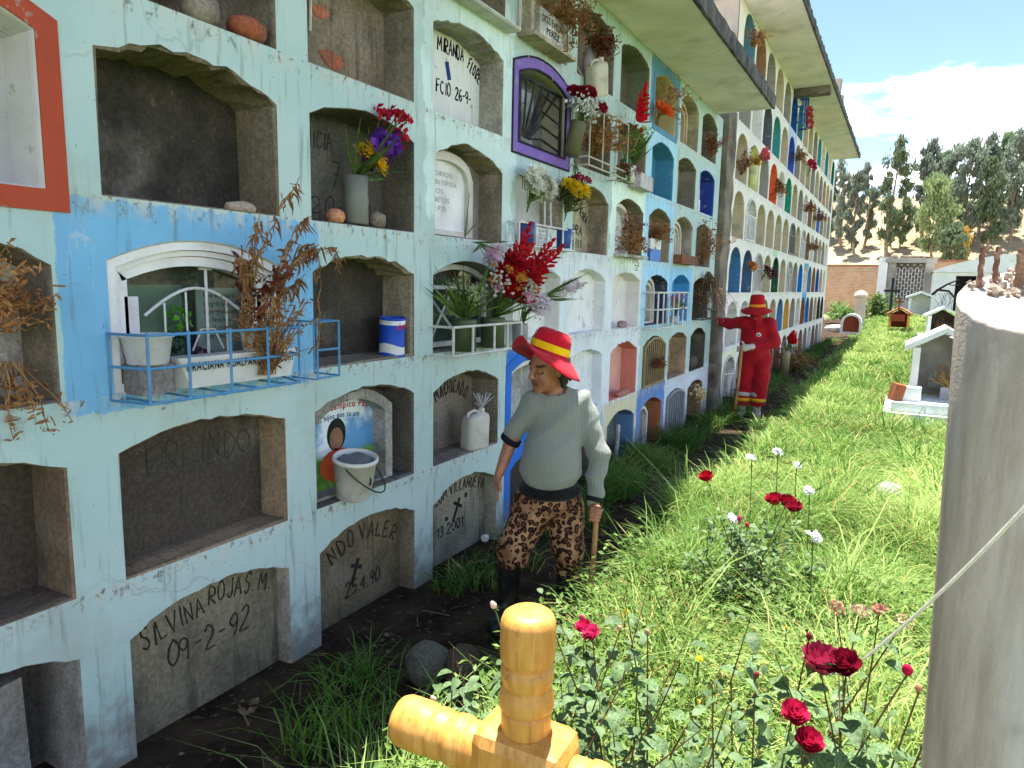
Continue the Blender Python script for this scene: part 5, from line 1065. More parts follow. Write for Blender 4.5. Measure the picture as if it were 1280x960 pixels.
dried('dead_flowers', 'rust orange dry bouquet hanging on the orange far niche', fb, (0.06, 13.72, bz(4) + .42), 36, .34, .3, (.2, .3, -.5), None, 320, .03, 83, .2)
bouquet('dark_red_flowers', 'dark red blooms in front of the white grille in the far block', fb, (0.06, 12.80, bz(2) + .25), [('carn', S(92, 30, 50), 9, .06, .22, .9)], None, (4, .2), (.3, .1, .3), seed=84)
bouquet('orange_flowers', 'orange dried blooms in the second blue niche of the far block', fb, (0.02, 11.86, bz(2) + .38), [('carn', S(206, 130, 60), 5, .08, .08, .9)], None, (2, .2), (.4, .1, .4), seed=85)
bouquet('red_flowers', 'fresh red gladioli standing against the foot of the far block', fb, (0.28, 14.9, .50), [('gladspike', S(226, 40, 44), 4, .10, .42, .18)], jar([(.08, -.5), (.09, -.05), (.08, 0)], PLASTIC, S(150, 140, 110), 'can'), (6, .4), (.2, -.3, 1), seed=86)
dried('dead_flowers', 'heap of dry stalks and flowers leaning on the foot of the far block', fb, (0.26, 15.2, 0.05), 60, .62, .42, (.3, .1, 1), None, 500, .05, 87, .2)
for i, (y, r, lb_, sd) in enumerate(((18.0, 4, 'grey brown dead flowers on the fourth level of the far block', 88), (19.3, 3, 'large brown dead bouquet low on the far block near its end', 89), (20.6, 4, 'reddish dead flowers near the far end of the white block', 90), (15.9, 5, 'royal blue niche flowers dried on the upper rows', 91), (10.9, 6, 'orange dead flowers in the blue top niche behind the eave', 92))):
    dried('dead_flowers', lb_, fb, (0.05, y, bz(r) + .25), 30, .30, .45, (.2, 0, .3), None, 260, .032, sd, .3, hmat=DRYRED if i in (0, 2) else None)
bouquet('red_flowers', 'small crimson bunch in a grey niche under the upper white row', fb, (0.05, 17.9, bz(5) + .3), [('carn', S(190, 30, 60), 5, .1, .2, .6)], None, (3, .2), (.3, 0, .6), seed=93)
t_ = thing('blue_frame', 'blue wire rack with pink ribbons in the top row beyond the eave bracket', 'rack', (0.08, 15.75, bz(6) + .1)); mb = MB()
for z in (0, .3, .6): mb.tube([(-.06, -.35, z), (.1, -.35, z), (.1, .35, z), (-.06, .35, z)], .02, 5)
for y in (-.35, 0, .35): mb.tube([(.1, y, 0), (.1, y, .6)], .02, 5)
q = mb.build('wire_frame', METALP, t_); q.color = S(30, 90, 170)
for i in range(3): inst(flower_mesh('carn'), 'ribbon', t_, Matrix.Translation((.12, .1 + .14 * i, .3 - .1 * i)) @ orient((1, 0, .2)) @ Matrix.Scale(.12, 4), S(206, 80, 90))
# ================================================================== PEOPLE
class Blob:
    """smoothly blended solid: tapered limbs and ellipsoids, surfaced on a voxel grid"""
    def __init__(s): s.p = []; s.cut = []; s.fold = []
    def cap(s, a, b, ra, rb, k=0.03): s.p.append(('c', np.array(a, float), np.array(b, float), ra, rb, k)); return s
    def ell(s, c, r, k=0.03, R=None): s.p.append(('e', np.array(c, float), np.array(r, float), R, None, k)); return s
    def chain(s, pts, rs, k=0.03):
        for i in range(len(pts) - 1): s.cap(pts[i], pts[i + 1], rs[i], rs[i + 1], k)
        return s
    def mesh(s, vox):
        lo = np.full(3, 9e9); hi = -lo
        bb = []
        for q in s.p:
            if q[0] == 'c': a, b, r = q[1], q[2], max(q[3], q[4]); l, h = np.minimum(a, b) - r, np.maximum(a, b) + r
            else: r = q[2].max() if q[3] is not None else q[2]; l, h = q[1] - r, q[1] + r
            bb.append((l, h)); lo = np.minimum(lo, l); hi = np.maximum(hi, h)
        lo -= 3 * vox; hi += 3 * vox
        n = np.ceil((hi - lo) / vox).astype(int) + 1
        f = np.full(n, 1.0, np.float32)
        ax = [lo[i] + vox * np.arange(n[i]) for i in range(3)]
        for q, (l, h) in zip(s.p, bb):
            k = q[5]; pad = k + 2.5 * vox
            i0 = np.maximum(0, np.floor((l - pad - lo) / vox).astype(int)); i1 = np.minimum(n, np.ceil((h + pad - lo) / vox).astype(int) + 1)
            sl = tuple(slice(i0[i], i1[i]) for i in range(3))
            X, Y, Z = np.meshgrid(ax[0][sl[0]], ax[1][sl[1]], ax[2][sl[2]], indexing='ij')
            P = np.stack([X, Y, Z], -1)
            if q[0] == 'c':
                a, b = q[1], q[2]; d = b - a; L = max(1e-9, d @ d); t = np.clip(((P - a) @ d) / L, 0, 1)
                dist = np.linalg.norm(P - a - t[..., None] * d, axis=-1) - (q[3] + (q[4] - q[3]) * t)
            else:
                D = P - q[1]
                if q[3] is not None: D = D @ np.array(q[3])
                r = q[2]; k0 = np.linalg.norm(D / r, axis=-1); k1 = np.linalg.norm(D / (r * r), axis=-1) + 1e-9; dist = k0 * (k0 - 1) / k1
            a_ = f[sl]; b_ = dist.astype(np.float32)
            hh = np.maximum(k - np.abs(a_ - b_), 0) / k
            f[sl] = np.minimum(a_, b_) - hh * hh * k * 0.25
        X, Y, Z = np.meshgrid(*ax, indexing='ij')
        for fn in s.fold: f += fn(X, Y, Z).astype(np.float32)
        for fn in s.cut: f = np.maximum(f, fn(X, Y, Z).astype(np.float32))
        return surface_nets(f, lo, vox)
def surface_nets(f, lo, vox):
    s = f < 0
    n = f.shape; c = [(i, j, k) for i in (0, 1) for j in (0, 1) for k in (0, 1)]
    cs = [s[i:n[0] - 1 + i, j:n[1] - 1 + j, k:n[2] - 1 + k] for i, j, k in c]
    tot = sum(x.astype(np.int8) for x in cs); act = (tot > 0) & (tot < 8)
    idx = np.full(act.shape, -1, np.int64); A = np.argwhere(act); idx[act] = np.arange(len(A))
    vals = np.stack([f[A[:, 0] + i, A[:, 1] + j, A[:, 2] + k] for i, j, k in c], -1)
    acc = np.zeros((len(A), 3)); cnt = np.zeros(len(A))
    for a in range(8):
        for b in range(a + 1, 8):
            da = np.array(c[a]); db = np.array(c[b])
            if np.abs(da - db).sum() != 1: continue
            va, vb = vals[:, a], vals[:, b]; m = (va < 0) != (vb < 0)
            t = np.where(m, va / np.where(va == vb, 1, va - vb), 0)
            acc += np.where(m[:, None], da + t[:, None] * (db - da), 0); cnt += m
    V = lo + vox * (A + acc / cnt[:, None])
    F = []
    for ax in range(3):
        o = [0, 0, 0]; o[ax] = 1
        a = s[:n[0] - o[0], :n[1] - o[1], :n[2] - o[2]]; b = s[o[0]:, o[1]:, o[2]:]
        E = np.argwhere(a != b); u, v = (ax + 1) % 3, (ax + 2) % 3
        E = E[(E[:, u] > 0) & (E[:, v] > 0)]
        E = E[(E[:, u] < n[u] - 1) & (E[:, v] < n[v] - 1)]
        def cell(du, dv):
            q = E.copy(); q[:, u] -= du; q[:, v] -= dv; return idx[q[:, 0], q[:, 1], q[:, 2]]
        Q = np.stack([cell(1, 1), cell(0, 1), cell(0, 0), cell(1, 0)], -1)
        fl = b[E[:, 0], E[:, 1], E[:, 2]]
        Q[fl] = Q[fl][:, ::-1]; F.append(Q)
    F = np.concatenate(F); F = F[(F >= 0).all(1)]
    return V, F
def blob_obj(bl, vox, name, mat, parent=None, col=None, colfn=None, relax=1):
    V, F = bl.mesh(vox)
    for _ in range(relax):          # light smoothing
        acc = np.zeros_like(V); cnt = np.zeros(len(V))
        for a, b in ((0, 1), (1, 2), (2, 3), (3, 0)):
            np.add.at(acc, F[:, a], V[F[:, b]]); np.add.at(cnt, F[:, a], 1); np.add.at(acc, F[:, b], V[F[:, a]]); np.add.at(cnt, F[:, b], 1)
        V = V * 0.5 + 0.5 * acc / np.maximum(cnt, 1)[:, None]
    me = bpy.data.meshes.new(name); me.from_pydata(V.tolist(), [], F.tolist())
    me.polygons.foreach_set('use_smooth', [True] * len(me.polygons)); me.materials.append(mat)
    if colfn is not None:
        at = me.color_attributes.new('Col', 'FLOAT_COLOR', 'POINT'); C = np.ones((len(V), 4), np.float32); C[:, :3] = colfn(V); at.data.foreach_set('color', C.ravel())
    o = bpy.data.objects.new(name, me); COL.objects.link(o)
    if parent is not None: o.parent = parent
    if col is not None: o.color = col
    return o
def skin_mat():
    m, t, b, out = newmat('skin'); a = t.nodes.new('ShaderNodeAttribute'); a.attribute_name = 'Col'; v = coords(t)
    c = mix(t, mrange(t, noise(t, v, 22, 5), .35, .65, 0, .5), a.outputs['Color'], (0.22, 0.085, 0.05, 1))
    t.links.new(c, b.inputs['Base Color']); b.inputs['Roughness'].default_value = .5; b.inputs['Subsurface Weight'].default_value = .12; b.inputs['Subsurface Radius'].default_value = (.02, .008, .004); b.inputs['Subsurface Scale'].default_value = .3
    bump(t, b, math_(t, 'ADD', noise(t, v, 160, 3), noise(t, v, 45, 3)), .25, .002); return m
SKIN = skin_mat()
def knit_mat():
    m, t, b, out = newmat('knit_wool'); oi = t.nodes.new('ShaderNodeObjectInfo'); v = coords(t)
    wv = t.nodes.new('ShaderNodeTexWave'); wv.wave_type = 'BANDS'; wv.bands_direction = 'X'; wv.inputs['Scale'].default_value = 42; wv.inputs['Distortion'].default_value = 1.2; wv.inputs['Detail'].default_value = 1; t.links.new(v, wv.inputs['Vector'])
    w2 = t.nodes.new('ShaderNodeTexWave'); w2.bands_direction = 'Z'; w2.inputs['Scale'].default_value = 60; w2.inputs['Distortion'].default_value = 1.5; t.links.new(v, w2.inputs['Vector'])
    h = math_(t, 'ADD', wv.outputs[1], math_(t, 'MULTIPLY', w2.outputs[1], .6))
    c = mix(t, mrange(t, h, .2, 1.4), mix(t, .35, oi.outputs['Color'], (0, 0, 0, 1)), oi.outputs['Color'])
    c = mix(t, mrange(t, noise(t, v, 6, 4), .35, .65, 0, .25), c, (.3, .3, .28, 1))
    t.links.new(c, b.inputs['Base Color']); b.inputs['Roughness'].default_value = .95; b.inputs['Specular IOR Level'].default_value = .1; b.inputs['Sheen Weight'].default_value = .2
    bump(t, b, math_(t, 'ADD', h, math_(t, 'MULTIPLY', noise(t, v, 9, 3), 2.0)), .5, .006); return m
KNIT = knit_mat()
def leopard_mat():
    m, t, b, out = newmat('leopard_print'); v = coords(t)
    nv = t.nodes.new('ShaderNodeTexNoise'); nv.inputs['Scale'].default_value = 22; t.links.new(v, nv.inputs['Vector'])
    mxv = t.nodes.new('ShaderNodeMixRGB'); mxv.inputs[0].default_value = .035; t.links.new(v, mxv.inputs[1]); t.links.new(nv.outputs[1], mxv.inputs[2])
    vo = t.nodes.new('ShaderNodeTexVoronoi'); vo.inputs['Scale'].default_value = 36; vo.inputs['Randomness'].default_value = .85; t.links.new(mxv.outputs[0], vo.inputs['Vector'])
    d = vo.outputs['Distance']; n2 = noise(t, v, 48, 3)
    dd = math_(t, 'ADD', d, math_(t, 'MULTIPLY', math_(t, 'SUBTRACT', n2, .5), .35))
    base = mix(t, mrange(t, noise(t, v, 9, 3), .35, .65), S(176, 134, 100), S(128, 88, 62))
    c = mix(t, mrange(t, dd, .50, .55, 1, 0), base, S(34, 18, 14))
    c = mix(t, mrange(t, dd, .20, .26, 1, 0), c, S(112, 62, 40))
    t.links.new(c, b.inputs['Base Color']); b.inputs['Roughness'].default_value = .75; b.inputs['Specular IOR Level'].default_value = .2
    bump(t, b, noise(t, v, 14, 3), .25, .01); return m
LEOPARD = leopard_mat()
def cloth_mat(name, rough=.85, fscale=9, fs=.35):
    m, t, b, out = newmat(name); oi = t.nodes.new('ShaderNodeObjectInfo'); v = coords(t)
    c = mix(t, mrange(t, noise(t, v, 7, 5), .3, .7, 0, .35), oi.outputs['Color'], mix(t, .5, oi.outputs['Color'], (0, 0, 0, 1)))
    t.links.new(c, b.inputs['Base Color']); b.inputs['Roughness'].default_value = rough; b.inputs['Specular IOR Level'].default_value = .15; b.inputs['Sheen Weight'].default_value = .1
    bump(t, b, math_(t, 'ADD', noise(t, coords(t, (1, 1, .6)), fscale, 4, .5, 1.2), math_(t, 'MULTIPLY', noise(t, v, 420, 1), .05)), fs, .03); return m
DRILL = cloth_mat('cotton_drill', .85, 8, .75); FELT = cloth_mat('hat_cloth', .9, 16, .45)
RUBBER = M('boot_rubber', S(26, 26, 27), .45, .3, 9, .15, 30, .45, col2=S(74, 62, 50), thr=(.56, .7), s2=6)
WOODH = M('tool_wood', S(176, 132, 84), .6, .25, 12, .2, 60, .3, col2=S(120, 84, 52), s2=7)

def head_prims(bl, c, fwd, up, s_=1.0, face=True):
    """head with brow, nose, lips, chin and ears; returns the frame"""
    F = Vector(fwd).normalized(); R = F.cross(Vector(up)).normalized(); U = R.cross(F)
    Mx = np.array([R, F, U]).T          # columns: right, forward, up
    C = np.array(c)
    W = lambda p: C + Mx @ (np.array(p) * s_)
    bl.ell(W((0, -.012, .028)), np.array((.075, .093, .100)) * s_, .02, Mx); bl.ell(W((0, .030, -.050)), np.array((.058, .062, .066)) * s_, .03, Mx)
    bl.ell(W((-.034, .052, -.028)), np.array((.03, .034, .036)) * s_, .02, Mx); bl.ell(W((.034, .052, -.028)), np.array((.03, .034, .036)) * s_, .02, Mx)
    bl.cap(W((-.036, .077, .036)), W((.036, .077, .036)), .012 * s_, .012 * s_, .016)
    bl.cap(W((0, .086, .026)), W((0, .113, -.014)), .009 * s_, .0135 * s_, .012); bl.cap(W((-.013, .100, -.018)), W((.013, .100, -.018)), .008 * s_, .008 * s_, .008)
    bl.cap(W((-.020, .086, -.047)), W((.020, .086, -.047)), .0075 * s_, .0075 * s_, .006); bl.cap(W((-.016, .086, -.060)), W((.016, .086, -.060)), .0085 * s_, .0085 * s_, .006)
    bl.ell(W((0, .072, -.092)), np.array((.026, .022, .022)) * s_, .018, Mx)
    for q in (-1, 1):
        bl.ell(W((q * .032, .080, .012)), np.array((.015, .010, .010)) * s_, .008, Mx)
        bl.ell(W((q * .078, -.008, -.005)), np.array((.010, .020, .032)) * s_, .01, Mx)
    return Mx, C, s_
def face_color(Mx, C, s_, base):
    def f(V):
        L = (V - C) @ Mx / s_; col = np.tile(np.array(base[:3]), (len(V), 1)).astype(float)
        def put(mask, c): col[mask] = c[:3]
        fr = L[:, 1] > .05
        lip = fr & (np.abs(L[:, 0]) < .026 - .25 * np.abs(L[:, 2] + .053)) & (np.abs(L[:, 2] + .0535) < .0145); put(lip, S(136, 72, 64))
        put(fr & (np.abs(L[:, 0]) < .024) & (np.abs(L[:, 2] + .0535) < .0035), S(60, 26, 24))
        for q in (-1, 1):
            x = L[:, 0] * q
            put(fr & (x > .014) & (x < .056) & (np.abs(L[:, 2] - (.041 - 4 * (x - .034) ** 2)) < .0052), S(40, 26, 20))
            put(fr & (x > .016) & (x < .049) & (np.abs(L[:, 2] - (.007 + 3 * (x - .033) ** 2)) < .0038), S(34, 22, 18))
        return col
    return f
def finger(bl, root, d, bend, L, r, k=.004):
    p = np.array(root, float); d = np.array(d, float) / np.linalg.norm(d); b = np.array(bend, float); P = [p]
    for i, f in enumerate((.45, .32, .23)):
        p = p + d * L * f; P.append(p); d = d + b * .55; d = d / np.linalg.norm(d)
    bl.chain(P, [r, r * .95, r * .88, r * .78], k)
def hat_obj(parent, c, up, fwd, col, bandcol, droop, R1=.195, h=.12, name='hat'):
    U = Vector(up).normalized(); Fw = (Vector(fwd) - U * Vector(fwd).dot(U)).normalized(); Rt = Fw.cross(U); C = Vector(c)
    mp = lambda a, r, z: C + (Fw * cos(a) + Rt * sin(a)) * r + U * z
    mb = MB(); N = 40; V = []; F = []
    prof = [(0.99, 'b'), (0.86, 'b'), (0.72, 'b'), (0.58, 'b'), (.5, 'b'), (.103, .012), (.101, .04), (.096, .075), (.086, h * .88), (.066, h * .98), (.02, h * 1.0)]
    r_ = random.Random(5); wob = [r_.uniform(-1, 1) for _ in range(N)]
    for (r, z) in prof:
        for i in range(N):
            a = 2 * pi * i / N
            if z == 'b':
                t = (r - .5) / .49; rad = .104 + (R1 - .104) * t; V.append(mp(a, rad, droop(a) * t ** 1.3 * R1 + .006 * sin(a * 5 + 1) * t))
            else: V.append(mp(a, r * (1 + .03 * sin(3 * a)), z + .004 * wob[i] * (z > .06)))
    m_ = len(prof)
    for j in range(m_ - 1):
        for i in range(N): F.append((j * N + i, j * N + (i + 1) % N, (j + 1) * N + (i + 1) % N, (j + 1) * N + i))
    F.append(tuple((m_ - 1) * N + i for i in range(N)))
    # underside, so that the brim has thickness
    o0 = len(V)
    for j in range(5):
        for i in range(N): V.append(V[j * N + i] - U * .006)
    for j in range(4):
        for i in range(N): F.append((o0 + j * N + i, o0 + (j + 1) * N + i, o0 + (j + 1) * N + (i + 1) % N, o0 + j * N + (i + 1) % N))
    for i in range(N): F.append((i, o0 + i, o0 + (i + 1) % N, (i + 1) % N))
    mb.add(V, F); hat = mb.build(name, FELT, parent, True); hat.color = col
    mb = MB(); V = []; F = []
    for (r, z) in ((.1050, .010), (.1062, .014), (.1040, .042), (.1020, .045)):
        for i in range(N): a = 2 * pi * i / N; V.append(mp(a, r * (1 + .03 * sin(3 * a)) + .001, z))
    for j in range(3):
        for i in range(N): F.append((j * N + i, j * N + (i + 1) % N, (j + 1) * N + (i + 1) % N, (j + 1) * N + i))
    mb.add(V, F); q = mb.build('hat_band', FELT, hat, True); q.color = bandcol
    return hat, mp
SKINC = S(168, 112, 84)

# ---- the woman walking with a stick
W0 = Vector((0.775, 3.02, 0.015)); WR = radians(27.1)
body = Blob()
Mx, HC, hs = head_prims(body, (.028, -.03, 1.325), (-.74, -.60, -.26), (.10, -.12, 1), 1.0)
body.cap((.05, .01, 1.26), (.075, .03, 1.17), .052, .058, .03)
body.ell((.085, .02, 1.04), (.132, .095, .17), .03); body.ell((.06, .0, .80), (.138, .11, .16), .04); body.ell((.05, .02, .66), (.14, .108, .12), .04)
body.chain([(-.052, .0, 1.14), (-.148, .02, .955), (-.205, -.035, .795)], [.048, .038, .025], .02)
body.chain([(.22, .04, 1.14), (.306, .0, .895), (.287, -.07, .665)], [.044, .036, .025], .02)
body.chain([(-.03, .0, .62), (-.130, -.045, .40), (-.147, -.01, .08)], [.095, .05, .036], .03); body.chain([(.13, .02, .62), (.165, -.02, .40), (.163, .02, .08)], [.095, .05, .036], .03)
# hanging hand: palm, four fingers, thumb
body.ell((-.215, -.048, .755), (.020, .034, .045), .014)
for i, (dy, L) in enumerate(((-.030, .062), (-.010, .070), (.010, .066), (.028, .052))): finger(body, (-.216, -.048 + dy * .85, .722), (-.05, dy * .4, -1), (.28, -.05, .02), L, .0085)
finger(body, (-.205, -.078, .765), (.15, -.45, -1), (.15, .2, -.1), .052, .0095)
# fist on the stick
body.ell((.288, -.085, .62), (.030, .036, .040), .014)
for i in range(4): finger(body, (.272 - .002 * i, -.112, .646 - .018 * i), (.9, -.25, -.08), (-.1, 1.1, 0), .066 - .004 * i, .0088)
finger(body, (.27, -.095, .655), (.55, -.55, .25), (.5, .3, -.5), .055, .0095)
woman = blob_obj(body, .0055, 'person', SKIN, None, None, face_color(Mx, HC, hs, SKINC))
woman.location = W0; woman.rotation_euler = (0, 0, WR); woman.scale = (.95, 1, 1)
tag(woman, 'person in red hat, grey sweater and leopard print leggings walking with a stick', 'person')
sw = Blob()
sw.ell((.085, .022, 1.055), (.152, .114, .185), .04); sw.ell((.062, -.012, .845), (.162, .138, .185), .06)
sw.cap((-.035, .005, 1.150), (.205, .045, 1.145), .060, .060, .04); sw.cap((.065, .02, 1.185), (.08, .03, 1.15), .066, .09, .03)
sw.chain([(-.050, .0, 1.14), (-.138, .018, .985)], [.060, .050], .03)
sw.chain([(.215, .04, 1.13), (.308, .0, .895), (.288, -.068, .675)], [.066, .055, .042], .03)
sw.fold = [lambda x, y, z: .0050 * np.sin(60 * z + 9 * x + 3 * np.sin(14 * x)) * np.clip((x - .2) / .08, 0, 1) + .016 * (np.abs(np.sin(19 * z + 9 * x + 1.6 * np.sin(11 * x + 2))) - .6) * np.clip((.95 - z) / .18, .10, 1) + .012 * (np.abs(np.sin(17 * x - 13 * z + 1.2 * np.sin(9 * z))) - .6) * np.clip((z - .86) / .12, 0, 1) + .002 * np.sin(31 * x - 22 * z)]
sw.cut = [lambda x, y, z: np.where(x < .245, (.700 + .03 * ((x - .06) / .18) ** 2 - z), -1.0), lambda x, y, z: -(np.sqrt((x - .062) ** 2 + (y - .005) ** 2 + (z - 1.222) ** 2) - .068)]
o = blob_obj(sw, .0085, 'sweater', KNIT, woman, S(150, 154, 144))
for nm, c0, rr_, zz_ in (('sleeve_cuff', (.2905, -.0655, .682), .0435, .02),):
    mb = MB(); mb.lathe([(rr_, -.012), (rr_ + .002, 0), (rr_ + .001, .012)], 20, c0, (.045, .07, .235)); q = mb.build(nm, CLOTH, woman, True); q.color = S(40, 40, 42)
mb = MB(); mb.lathe([(.054, -.014), (.057, 0), (.055, .014)], 20, (-.153, .017, .950), (.093, -.02, .18)); q = mb.build('sleeve_cuff', CLOTH, woman, True); q.color = S(30, 32, 40)
un = Blob(); un.ell((.060, -.008, .71), (.168, .142, .055), .03); o = blob_obj(un, .009, 'undershirt_hem', DRILL, woman, S(24, 24, 26))
lg = Blob()
lg.ell((.055, .015, .655), (.172, .136, .125), .05)
lg.chain([(-.025, .0, .60), (-.118, -.050, .42), (-.142, -.03, .315)], [.116, .086, .078], .03)
lg.chain([(.135, .02, .60), (.165, -.025, .42), (.168, .0, .275)], [.112, .083, .070], .03)
lg.fold = [lambda x, y, z: .005 * np.sin(55 * z + 20 * x) * np.clip((.46 - z) / .1, 0, 1) + .003 * np.sin(30 * z - 25 * x)]
lg.cut = [lambda x, y, z: np.where(x < .02, .315 - z, .272 - z), lambda x, y, z: z - .735]
blob_obj(lg, .0085, 'leggings', LEOPARD, woman)
for nm, P_, R_ in (('boot', [(-.146, -.03, .335), (-.148, -.005, .10)], [.066, .052]), ('boot', [(.168, .0, .295), (.162, .03, .10)], [.062, .052])):
    bt = Blob(); bt.chain(P_, R_, .02); e = P_[1]
    bt.chain([(e[0], e[1] + .02, .055), (e[0] - .035, e[1] - .09, .045), (e[0] - .06, e[1] - .16, .036)], [.050, .046, .038], .03); bt.cap(P_[1], (e[0], e[1] + .01, .05), .052, .05, .02)
    bt.cut = [lambda x, y, z: .0 - z, lambda x, y, z, t_=P_[0][2]: z - t_]
    blob_obj(bt, .009, nm, RUBBER, woman)
hr = Blob(); r = random.Random(4)
Wh = lambda p: HC + Mx @ np.array(p)
hr.ell(Wh((0, -.03, .03)), (.082, .098, .098), .02, Mx)
hr.cut = [lambda x, y, z: ((np.stack([x, y, z], -1) - HC) @ Mx)[..., 1] - (.045 + .0 * x)]
for i in range(14):
    q = 1 if i < 10 else -1
    a = Wh((q * .07, r.uniform(-.07, .01), .02)); b = Wh((q * r.uniform(.075, .095), r.uniform(-.10, -.02), r.uniform(-.10, -.04))); hr.chain([a, (a + b) / 2 + np.array((0, .0, .0)), b], [.018, .016, .009], .012)
hr.chain([Wh((0, -.10, .0)), Wh((.02, -.12, -.07)), Wh((.03, -.11, -.13))], [.045, .04, .02], .02)
HAIR = M('dark_hair', S(30, 22, 20), .5, .4, 40, .5, 180, .4)
blob_obj(hr, .0075, 'hair', HAIR, woman)
hat, hmp = hat_obj(woman, (.036, -.028, 1.395), (.30, .06, .95), (-.80, -.55, 0), S(196, 22, 44), S(244, 196, 20), lambda a: .16 * cos(a) ** 2 * (1 if cos(a) > 0 else -2.2) - .36 * abs(sin(a)) + .02, .192, .112)
mb = MB(); V = [hmp(.55 + .30 * cos(t) , .1075 - .008 * (sin(t) > 0), .060 + .034 * sin(t)) for t in [2 * pi * i / 14 for i in range(14)]]; mb.add(V, [tuple(range(14))]); q = mb.build('hat_emblem', FELT, hat); q.color = S(226, 222, 220)
mb = MB(); V = [hmp(.60 + .13 * cos(t), .1095 - .008 * (sin(t) > 0), .048 + .019 * sin(t)) for t in [2 * pi * i / 10 for i in range(10)]]; mb.add(V, [tuple(range(10))]); q = mb.build('hat_emblem', FELT, hat); q.color = S(60, 50, 50)
WSC = (.95, 1, 1)
stick = thing('walking_stick', 'straight wooden tool handle held in the hand of the person in leopard leggings', 'stick', W0, (0, 0, WR))
mb = MB(); mb.tube([(.300, -.100, .675), (.298, -.105, .55), (.285, -.13, .25), (.270, -.16, .0)], [.0145, .0145, .015, .0155], 10); mb.build('shaft', WOODH, stick, True); stick.scale = WSC

# ---- the worker in red
M0 = Vector((0.64, 9.62, 0.02)); MR = radians(9.8)
RED = S(164, 20, 34)
mbd = Blob(); Mx2, HC2, hs2 = head_prims(mbd, (-.045, -.03, 1.435), (-.12, -1, -.10), (0, -.1, 1), 1.0)
mbd.cap((-.045, .0, 1.36), (-.045, .02, 1.27), .055, .06, .03); mbd.ell((-.045, .02, 1.08), (.17, .11, .22), .03); mbd.ell((-.04, .01, .86), (.16, .12, .16), .04)
mbd.chain([(-.20, .02, 1.27), (-.40, .13, 1.235), (-.575, .27, 1.275)], [.05, .04, .028], .02); mbd.chain([(.13, .02, 1.27), (.195, -.04, 1.02), (-.13, -.20, .95)], [.05, .04, .028], .02)
mbd.chain([(-.12, .0, .82), (-.14, -.02, .48), (-.15, .0, .10)], [.09, .06, .04], .03); mbd.chain([(.06, .0, .82), (.06, -.03, .48), (.045, .0, .10)], [.09, .06, .04], .03)
man = blob_obj(mbd, .007, 'person', SKIN, None, None, face_color(Mx2, HC2, hs2, S(140, 92, 68))); man.location = M0; man.rotation_euler = (0, 0, MR)
tag(man, 'person in red overalls, red hat and face cover leaning on a concrete post', 'person')
ov = Blob()
ov.ell((-.045, .02, 1.10), (.188, .135, .22), .05); ov.ell((-.035, -.01, .89), (.198, .155, .21), .07); ov.cap((-.185, .02, 1.275), (.11, .02, 1.275), .062, .062, .05)
ov.chain([(-.19, .02, 1.275), (-.40, .13, 1.235), (-.545, .25, 1.268)], [.082, .070, .055], .03); ov.chain([(.125, .02, 1.265), (.200, -.04, 1.02), (-.085, -.185, .96)], [.085, .078, .055], .04)
ov.chain([(-.115, .0, .80), (-.135, -.02, .50), (-.148, -.01, .17)], [.124, .100, .092], .02); ov.chain([(.07, .0, .80), (.07, -.03, .50), (.050, -.01, .17)], [.124, .102, .093], .02); ov.cap((-.045, .01, 1.35), (-.045, .02, 1.28), .066, .085, .03)
ov.fold = [lambda x, y, z: .005 * np.sin(34 * z + 16 * x + 2 * np.sin(11 * x)) * np.clip((.80 - z) / .3, .2, 1) * np.clip((z - .34) / .1, 0, 1) + .006 * np.sin(45 * x + 18 * z) * np.clip((-x - .22) / .1, 0, 1) + .004 * np.sin(26 * z - 20 * x) * np.clip((z - .34) / .1, 0, 1)]
ov.cut = [lambda x, y, z: .165 - z, lambda x, y, z: -.535 - x]
blob_obj(ov, .0095, 'overalls', DRILL, man, RED)
for (cx_, cy_) in ((-.147, -.012), (.051, -.012)):
    for nm, z0, z1, col in (('silver_stripe', .295, .35, S(190, 188, 186)), ('yellow_stripe', .225, .268, S(226, 176, 40))):
        mb = MB(); mb.lathe([(.0990, z0), (.1010, (z0 + z1) / 2), (.0995, z1)], 24, (cx_ + .002, cy_ - .002, 0)); q = mb.build(nm, CLOTH, man, True); q.color = col
for nm, c0, d0 in (('glove', (-.59, .285, 1.285), (-.5, .5, .35)), ('glove', (-.165, -.215, .945), (-.9, -.1, -.2))):
    gl = Blob(); c0 = np.array(c0); d0 = np.array(d0) / np.linalg.norm(d0)
    gl.ell(c0, (.042, .040, .046), .02); gl.cap(c0 - d0 * .10, c0 - d0 * .02, .040, .040, .02)
    sd = np.cross(d0, (0, 0, 1.0)); sd /= np.linalg.norm(sd)
    for i in range(4): finger(gl, c0 + d0 * .025 + np.array((0, 0, .030 - .02 * i)), d0 + sd * .1, (sd * .9 if nm and c0[0] > -.3 else sd * .3 + np.array((.3, 0, 0))), .07, .0125, .006)
    finger(gl, c0 + np.array((0, 0, .04)), d0 * .5 + np.array((0, 0, .8)), d0 * .4, .06, .013, .006)
    blob_obj(gl, .0065, nm, DRILL, man, S(206, 196, 184))
ms = Blob(); Wm = lambda p: HC2 + Mx2 @ np.array(p)
ms.ell(Wm((0, .022, -.045)), (.078, .090, .075), .02, Mx2); ms.cap(Wm((0, .0, -.08)), (-.045, .0, 1.30), .07, .085, .03); ms.cap(Wm((0, .085, .0)), Wm((0, .112, -.02)), .014, .018, .02)
ms.ell(Wm((0, -.03, .02)), (.086, .095, .10), .02, Mx2)
ms.cut = [lambda x, y, z: np.minimum(((np.stack([x, y, z], -1) - HC2) @ Mx2)[..., 2] - (-.004), ((np.stack([x, y, z], -1) - HC2) @ Mx2)[..., 1] - .02)]
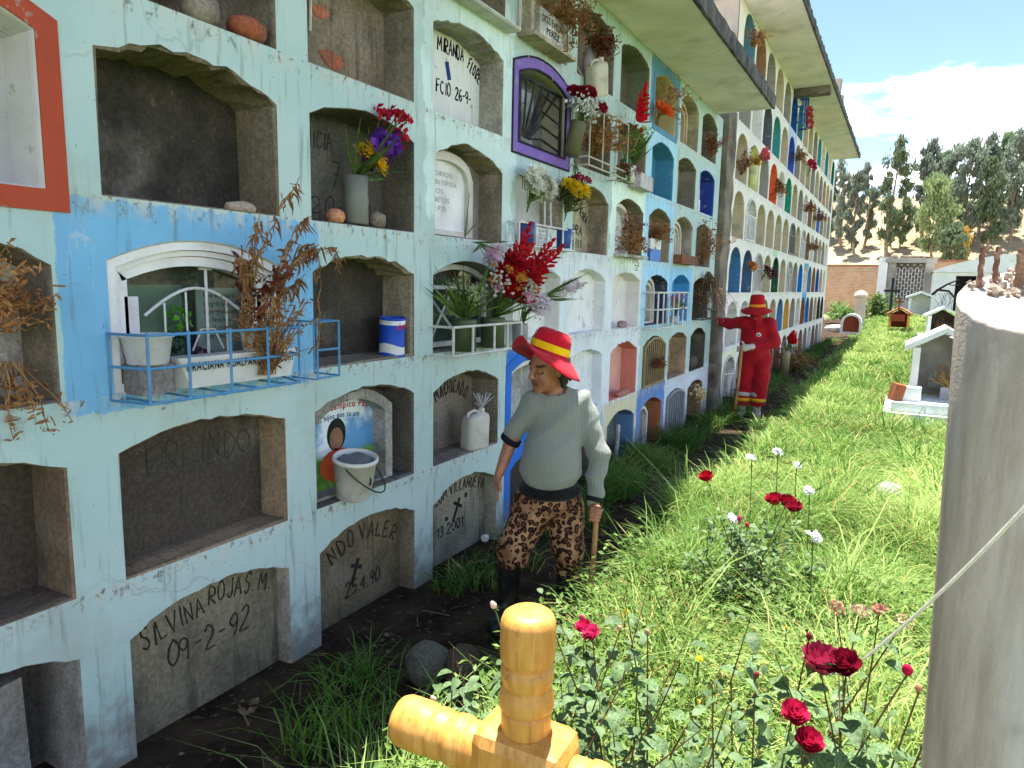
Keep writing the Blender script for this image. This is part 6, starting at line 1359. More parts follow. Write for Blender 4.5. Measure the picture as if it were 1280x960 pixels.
blob_obj(ms, .0075, 'face_cover', DRILL, man, S(176, 20, 34))
hat2, hmp2 = hat_obj(man, (-.045, -.03, 1.475), (-.02, -.10, 1), (-.1, -1, 0), S(176, 22, 30), S(236, 150, 40), lambda a: -.30 - .08 * cos(2 * a), .205, .165)
mb = MB(); mb.add([(-.02 + .035 * cos(t), -.133, 1.12 + .028 * sin(t)) for t in [2 * pi * i / 14 for i in range(14)]], [tuple(range(14))])
o_e = Blob(); o_e.ell((.0, -.12, 1.12), (.034, .016, .028), .01); q = blob_obj(o_e, .006, 'chest_emblem', CLOTH, man, S(220, 214, 210))
q = blob_obj(Blob().ell((.0, -.132, 1.118), (.020, .008, .012), .01), .004, 'chest_emblem', CLOTH, man, S(120, 40, 44))
mb = MB(); mb.box((-.045, -.118, 1.235), (.02, .012, .12), (.12, 0, .1)); q = mb.build('zip_flap', DRILL, man); q.color = S(120, 14, 24)
for (x, y, d) in ((-.152, .0, -.03), (.045, .0, .01)):
    sh = Blob(); sh.chain([(x, y + .02, .06), (x + d, y - .13, .045)], [.055, .045], .02); sh.cap((x, y, .22), (x, y + .01, .07), .05, .052, .02); sh.cut = [lambda x_, y_, z_: -z_]
    blob_obj(sh, .009, 'boot', M('dusty_boot', S(196, 186, 170), .8, .3, 12, .2), man)
tool = thing('tool_handle', 'wooden tool handle upright under the gloved hand of the worker in red', 'tool', M0, (0, 0, MR))
mb = MB(); mb.tube([(-.195, -.235, .97), (-.21, -.24, .5), (-.235, -.25, .0)], [.020, .021, .022], 10); mb.build('shaft', WOODH, tool, True)
# ================================================================== FOREGROUND
def wood_mat():
    m, t, b, out = newmat('varnished_wood'); v = coords(t, (9, 9, 2.0)); v2 = coords(t)
    n1 = noise(t, v, 3.5, 6, .6, 1.5)
    c = mix(t, mrange(t, n1, .3, .7), S(192, 132, 54), S(214, 160, 82))
    c = mix(t, mrange(t, noise(t, coords(t, (40, 40, 3)), 3, 3), .5, .75, 0, .5), c, S(150, 88, 28))
    c = mix(t, mrange(t, noise(t, v2, 30, 5), .66, .74, 0, .6), c, S(110, 70, 36))
    t.links.new(c, b.inputs['Base Color']); b.inputs['Roughness'].default_value = .5; b.inputs['Specular IOR Level'].default_value = .35; b.inputs['Coat Weight'].default_value = .12; b.inputs['Coat Roughness'].default_value = .3
    bump(t, b, math_(t, 'ADD', n1, math_(t, 'MULTIPLY', noise(t, v2, 90, 3), .4)), .12, .004); return m
WOOD = wood_mat()
CX = Vector((1.86, 0.85, 0.0)); ca = atan2(-0.03, -1.0)
cross = thing('grave_cross', 'varnished turned wooden grave cross standing among the roses', 'cross', CX, (0, 0, 0))
turn = [(.036, 0), (.0375, .003), (.0375, .030), (.0372, .033), (.0345, .0345), (.0405, .039), (.0412, .048), (.0400, .060), (.0365, .070), (.0350, .074), (.0378, .079), (.0400, .092), (.0396, .101), (.0350, .1045), (.0352, .108), (.0405, .116), (.0410, .122), (.0412, .135), (.0412, .160), (.0405, .172), (.037, .181), (.030, .186), (.018, .188)]
mb = MB(); mb.lathe(turn, 36, (0, 0, 1.080)); mb.build('top_finial', WOOD, cross, True)
ax_l = Vector((cos(ca), sin(ca), 0))
for nm, ax_ in (('arm_finial', ax_l), ('arm_finial', -ax_l)):
    mb = MB(); mb.lathe([(r, z * .88) for r, z in turn], 36, Vector((0, 0, 1.02)) + ax_ * .070, ax_); mb.build(nm, WOOD, cross, True)
def cham_block(c, d, ch, rotz):
    bm = bmesh.new(); bmesh.ops.create_cube(bm, size=1.0)
    for v in bm.verts: v.co = Vector((v.co.x * d[0], v.co.y * d[1], v.co.z * d[2]))
    bmesh.ops.bevel(bm, geom=list(bm.edges) + list(bm.verts), offset=ch, segments=2, affect='EDGES', profile=.5)
    bmesh.ops.rotate(bm, verts=bm.verts, cent=(0, 0, 0), matrix=Matrix.Rotation(rotz, 3, 'Z')); bmesh.ops.translate(bm, verts=bm.verts, vec=c)
    m2 = MB(); bm.verts.index_update(); m2.add([tuple(v.co) for v in bm.verts], [tuple(v.index for v in f.verts) for f in bm.faces]); bm.free(); return m2
cham_block((0, 0, 1.02), (.150, .098, .124), .022, ca).build('joint_block', WOOD, cross)
cham_block((0, 0, .49), (.078, .078, .99), .010, ca).build('post', WOOD, cross)

# ---- unfinished concrete column with starter bars
PC = Vector((2.478, 1.10, 0.0))
col_ = thing('concrete_column', 'unfinished round concrete column with rusty starter bars at the photo edge', 'column', PC)
def col_mat():
    m, t, b, out = newmat('board_marked_concrete'); v = coords(t)
    c = mix(t, mrange(t, noise(t, coords(t, (1, 1, .12)), 34, 5, .6), .3, .7), S(166, 154, 140), S(198, 188, 176))
    c = mix(t, mrange(t, noise(t, coords(t, (1, 1, .10)), 16, 4), .55, .72, 0, .8), c, S(190, 186, 182))
    c = mix(t, mrange(t, noise(t, v, 9, 5), .55, .75, 0, .5), c, S(134, 120, 106))
    t.links.new(c, b.inputs['Base Color']); b.inputs['Roughness'].default_value = .9; b.inputs['Specular IOR Level'].default_value = .2
    bump(t, b, math_(t, 'ADD', noise(t, v, 160, 4), math_(t, 'MULTIPLY', noise(t, coords(t, (1, 1, .1)), 40, 4), 1.5)), .5, .003); return m
CONC = col_mat()
rr = random.Random(8); mb = MB(); N = 40; V = []; F = []; RC = .090
lev = [0, .3, .6, .9, 1.2, 1.45, 1.6, 1.0]
for j, z in enumerate([0, .3, .6, .9, 1.1, 1.3, 1.45, 1.55, 1.0]):
    for i in range(N):
        a = 2 * pi * i / N; zz = z
        if j == 8: zz = 1.728 + RC * sin(a) * .43 + rr.uniform(-.002, .002)
        lean = -.030 * (zz / 1.73) + .022 * (1 - zz / 1.73)
        V.append((RC * cos(a) + lean, RC * sin(a), zz))
for q in (.985, .93): 
    for i in range(N): a = 2 * pi * i / N; V.append((RC * q * cos(a) - .03, RC * q * sin(a), 1.728 + .004 + RC * sin(a) * .43 * q + rr.uniform(-.001, .002)))
for j in range(10):
    for i in range(N): F.append((j * N + i, j * N + (i + 1) % N, (j + 1) * N + (i + 1) % N, (j + 1) * N + i))
F.append(tuple(10 * N + i for i in range(N)))
mb.add(V, F); mb.build('shaft', CONC, col_, True)
RUST = M('rusty_bar', S(134, 96, 82), .9, .3, 60, .4, 220, .3, col2=S(170, 132, 116), s2=40)
for i, (x, y, h, r) in enumerate(((-.094, .035, 1.80, .0034), (-.076, .050, 1.802, .0034), (-.05, .028, 1.80, .0070), (-.02, -.02, 1.79, .0034))):
    mb = MB(); P = [(x + .0006 * sin(q * 1.3), y, 1.68 + (h - 1.68) * q / 36) for q in range(37)]
    mb.tube(P, [r * (1.0 + (.07 if q % 2 else -.05)) for q in range(37)], 8); mb.build('starter_bar', RUST if i != 2 else M('twisted_bar', S(150, 120, 96), .9, .4, 50, .5, 200, .3), col_)
rub = MB(); rr = random.Random(3)
GRAVEL = M('mortar_crumbs', S(166, 152, 136), .95, .4, 40, .5, 120, .2)
for i in range(120):
    a = rr.uniform(0.2, 3.0); rad = rr.uniform(.02, .085); s_ = rr.uniform(.002, .008); c_ = Vector((rad * cos(a) - .03, rad * sin(a), 1.734 + rad * sin(a) * .43 + s_ * .4)); R_ = Euler((rr.uniform(0, 6), rr.uniform(0, 6), 0)).to_matrix()
    rub.add([c_ + R_ @ Vector(p) * s_ * rr.uniform(.7, 1.2) for p in ((1, 0, 0), (-1, 0, 0), (0, 1, 0), (0, -1, 0), (0, 0, .8), (0, 0, -.8))], [(0, 2, 4), (2, 1, 4), (1, 3, 4), (3, 0, 4), (2, 0, 5), (1, 2, 5), (3, 1, 5), (0, 3, 5)])
tag(rub.build('mortar_crumbs', GRAVEL, col_), kind='stuff')
rope = thing('string', 'thin white string stretched from the concrete column down to the rose bush', 'string', (2.43, .95, 1.56))
mb = MB(); A_, B_ = Vector((.075, -.20, .17)), Vector((-.137, .20, -.385))
mb.tube([A_ + (B_ - A_) * (i / 16) - Vector((0, 0, .02 * sin(pi * i / 16))) for i in range(17)], .0023, 6); mb.build('cord', M('cotton_cord', S(236, 232, 222), .9, .1, 60, .4, 400), rope)

# ---- roses
CANE = M('rose_cane', S(104, 74, 52), .8, .35, 20, .2, col2=S(92, 104, 54), s2=5)
def rose_bush(name, label, base, blooms, nleaf, spread, lsize, hmin, hmax, seed, extra=8, leaf_c=None, cat='rose bush'):
    """canes from the ground to every bloom, with leaves set along them; blooms: (x,y,z,kind,colour,size)"""
    r = random.Random(seed); root = thing(name, label, cat, base); B = Vector(base); canes = MB(); ends = []
    for (x, y, z, kind, colr, size) in blooms:
        e = Vector((x, y, z)) - B; st_ = Vector((r.uniform(-.06, .06), r.uniform(-.06, .06), 0)); mid = st_ * .5 + e * .5 + Vector((r.uniform(-.10, .10), r.uniform(-.10, .10), .05)); ends.append((st_, mid, e))
        canes.tube([st_, st_ * .5 + mid * .5 + Vector((0, 0, .03)), mid, (mid + e) / 2, e], [.0042, .0034, .0027, .002, .0016], 5)
        up = Vector((r.uniform(-.3, .3), r.uniform(-.7, .0), 1)).normalized()
        o = inst(flower_mesh(kind), 'rose' if kind != 'daisy' else 'bloom', root, Matrix.Translation(e) @ orient(up, r.uniform(0, 6)) @ Matrix.Scale(size, 4), colr)
        sp = MB()
        for q in range(5):
            a = 2 * pi * q / 5; sp.add([(0, 0, -.2), (.22 * cos(a - .4), .22 * sin(a - .4), -.15), (.75 * cos(a), .75 * sin(a), -.25 - .2 * r.random()), (.22 * cos(a + .4), .22 * sin(a + .4), -.15)], [(0, 1, 2, 3)])
        s = sp.build('sepals', STEM, o)
    for i in range(extra):
        e = Vector((r.uniform(-1, 1) * spread, r.uniform(-1, 1) * spread, r.uniform(hmin, hmax))); mid = e * .5 + Vector((r.uniform(-.12, .12), r.uniform(-.12, .12), .08)); canes.tube([(0, 0, 0), mid * .6, mid, mid.lerp(e, .5) + Vector((r.uniform(-.03, .03), r.uniform(-.03, .03), 0)), e], [.0035, .003, .0025, .002, .001], 5); ends.append((Vector((0, 0, 0)), mid, e))
    canes.build('canes', CANE, root)
    for i in range(nleaf):
        a, m_, e = r.choice(ends); u = r.triangular(.3, .99, .85); p = (m_ + (e - m_) * (u * 2 - 1)) if u > .5 else (a + (m_ - a) * u * 2)
        if p.z < hmin * .55: p.z = r.uniform(hmin * .6, hmax)
        az = r.uniform(0, 2 * pi); L = lsize * r.uniform(.65, 1.2)
        Mt = Matrix.Translation(p) @ Matrix.Rotation(az, 4, 'Z') @ Matrix.Rotation(r.uniform(-.7, .5), 4, 'X') @ Matrix.Rotation(r.uniform(-.4, .4), 4, 'Y') @ Matrix.Translation((0, .012, 0)) @ Matrix.Scale(L, 4)
        inst(flower_mesh('oval'), 'leaf', root, Mt)
    if nleaf > 200:
        lf = MB(); me = flower_mesh('oval'); V0 = [v.co.copy() for v in me.vertices]; F0 = [tuple(p.vertices) for p in me.polygons]
        for i in range(650):
            a, m_, e = r.choice(ends); p = m_.lerp(e, r.uniform(-.5, .95)) + Vector((r.gauss(0, .035), r.gauss(0, .035), r.gauss(0, .03)))
            Mt = Matrix.Translation(p) @ Matrix.Rotation(r.uniform(0, 2 * pi), 4, 'Z') @ Matrix.Rotation(r.uniform(-.8, .6), 4, 'X') @ Matrix.Rotation(r.uniform(-.5, .5), 4, 'Y') @ Matrix.Scale(lsize * r.uniform(.35, .75), 4)
            lf.add([Mt @ v for v in V0], F0)
        tag(lf.build('small_leaves', ROSELEAF, root, True), kind='stuff')
    return root
DR, PK = S(150, 14, 40), S(226, 50, 110)
rose_bush('rose_bush', 'rose bush with dark crimson blooms below the concrete column', (2.26, 1.40, .08), [(2.215, 1.43, .995, 'rose', S(182, 52, 88), .042), (2.262, 1.42, 1.015, 'rose', S(140, 20, 48), .031), (2.365, 1.44, 1.025, 'bud', S(206, 24, 84), .020), (2.185, 1.31, .950, 'rose', S(206, 40, 88), .026), (2.215, 1.29, .915, 'rose', S(190, 30, 76), .026), (2.19, 1.44, 1.045, 'bud', S(132, 40, 60), .012), (2.405, 1.26, 1.075, 'bud', S(176, 172, 120), .012), (2.385, 1.42, 1.005, 'bud', S(214, 160, 120), .013), (2.10, 1.40, .955, 'bud', S(150, 60, 70), .012)],
          300, .30, .060, .40, .95, 5, 44)
rose_bush('rose_bush', 'rose bush with pink blooms behind the turned wooden cross', (1.80, 1.42, .08), [(1.655, 1.56, .865, 'rose', PK, .022), (1.68, 1.55, .86, 'rose', S(230, 70, 130), .024), (1.64, 1.58, .88, 'bud', S(220, 90, 130), .014), (1.615, 1.17, 1.075, 'bud', S(236, 214, 190), .014), (1.79, 1.45, .95, 'bud', S(206, 170, 150), .012), (1.84, 1.5, .93, 'bud', S(196, 150, 130), .012), (1.60, .98, .965, 'bud', S(226, 196, 170), .012)],
          300, .30, .050, .40, .95, 9, 44)
rose_bush('rose_bush', 'low rose bush in the sunlit grass with several dark red blooms', (1.78, 3.32, .08), [(1.52, 3.39, .80, 'rose', S(176, 16, 40), .038), (1.86, 3.26, .775, 'rose', S(168, 24, 52), .042), (1.91, 3.26, .775, 'rose', S(150, 20, 44), .042), (1.95, 3.22, .77, 'rose', S(160, 30, 56), .036), (1.72, 3.2, .68, 'bud', S(210, 60, 130), .022), (1.76, 3.2, .66, 'bud', S(206, 70, 60), .02)],
          260, .32, .046, .25, .62, 12, 26)
rose_bush('withered_rose', 'cluster of spent cream roses standing above the grass by the string', (2.26, 1.78, .08), [(2.22, 1.75, .985, 'carn', S(196, 150, 124), .022), (2.27, 1.75, .99, 'carn', S(214, 186, 156), .022), (2.31, 1.76, 1.0, 'carn', S(190, 130, 110), .02), (2.36, 1.76, .985, 'carn', S(206, 176, 140), .02)], 22, .14, .05, .4, .9, 15, 3, None, 'rose bush')
for i, (x, y, z, lb) in enumerate(((1.57, 4.31, .70, 'white flat flower head nearest the shaded path'), (1.71, 4.35, .75, 'white flat flower head standing highest over the grass'), (1.82, 4.34, .68, 'pair of white flat flower heads above the red rose cluster'), (1.95, 3.84, .68, 'white flat flower head just beyond the red rose cluster'), (2.05, 3.05, .70, 'white flat flower head nearest the camera in the grass'), (1.66, 3.35, .62, 'white flower head between the pink buds and the red roses'))):
    bouquet('white_wildflower', lb, 'wildflower', (x, y, z), [('daisy', S(238, 238, 240), 5, .026, .03, .9)], None, (2, .14), (0, 0, 1), seed=120 + i)
    mb = MB(); mb.tube([(0, 0, -z + .08), (.01, .01, -z * .5), (0, 0, 0)], .003, 4); mb.build('stalk', STEM, bpy.data.objects[[o.name for o in COL.objects if o.name.startswith('white_wildflower')][-1]])
for i, (x, y, z, lb) in enumerate(((1.42, 2.55, .42, 'tiny yellow flower at the edge of the shaded path'), (1.78, 2.30, .45, 'yellow flower pair low in the grass below the rose cluster'), (2.02, 2.62, .48, 'yellow flower deep in the middle of the grass'), (1.86, 1.95, .5, 'yellow flower beside the white petals in the near grass'))):
    bouquet('yellow_wildflower', lb, 'wildflower', (x, y, z), [('daisy', S(244, 206, 40), 2, .011, .02, .8)], None, (1, .06), (0, 0, 1), seed=140 + i)
stone('boulder', 'smooth white boulder lying in the sunlit grass', (2.31, 5.9, .22), (.22, .30, .16), S(226, 218, 206), 31, 'boulder')
stone('boulder', 'squarish grey boulder on the dark soil beside the path', (.60, 2.32, .07), (.20, .22, .21), S(130, 120, 106), 32, 'boulder')
stone('boulder', 'brown earthy boulder right next to the squarish grey one', (.72, 2.42, .06), (.18, .20, .18), S(110, 84, 62), 33, 'boulder')
stone('boulder', 'small pale stone in the grass below the slab with a painted cross', (.22, 3.42, .22), (.05, .06, .05), S(214, 210, 206), 34, 'stone')

# ---- litter on the path
rr = random.Random(17); lit = MB()
for i in range(900):
    x = rr.uniform(.05, 1.05); y = rr.uniform(.8, 20); z = .01 + float(hfun(np.array(x), np.array(y))); s_ = rr.uniform(.008, .03) * (1 + y * .05); R_ = Euler((rr.uniform(-.4, .4), rr.uniform(-.4, .4), rr.uniform(0, 6))).to_matrix(); c_ = Vector((x, y, z))
    if rr.random() < .5: lit.add([c_ + R_ @ Vector(p) * s_ for p in ((1.0, 0, 0), (-.8, .2, 0), (0, .8, .1), (.1, -.7, 0), (0, 0, .6))], [(0, 2, 4), (2, 1, 4), (1, 3, 4), (3, 0, 4)])
    else: lit.add([c_ + R_ @ Vector(p) * s_ for p in ((2.5, .1, .15), (-2.5, .12, .1), (-2.4, -.15, .15), (2.4, -.1, .2))], [(0, 1, 2, 3)])
tag(lit.build('gravel', M('path_litter', S(126, 106, 82), .95, .5, 30, .3, 90, .2)), 'clods, straw and small stones littering the shaded earth path', 'gravel', None, 'stuff')

# ---- grass
GRASS = leafmat('grass_blade', None, None, .38, True, .68)
def grass(name, label, seed, batches):
    rg = np.random.default_rng(seed); VV = []; FF = []; CC = []; off = 0
    for (n, sample, hgt, wid, lean, ca_, cb_) in batches:
        x, y = sample(rg, n); n = len(x); z = hfun(x, y) - .01
        h = hgt * rg.uniform(.45, 1.15, n) * np.clip(.85 + .42 * np.sin(4.3 * x + 2.1 * y + 1.3 * np.sin(2.1 * y)) * np.sin(3.2 * y - 2.6 * x + 1.1 * np.sin(1.7 * x)) + .22 * np.sin(9.1 * x + 1.3) * np.sin(7.7 * y), .35, 1.6); w_ = wid * rg.uniform(.6, 1.25, n); a = rg.uniform(0, 2 * pi, n); b = rg.uniform(0, 2 * pi, n)
        le = lean * rg.uniform(.15, 1.3, n) * h; dx, dy = np.cos(a) * le, np.sin(a) * le; wx, wy = np.cos(b) * w_ / 2, np.sin(b) * w_ / 2
        P = np.empty((n, 7, 3))
        for k, (u, ww) in enumerate(((0, 1.0), (.4, .95), (.78, .62))):
            bx, by, bz = x + dx * u ** 1.8, y + dy * u ** 1.8, z + h * (u - .30 * lean * u ** 2.6)
            P[:, 2 * k] = np.stack([bx - wx * ww, by - wy * ww, bz], -1); P[:, 2 * k + 1] = np.stack([bx + wx * ww, by + wy * ww, bz], -1)
        P[:, 6] = np.stack([x + dx * 1.15, y + dy * 1.15, z + h * (1 - .42 * lean)], -1)
        base = off + 7 * np.arange(n)[:, None]
        VV.append(P.reshape(-1, 3)); FF.append((base, )); off += 7 * n
        t = np.clip(rg.uniform(0, 1, (n, 1)) ** 1.2 + .45 * (np.sin(1.3 * x + .7 * y) * np.sin(.9 * y - 1.6 * x + .5))[:, None], 0, 1.15); ca3, cb3 = np.array(ca_[:3]), np.array(cb_[:3]); c = np.clip(ca3 * (1 - t) + cb3 * t, .005, 1)
        dry = rg.uniform(0, 1, n) < .06 + .10 * (np.sin(2.2 * y + x) > .75); c[dry] = np.array(S(186, 172, 110)[:3]); CC.append(np.repeat(c, 7, 0))
    V = np.concatenate(VV); C = np.ones((len(V), 4), np.float32); C[:, :3] = np.concatenate(CC)
    B = np.concatenate([f[0] for f in FF])
    q = np.concatenate([B + np.array([[0, 1, 3, 2]]), B + np.array([[2, 3, 5, 4]])]); tr = B + np.array([[4, 5, 6]])
    me = bpy.data.meshes.new(name); nq, ntr = len(q), len(tr)
    me.vertices.add(len(V)); me.vertices.foreach_set('co', V.astype(np.float32).ravel())
    me.loops.add(nq * 4 + ntr * 3); me.loops.foreach_set('vertex_index', np.concatenate([q.ravel(), tr.ravel()]).astype(np.int32))
    me.polygons.add(nq + ntr); st_ = np.concatenate([np.arange(nq) * 4, nq * 4 + np.arange(ntr) * 3]).astype(np.int32); me.polygons.foreach_set('loop_start', st_)
    me.polygons.foreach_set('loop_total', np.concatenate([np.full(nq, 4), np.full(ntr, 3)]).astype(np.int32)); me.update(calc_edges=True)
    at = me.color_attributes.new('Col', 'FLOAT_COLOR', 'POINT'); at.data.foreach_set('color', C.ravel())
    me.materials.append(GRASS); o = bpy.data.objects.new(name, me); COL.objects.link(o); return tag(o, label, 'grass', None, 'stuff')
def rect(x0, x1, y0, y1, edge=.25, clump=0.0):
    def f(rg, n):
        x = rg.uniform(x0, x1, n); y = rg.uniform(y0, y1, n)
        e = x0 + edge * (.5 + .5 * np.sin(2.1 * y + .6)) * 1.0 + .12 * np.sin(7.3 * y); k = x > e
        k &= ~(((np.sin(2.7 * x + 1.9 * y) + np.sin(3.9 * y - 2.2 * x + 2) + .4 * np.sin(11 * x + 7 * y)) > 1.5) & (rg.uniform(0, 1, n) < .8))
        k &= ~((x > 2.1) & (x < 3.5) & (y > 8.4) & (y < 11.6) & (rg.uniform(0, 1, n) < .88))
        if clump: k &= (np.sin(3.1 * x + 5.3 * y) + np.sin(6.7 * x - 4.1 * y + 1) + rg.normal(0, .5, n)) > clump
        return x[k], y[k]
    return f
def tufts(cent, rad, per):
    def f(rg, n):
        c = np.array(cent); i = rg.integers(0, len(c), n); r_ = rad * np.sqrt(rg.uniform(0, 1, n)); a = rg.uniform(0, 2 * pi, n)
        return np.maximum(.02, c[i, 0] + r_ * np.cos(a)), c[i, 1] + r_ * np.sin(a)
    return f
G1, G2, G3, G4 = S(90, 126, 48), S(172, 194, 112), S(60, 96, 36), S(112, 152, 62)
grass('grass', 'tall green grass of the sunlit meadow beside the path', 1, [
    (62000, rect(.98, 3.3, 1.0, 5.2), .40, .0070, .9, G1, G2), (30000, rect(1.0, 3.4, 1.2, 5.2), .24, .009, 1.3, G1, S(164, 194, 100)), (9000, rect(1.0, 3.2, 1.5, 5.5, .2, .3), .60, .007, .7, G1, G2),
    (84000, rect(.95, 4.8, 5.0, 12.5), .36, .0105, .9, G1, G2), (16000, rect(.95, 5.5, 5.0, 14, .2, .6), .52, .012, .75, G3, G4),
    (52000, rect(.75, 7.5, 12.2, 30), .26, .022, .8, G1, G2), (20000, rect(.6, 9.0, 29, 44), .26, .045, .8, G1, G2), (9000, rect(3.2, 9.0, -1.0, 12), .36, .016, .8, G1, G2)])
rr = random.Random(23)
cent = [(.30, 2.12), (.18, 3.15), (.15, 3.35), (.30, 3.30), (.36, 3.62), (.2, 3.9), (.62, 1.92), (.5, 1.75)] + [(rr.uniform(.08, .45), rr.uniform(4.2, 9.6)) for _ in range(70)] + [(rr.uniform(.92, 1.15), rr.uniform(2.6, 10)) for _ in range(40)] + [(rr.uniform(.15, .5), rr.uniform(9.8, 24)) for _ in range(60)]
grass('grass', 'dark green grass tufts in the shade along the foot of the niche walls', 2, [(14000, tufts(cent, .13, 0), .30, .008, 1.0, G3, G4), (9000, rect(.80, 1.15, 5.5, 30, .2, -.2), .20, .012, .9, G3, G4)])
# low leafy weeds in the near meadow
rg = np.random.default_rng(5); wd = MB(); rr = random.Random(6); WEED = leafmat('weed_leaf', S(84, 116, 46), S(134, 160, 84), .35)
for i in range(16000):
    x = rr.uniform(1.1, 2.8); y = rr.uniform(1.1, 3.6); z = .08 + rr.uniform(.02, .40); s_ = rr.uniform(.008, .022); R_ = Euler((rr.uniform(-.8, .8), rr.uniform(-.8, .8), rr.uniform(0, 6))).to_matrix(); c_ = Vector((x, y, z))
    wd.add([c_ + R_ @ Vector(p) * s_ for p in ((0, -1, 0), (.55, 0, .1), (0, 1, 0), (-.55, 0, .1))], [(0, 1, 2, 3)])
tag(wd.build('weeds', WEED), 'small leafy weeds growing between the near grass blades', 'weeds', None, 'stuff')
# ================================================================== BACKGROUND
WHITEW = M('white_limewash', S(226, 226, 222), .85, .08, 2, .3, 18, .2, col2=S(190, 186, 176), thr=(.6, .75), s2=2)
GREYC = M('grey_render', S(150, 146, 138), .9, .2, 2, .4, 16, .2)
def brick_mat():
    m, t, b, out = newmat('adobe_brick'); v = coords(t, (1, 1, 1))
    sw_ = t.nodes.new('ShaderNodeSeparateXYZ'); t.links.new(v, sw_.inputs[0]); cb = t.nodes.new('ShaderNodeCombineXYZ'); t.links.new(sw_.outputs[0], cb.inputs[0]); t.links.new(sw_.outputs[2], cb.inputs[1])
    br = t.nodes.new('ShaderNodeTexBrick'); br.inputs['Scale'].default_value = 2.4; br.inputs['Color1'].default_value = S(178, 138, 108); br.inputs['Color2'].default_value = S(150, 112, 86); br.inputs['Mortar'].default_value = S(190, 172, 146); br.inputs['Mortar Size'].default_value = .03
    t.links.new(cb.outputs[0], br.inputs['Vector']); c = mix(t, mrange(t, noise(t, v, 1.2, 5), .35, .7, 0, .5), br.outputs[0], S(196, 176, 148)); t.links.new(c, b.inputs['Base Color']); b.inputs['Roughness'].default_value = .95
    bump(t, b, br.outputs['Fac'], .5, -.03); return m
bw = tag(thing('brick_wall', 'long brown adobe brick boundary wall below the hill', 'wall', (0, 55, 0)), kind='thing')
mb = MB(); mb.box((-11.7, 0, 1.7), (24.6, .4, 3.4)); mb.build('wall_body', brick_mat(), bw)
mb = MB(); mb.box((-11.7, 0, 3.46), (24.8, .55, .12)); mb.build('coping', M('coping_tile', S(150, 104, 84), .9, .3, 3, .5, 9), bw)
bw2 = tag(thing('brick_wall', 'brown boundary wall continuing behind the white building', 'wall', (0, 57, 0)), kind='thing'); mb = MB(); mb.box((14, 0, 1.9), (21, .4, 3.8)); mb.build('wall_body', MATS.get('x') or bpy.data.materials['adobe_brick'], bw2)
mb = MB(); mb.box((14, 0, 3.87), (21.2, .6, .14)); mb.build('coping', MATS['coping_tile'], bw2)
ch = tag(thing('chapel', 'grey flat roofed tomb chapel closed by a white iron grille', 'chapel', (0.62, 50, 0)), kind='thing')
mb = MB(); mb.box((.25, .8, 1.9), (.5, 2.4, 3.8)); mb.build('side_wall', WHITEW, ch)
mb = MB(); mb.box((.75, .2, 1.75), (.42, .8, 3.5)); mb.build('pier', GREYC, ch); mb = MB(); mb.box((2.75, .2, 1.75), (.42, 1.2, 3.5)); mb.build('pier', GREYC, ch)
mb = MB(); mb.box((1.75, .8, 3.62), (2.75, 2.6, .28)); mb.build('roof_slab', GREYC, ch); mb = MB(); mb.box((1.75, 1.9, 1.75), (2.4, .2, 3.5)); mb.build('back_wall', GREYC, ch)
mb = MB(); mb.box((1.75, 1.1, .6), (1.4, .8, 1.2)); mb.build('altar', WHITEW, ch)
mb = MB()
for i in range(10): mb.box((1.0 + .17 * i, 0, 1.6), (.035, .03, 3.1))
for i in range(9):
    z = .3 + .36 * i
    for j in range(9): mb.box((1.085 + .17 * j, 0.0, z + (.18 if j % 2 else 0)), (.14, .025, .035))
q = mb.build('iron_grille', METALP, ch); q.color = S(236, 236, 236)
rr = random.Random(2)
for i in range(7): stone('roof_rock', f'loose rock on the flat chapel roof, {("first", "second", "third", "fourth", "fifth", "sixth", "seventh")[i]} counted from the brick wall', (1.3 + .27 * i + rr.uniform(-.05, .05), 50.2, 3.86), (.3, .3, rr.uniform(.16, .3)), S(150, 140, 126), 50 + i, 'rock', 'rocks on the chapel roof')
wb = tag(thing('white_building', 'low white building with curved roof and a dark doorway', 'building', (3.55, 46, 0)), kind='thing')
mb = MB(); op = [(1.05, 0), (2.0, 0), (2.0, 2.64), (1.05, 2.64)]
mb.box((.525, 0, 1.42), (1.05, .25, 2.84)); mb.box((6.0, 0, 1.42), (8.0, .25, 2.84)); mb.box((1.525, 0, 2.745), (.95, .249, .19)); mb.build('wall', WHITEW, wb)
mb = MB(); mb.box((1.525, .5, 1.3), (1.0, .1, 2.7)); mb.build('doorway', M('black_door', S(30, 28, 28), .9), wb)  # black door panel set back behind the wall opening
mb = MB(); V = []; F = []; n_ = 24
for i in range(n_ + 1):
    u = i / n_; x = -.12 + 10.2 * u; z = 2.86 + 1.05 * sin(pi * min(1, u * 1.05)) ** .8
    V += [(x, -.25, z), (x, 5.0, z), (x, -.25, 2.84), (x, 5.0, 2.84)]
for i in range(n_): F += [(4 * i, 4 * i + 4, 4 * i + 5, 4 * i + 1), (4 * i, 4 * i + 2, 4 * i + 6, 4 * i + 4)]
mb.add(V, F); mb.build('curved_roof', WHITEW, wb)
mb = MB(); mb.box((.1, 2.4, 1.4), (.2, 4.6, 2.8)); mb.box((9.9, 2.4, 1.4), (.2, 4.6, 2.8)); mb.build('side_wall', WHITEW, wb)
dt = thing('dead_tree', 'bare dark branching trunk in front of the white building', 'tree', (3.6, 43, .5)); mb = MB()
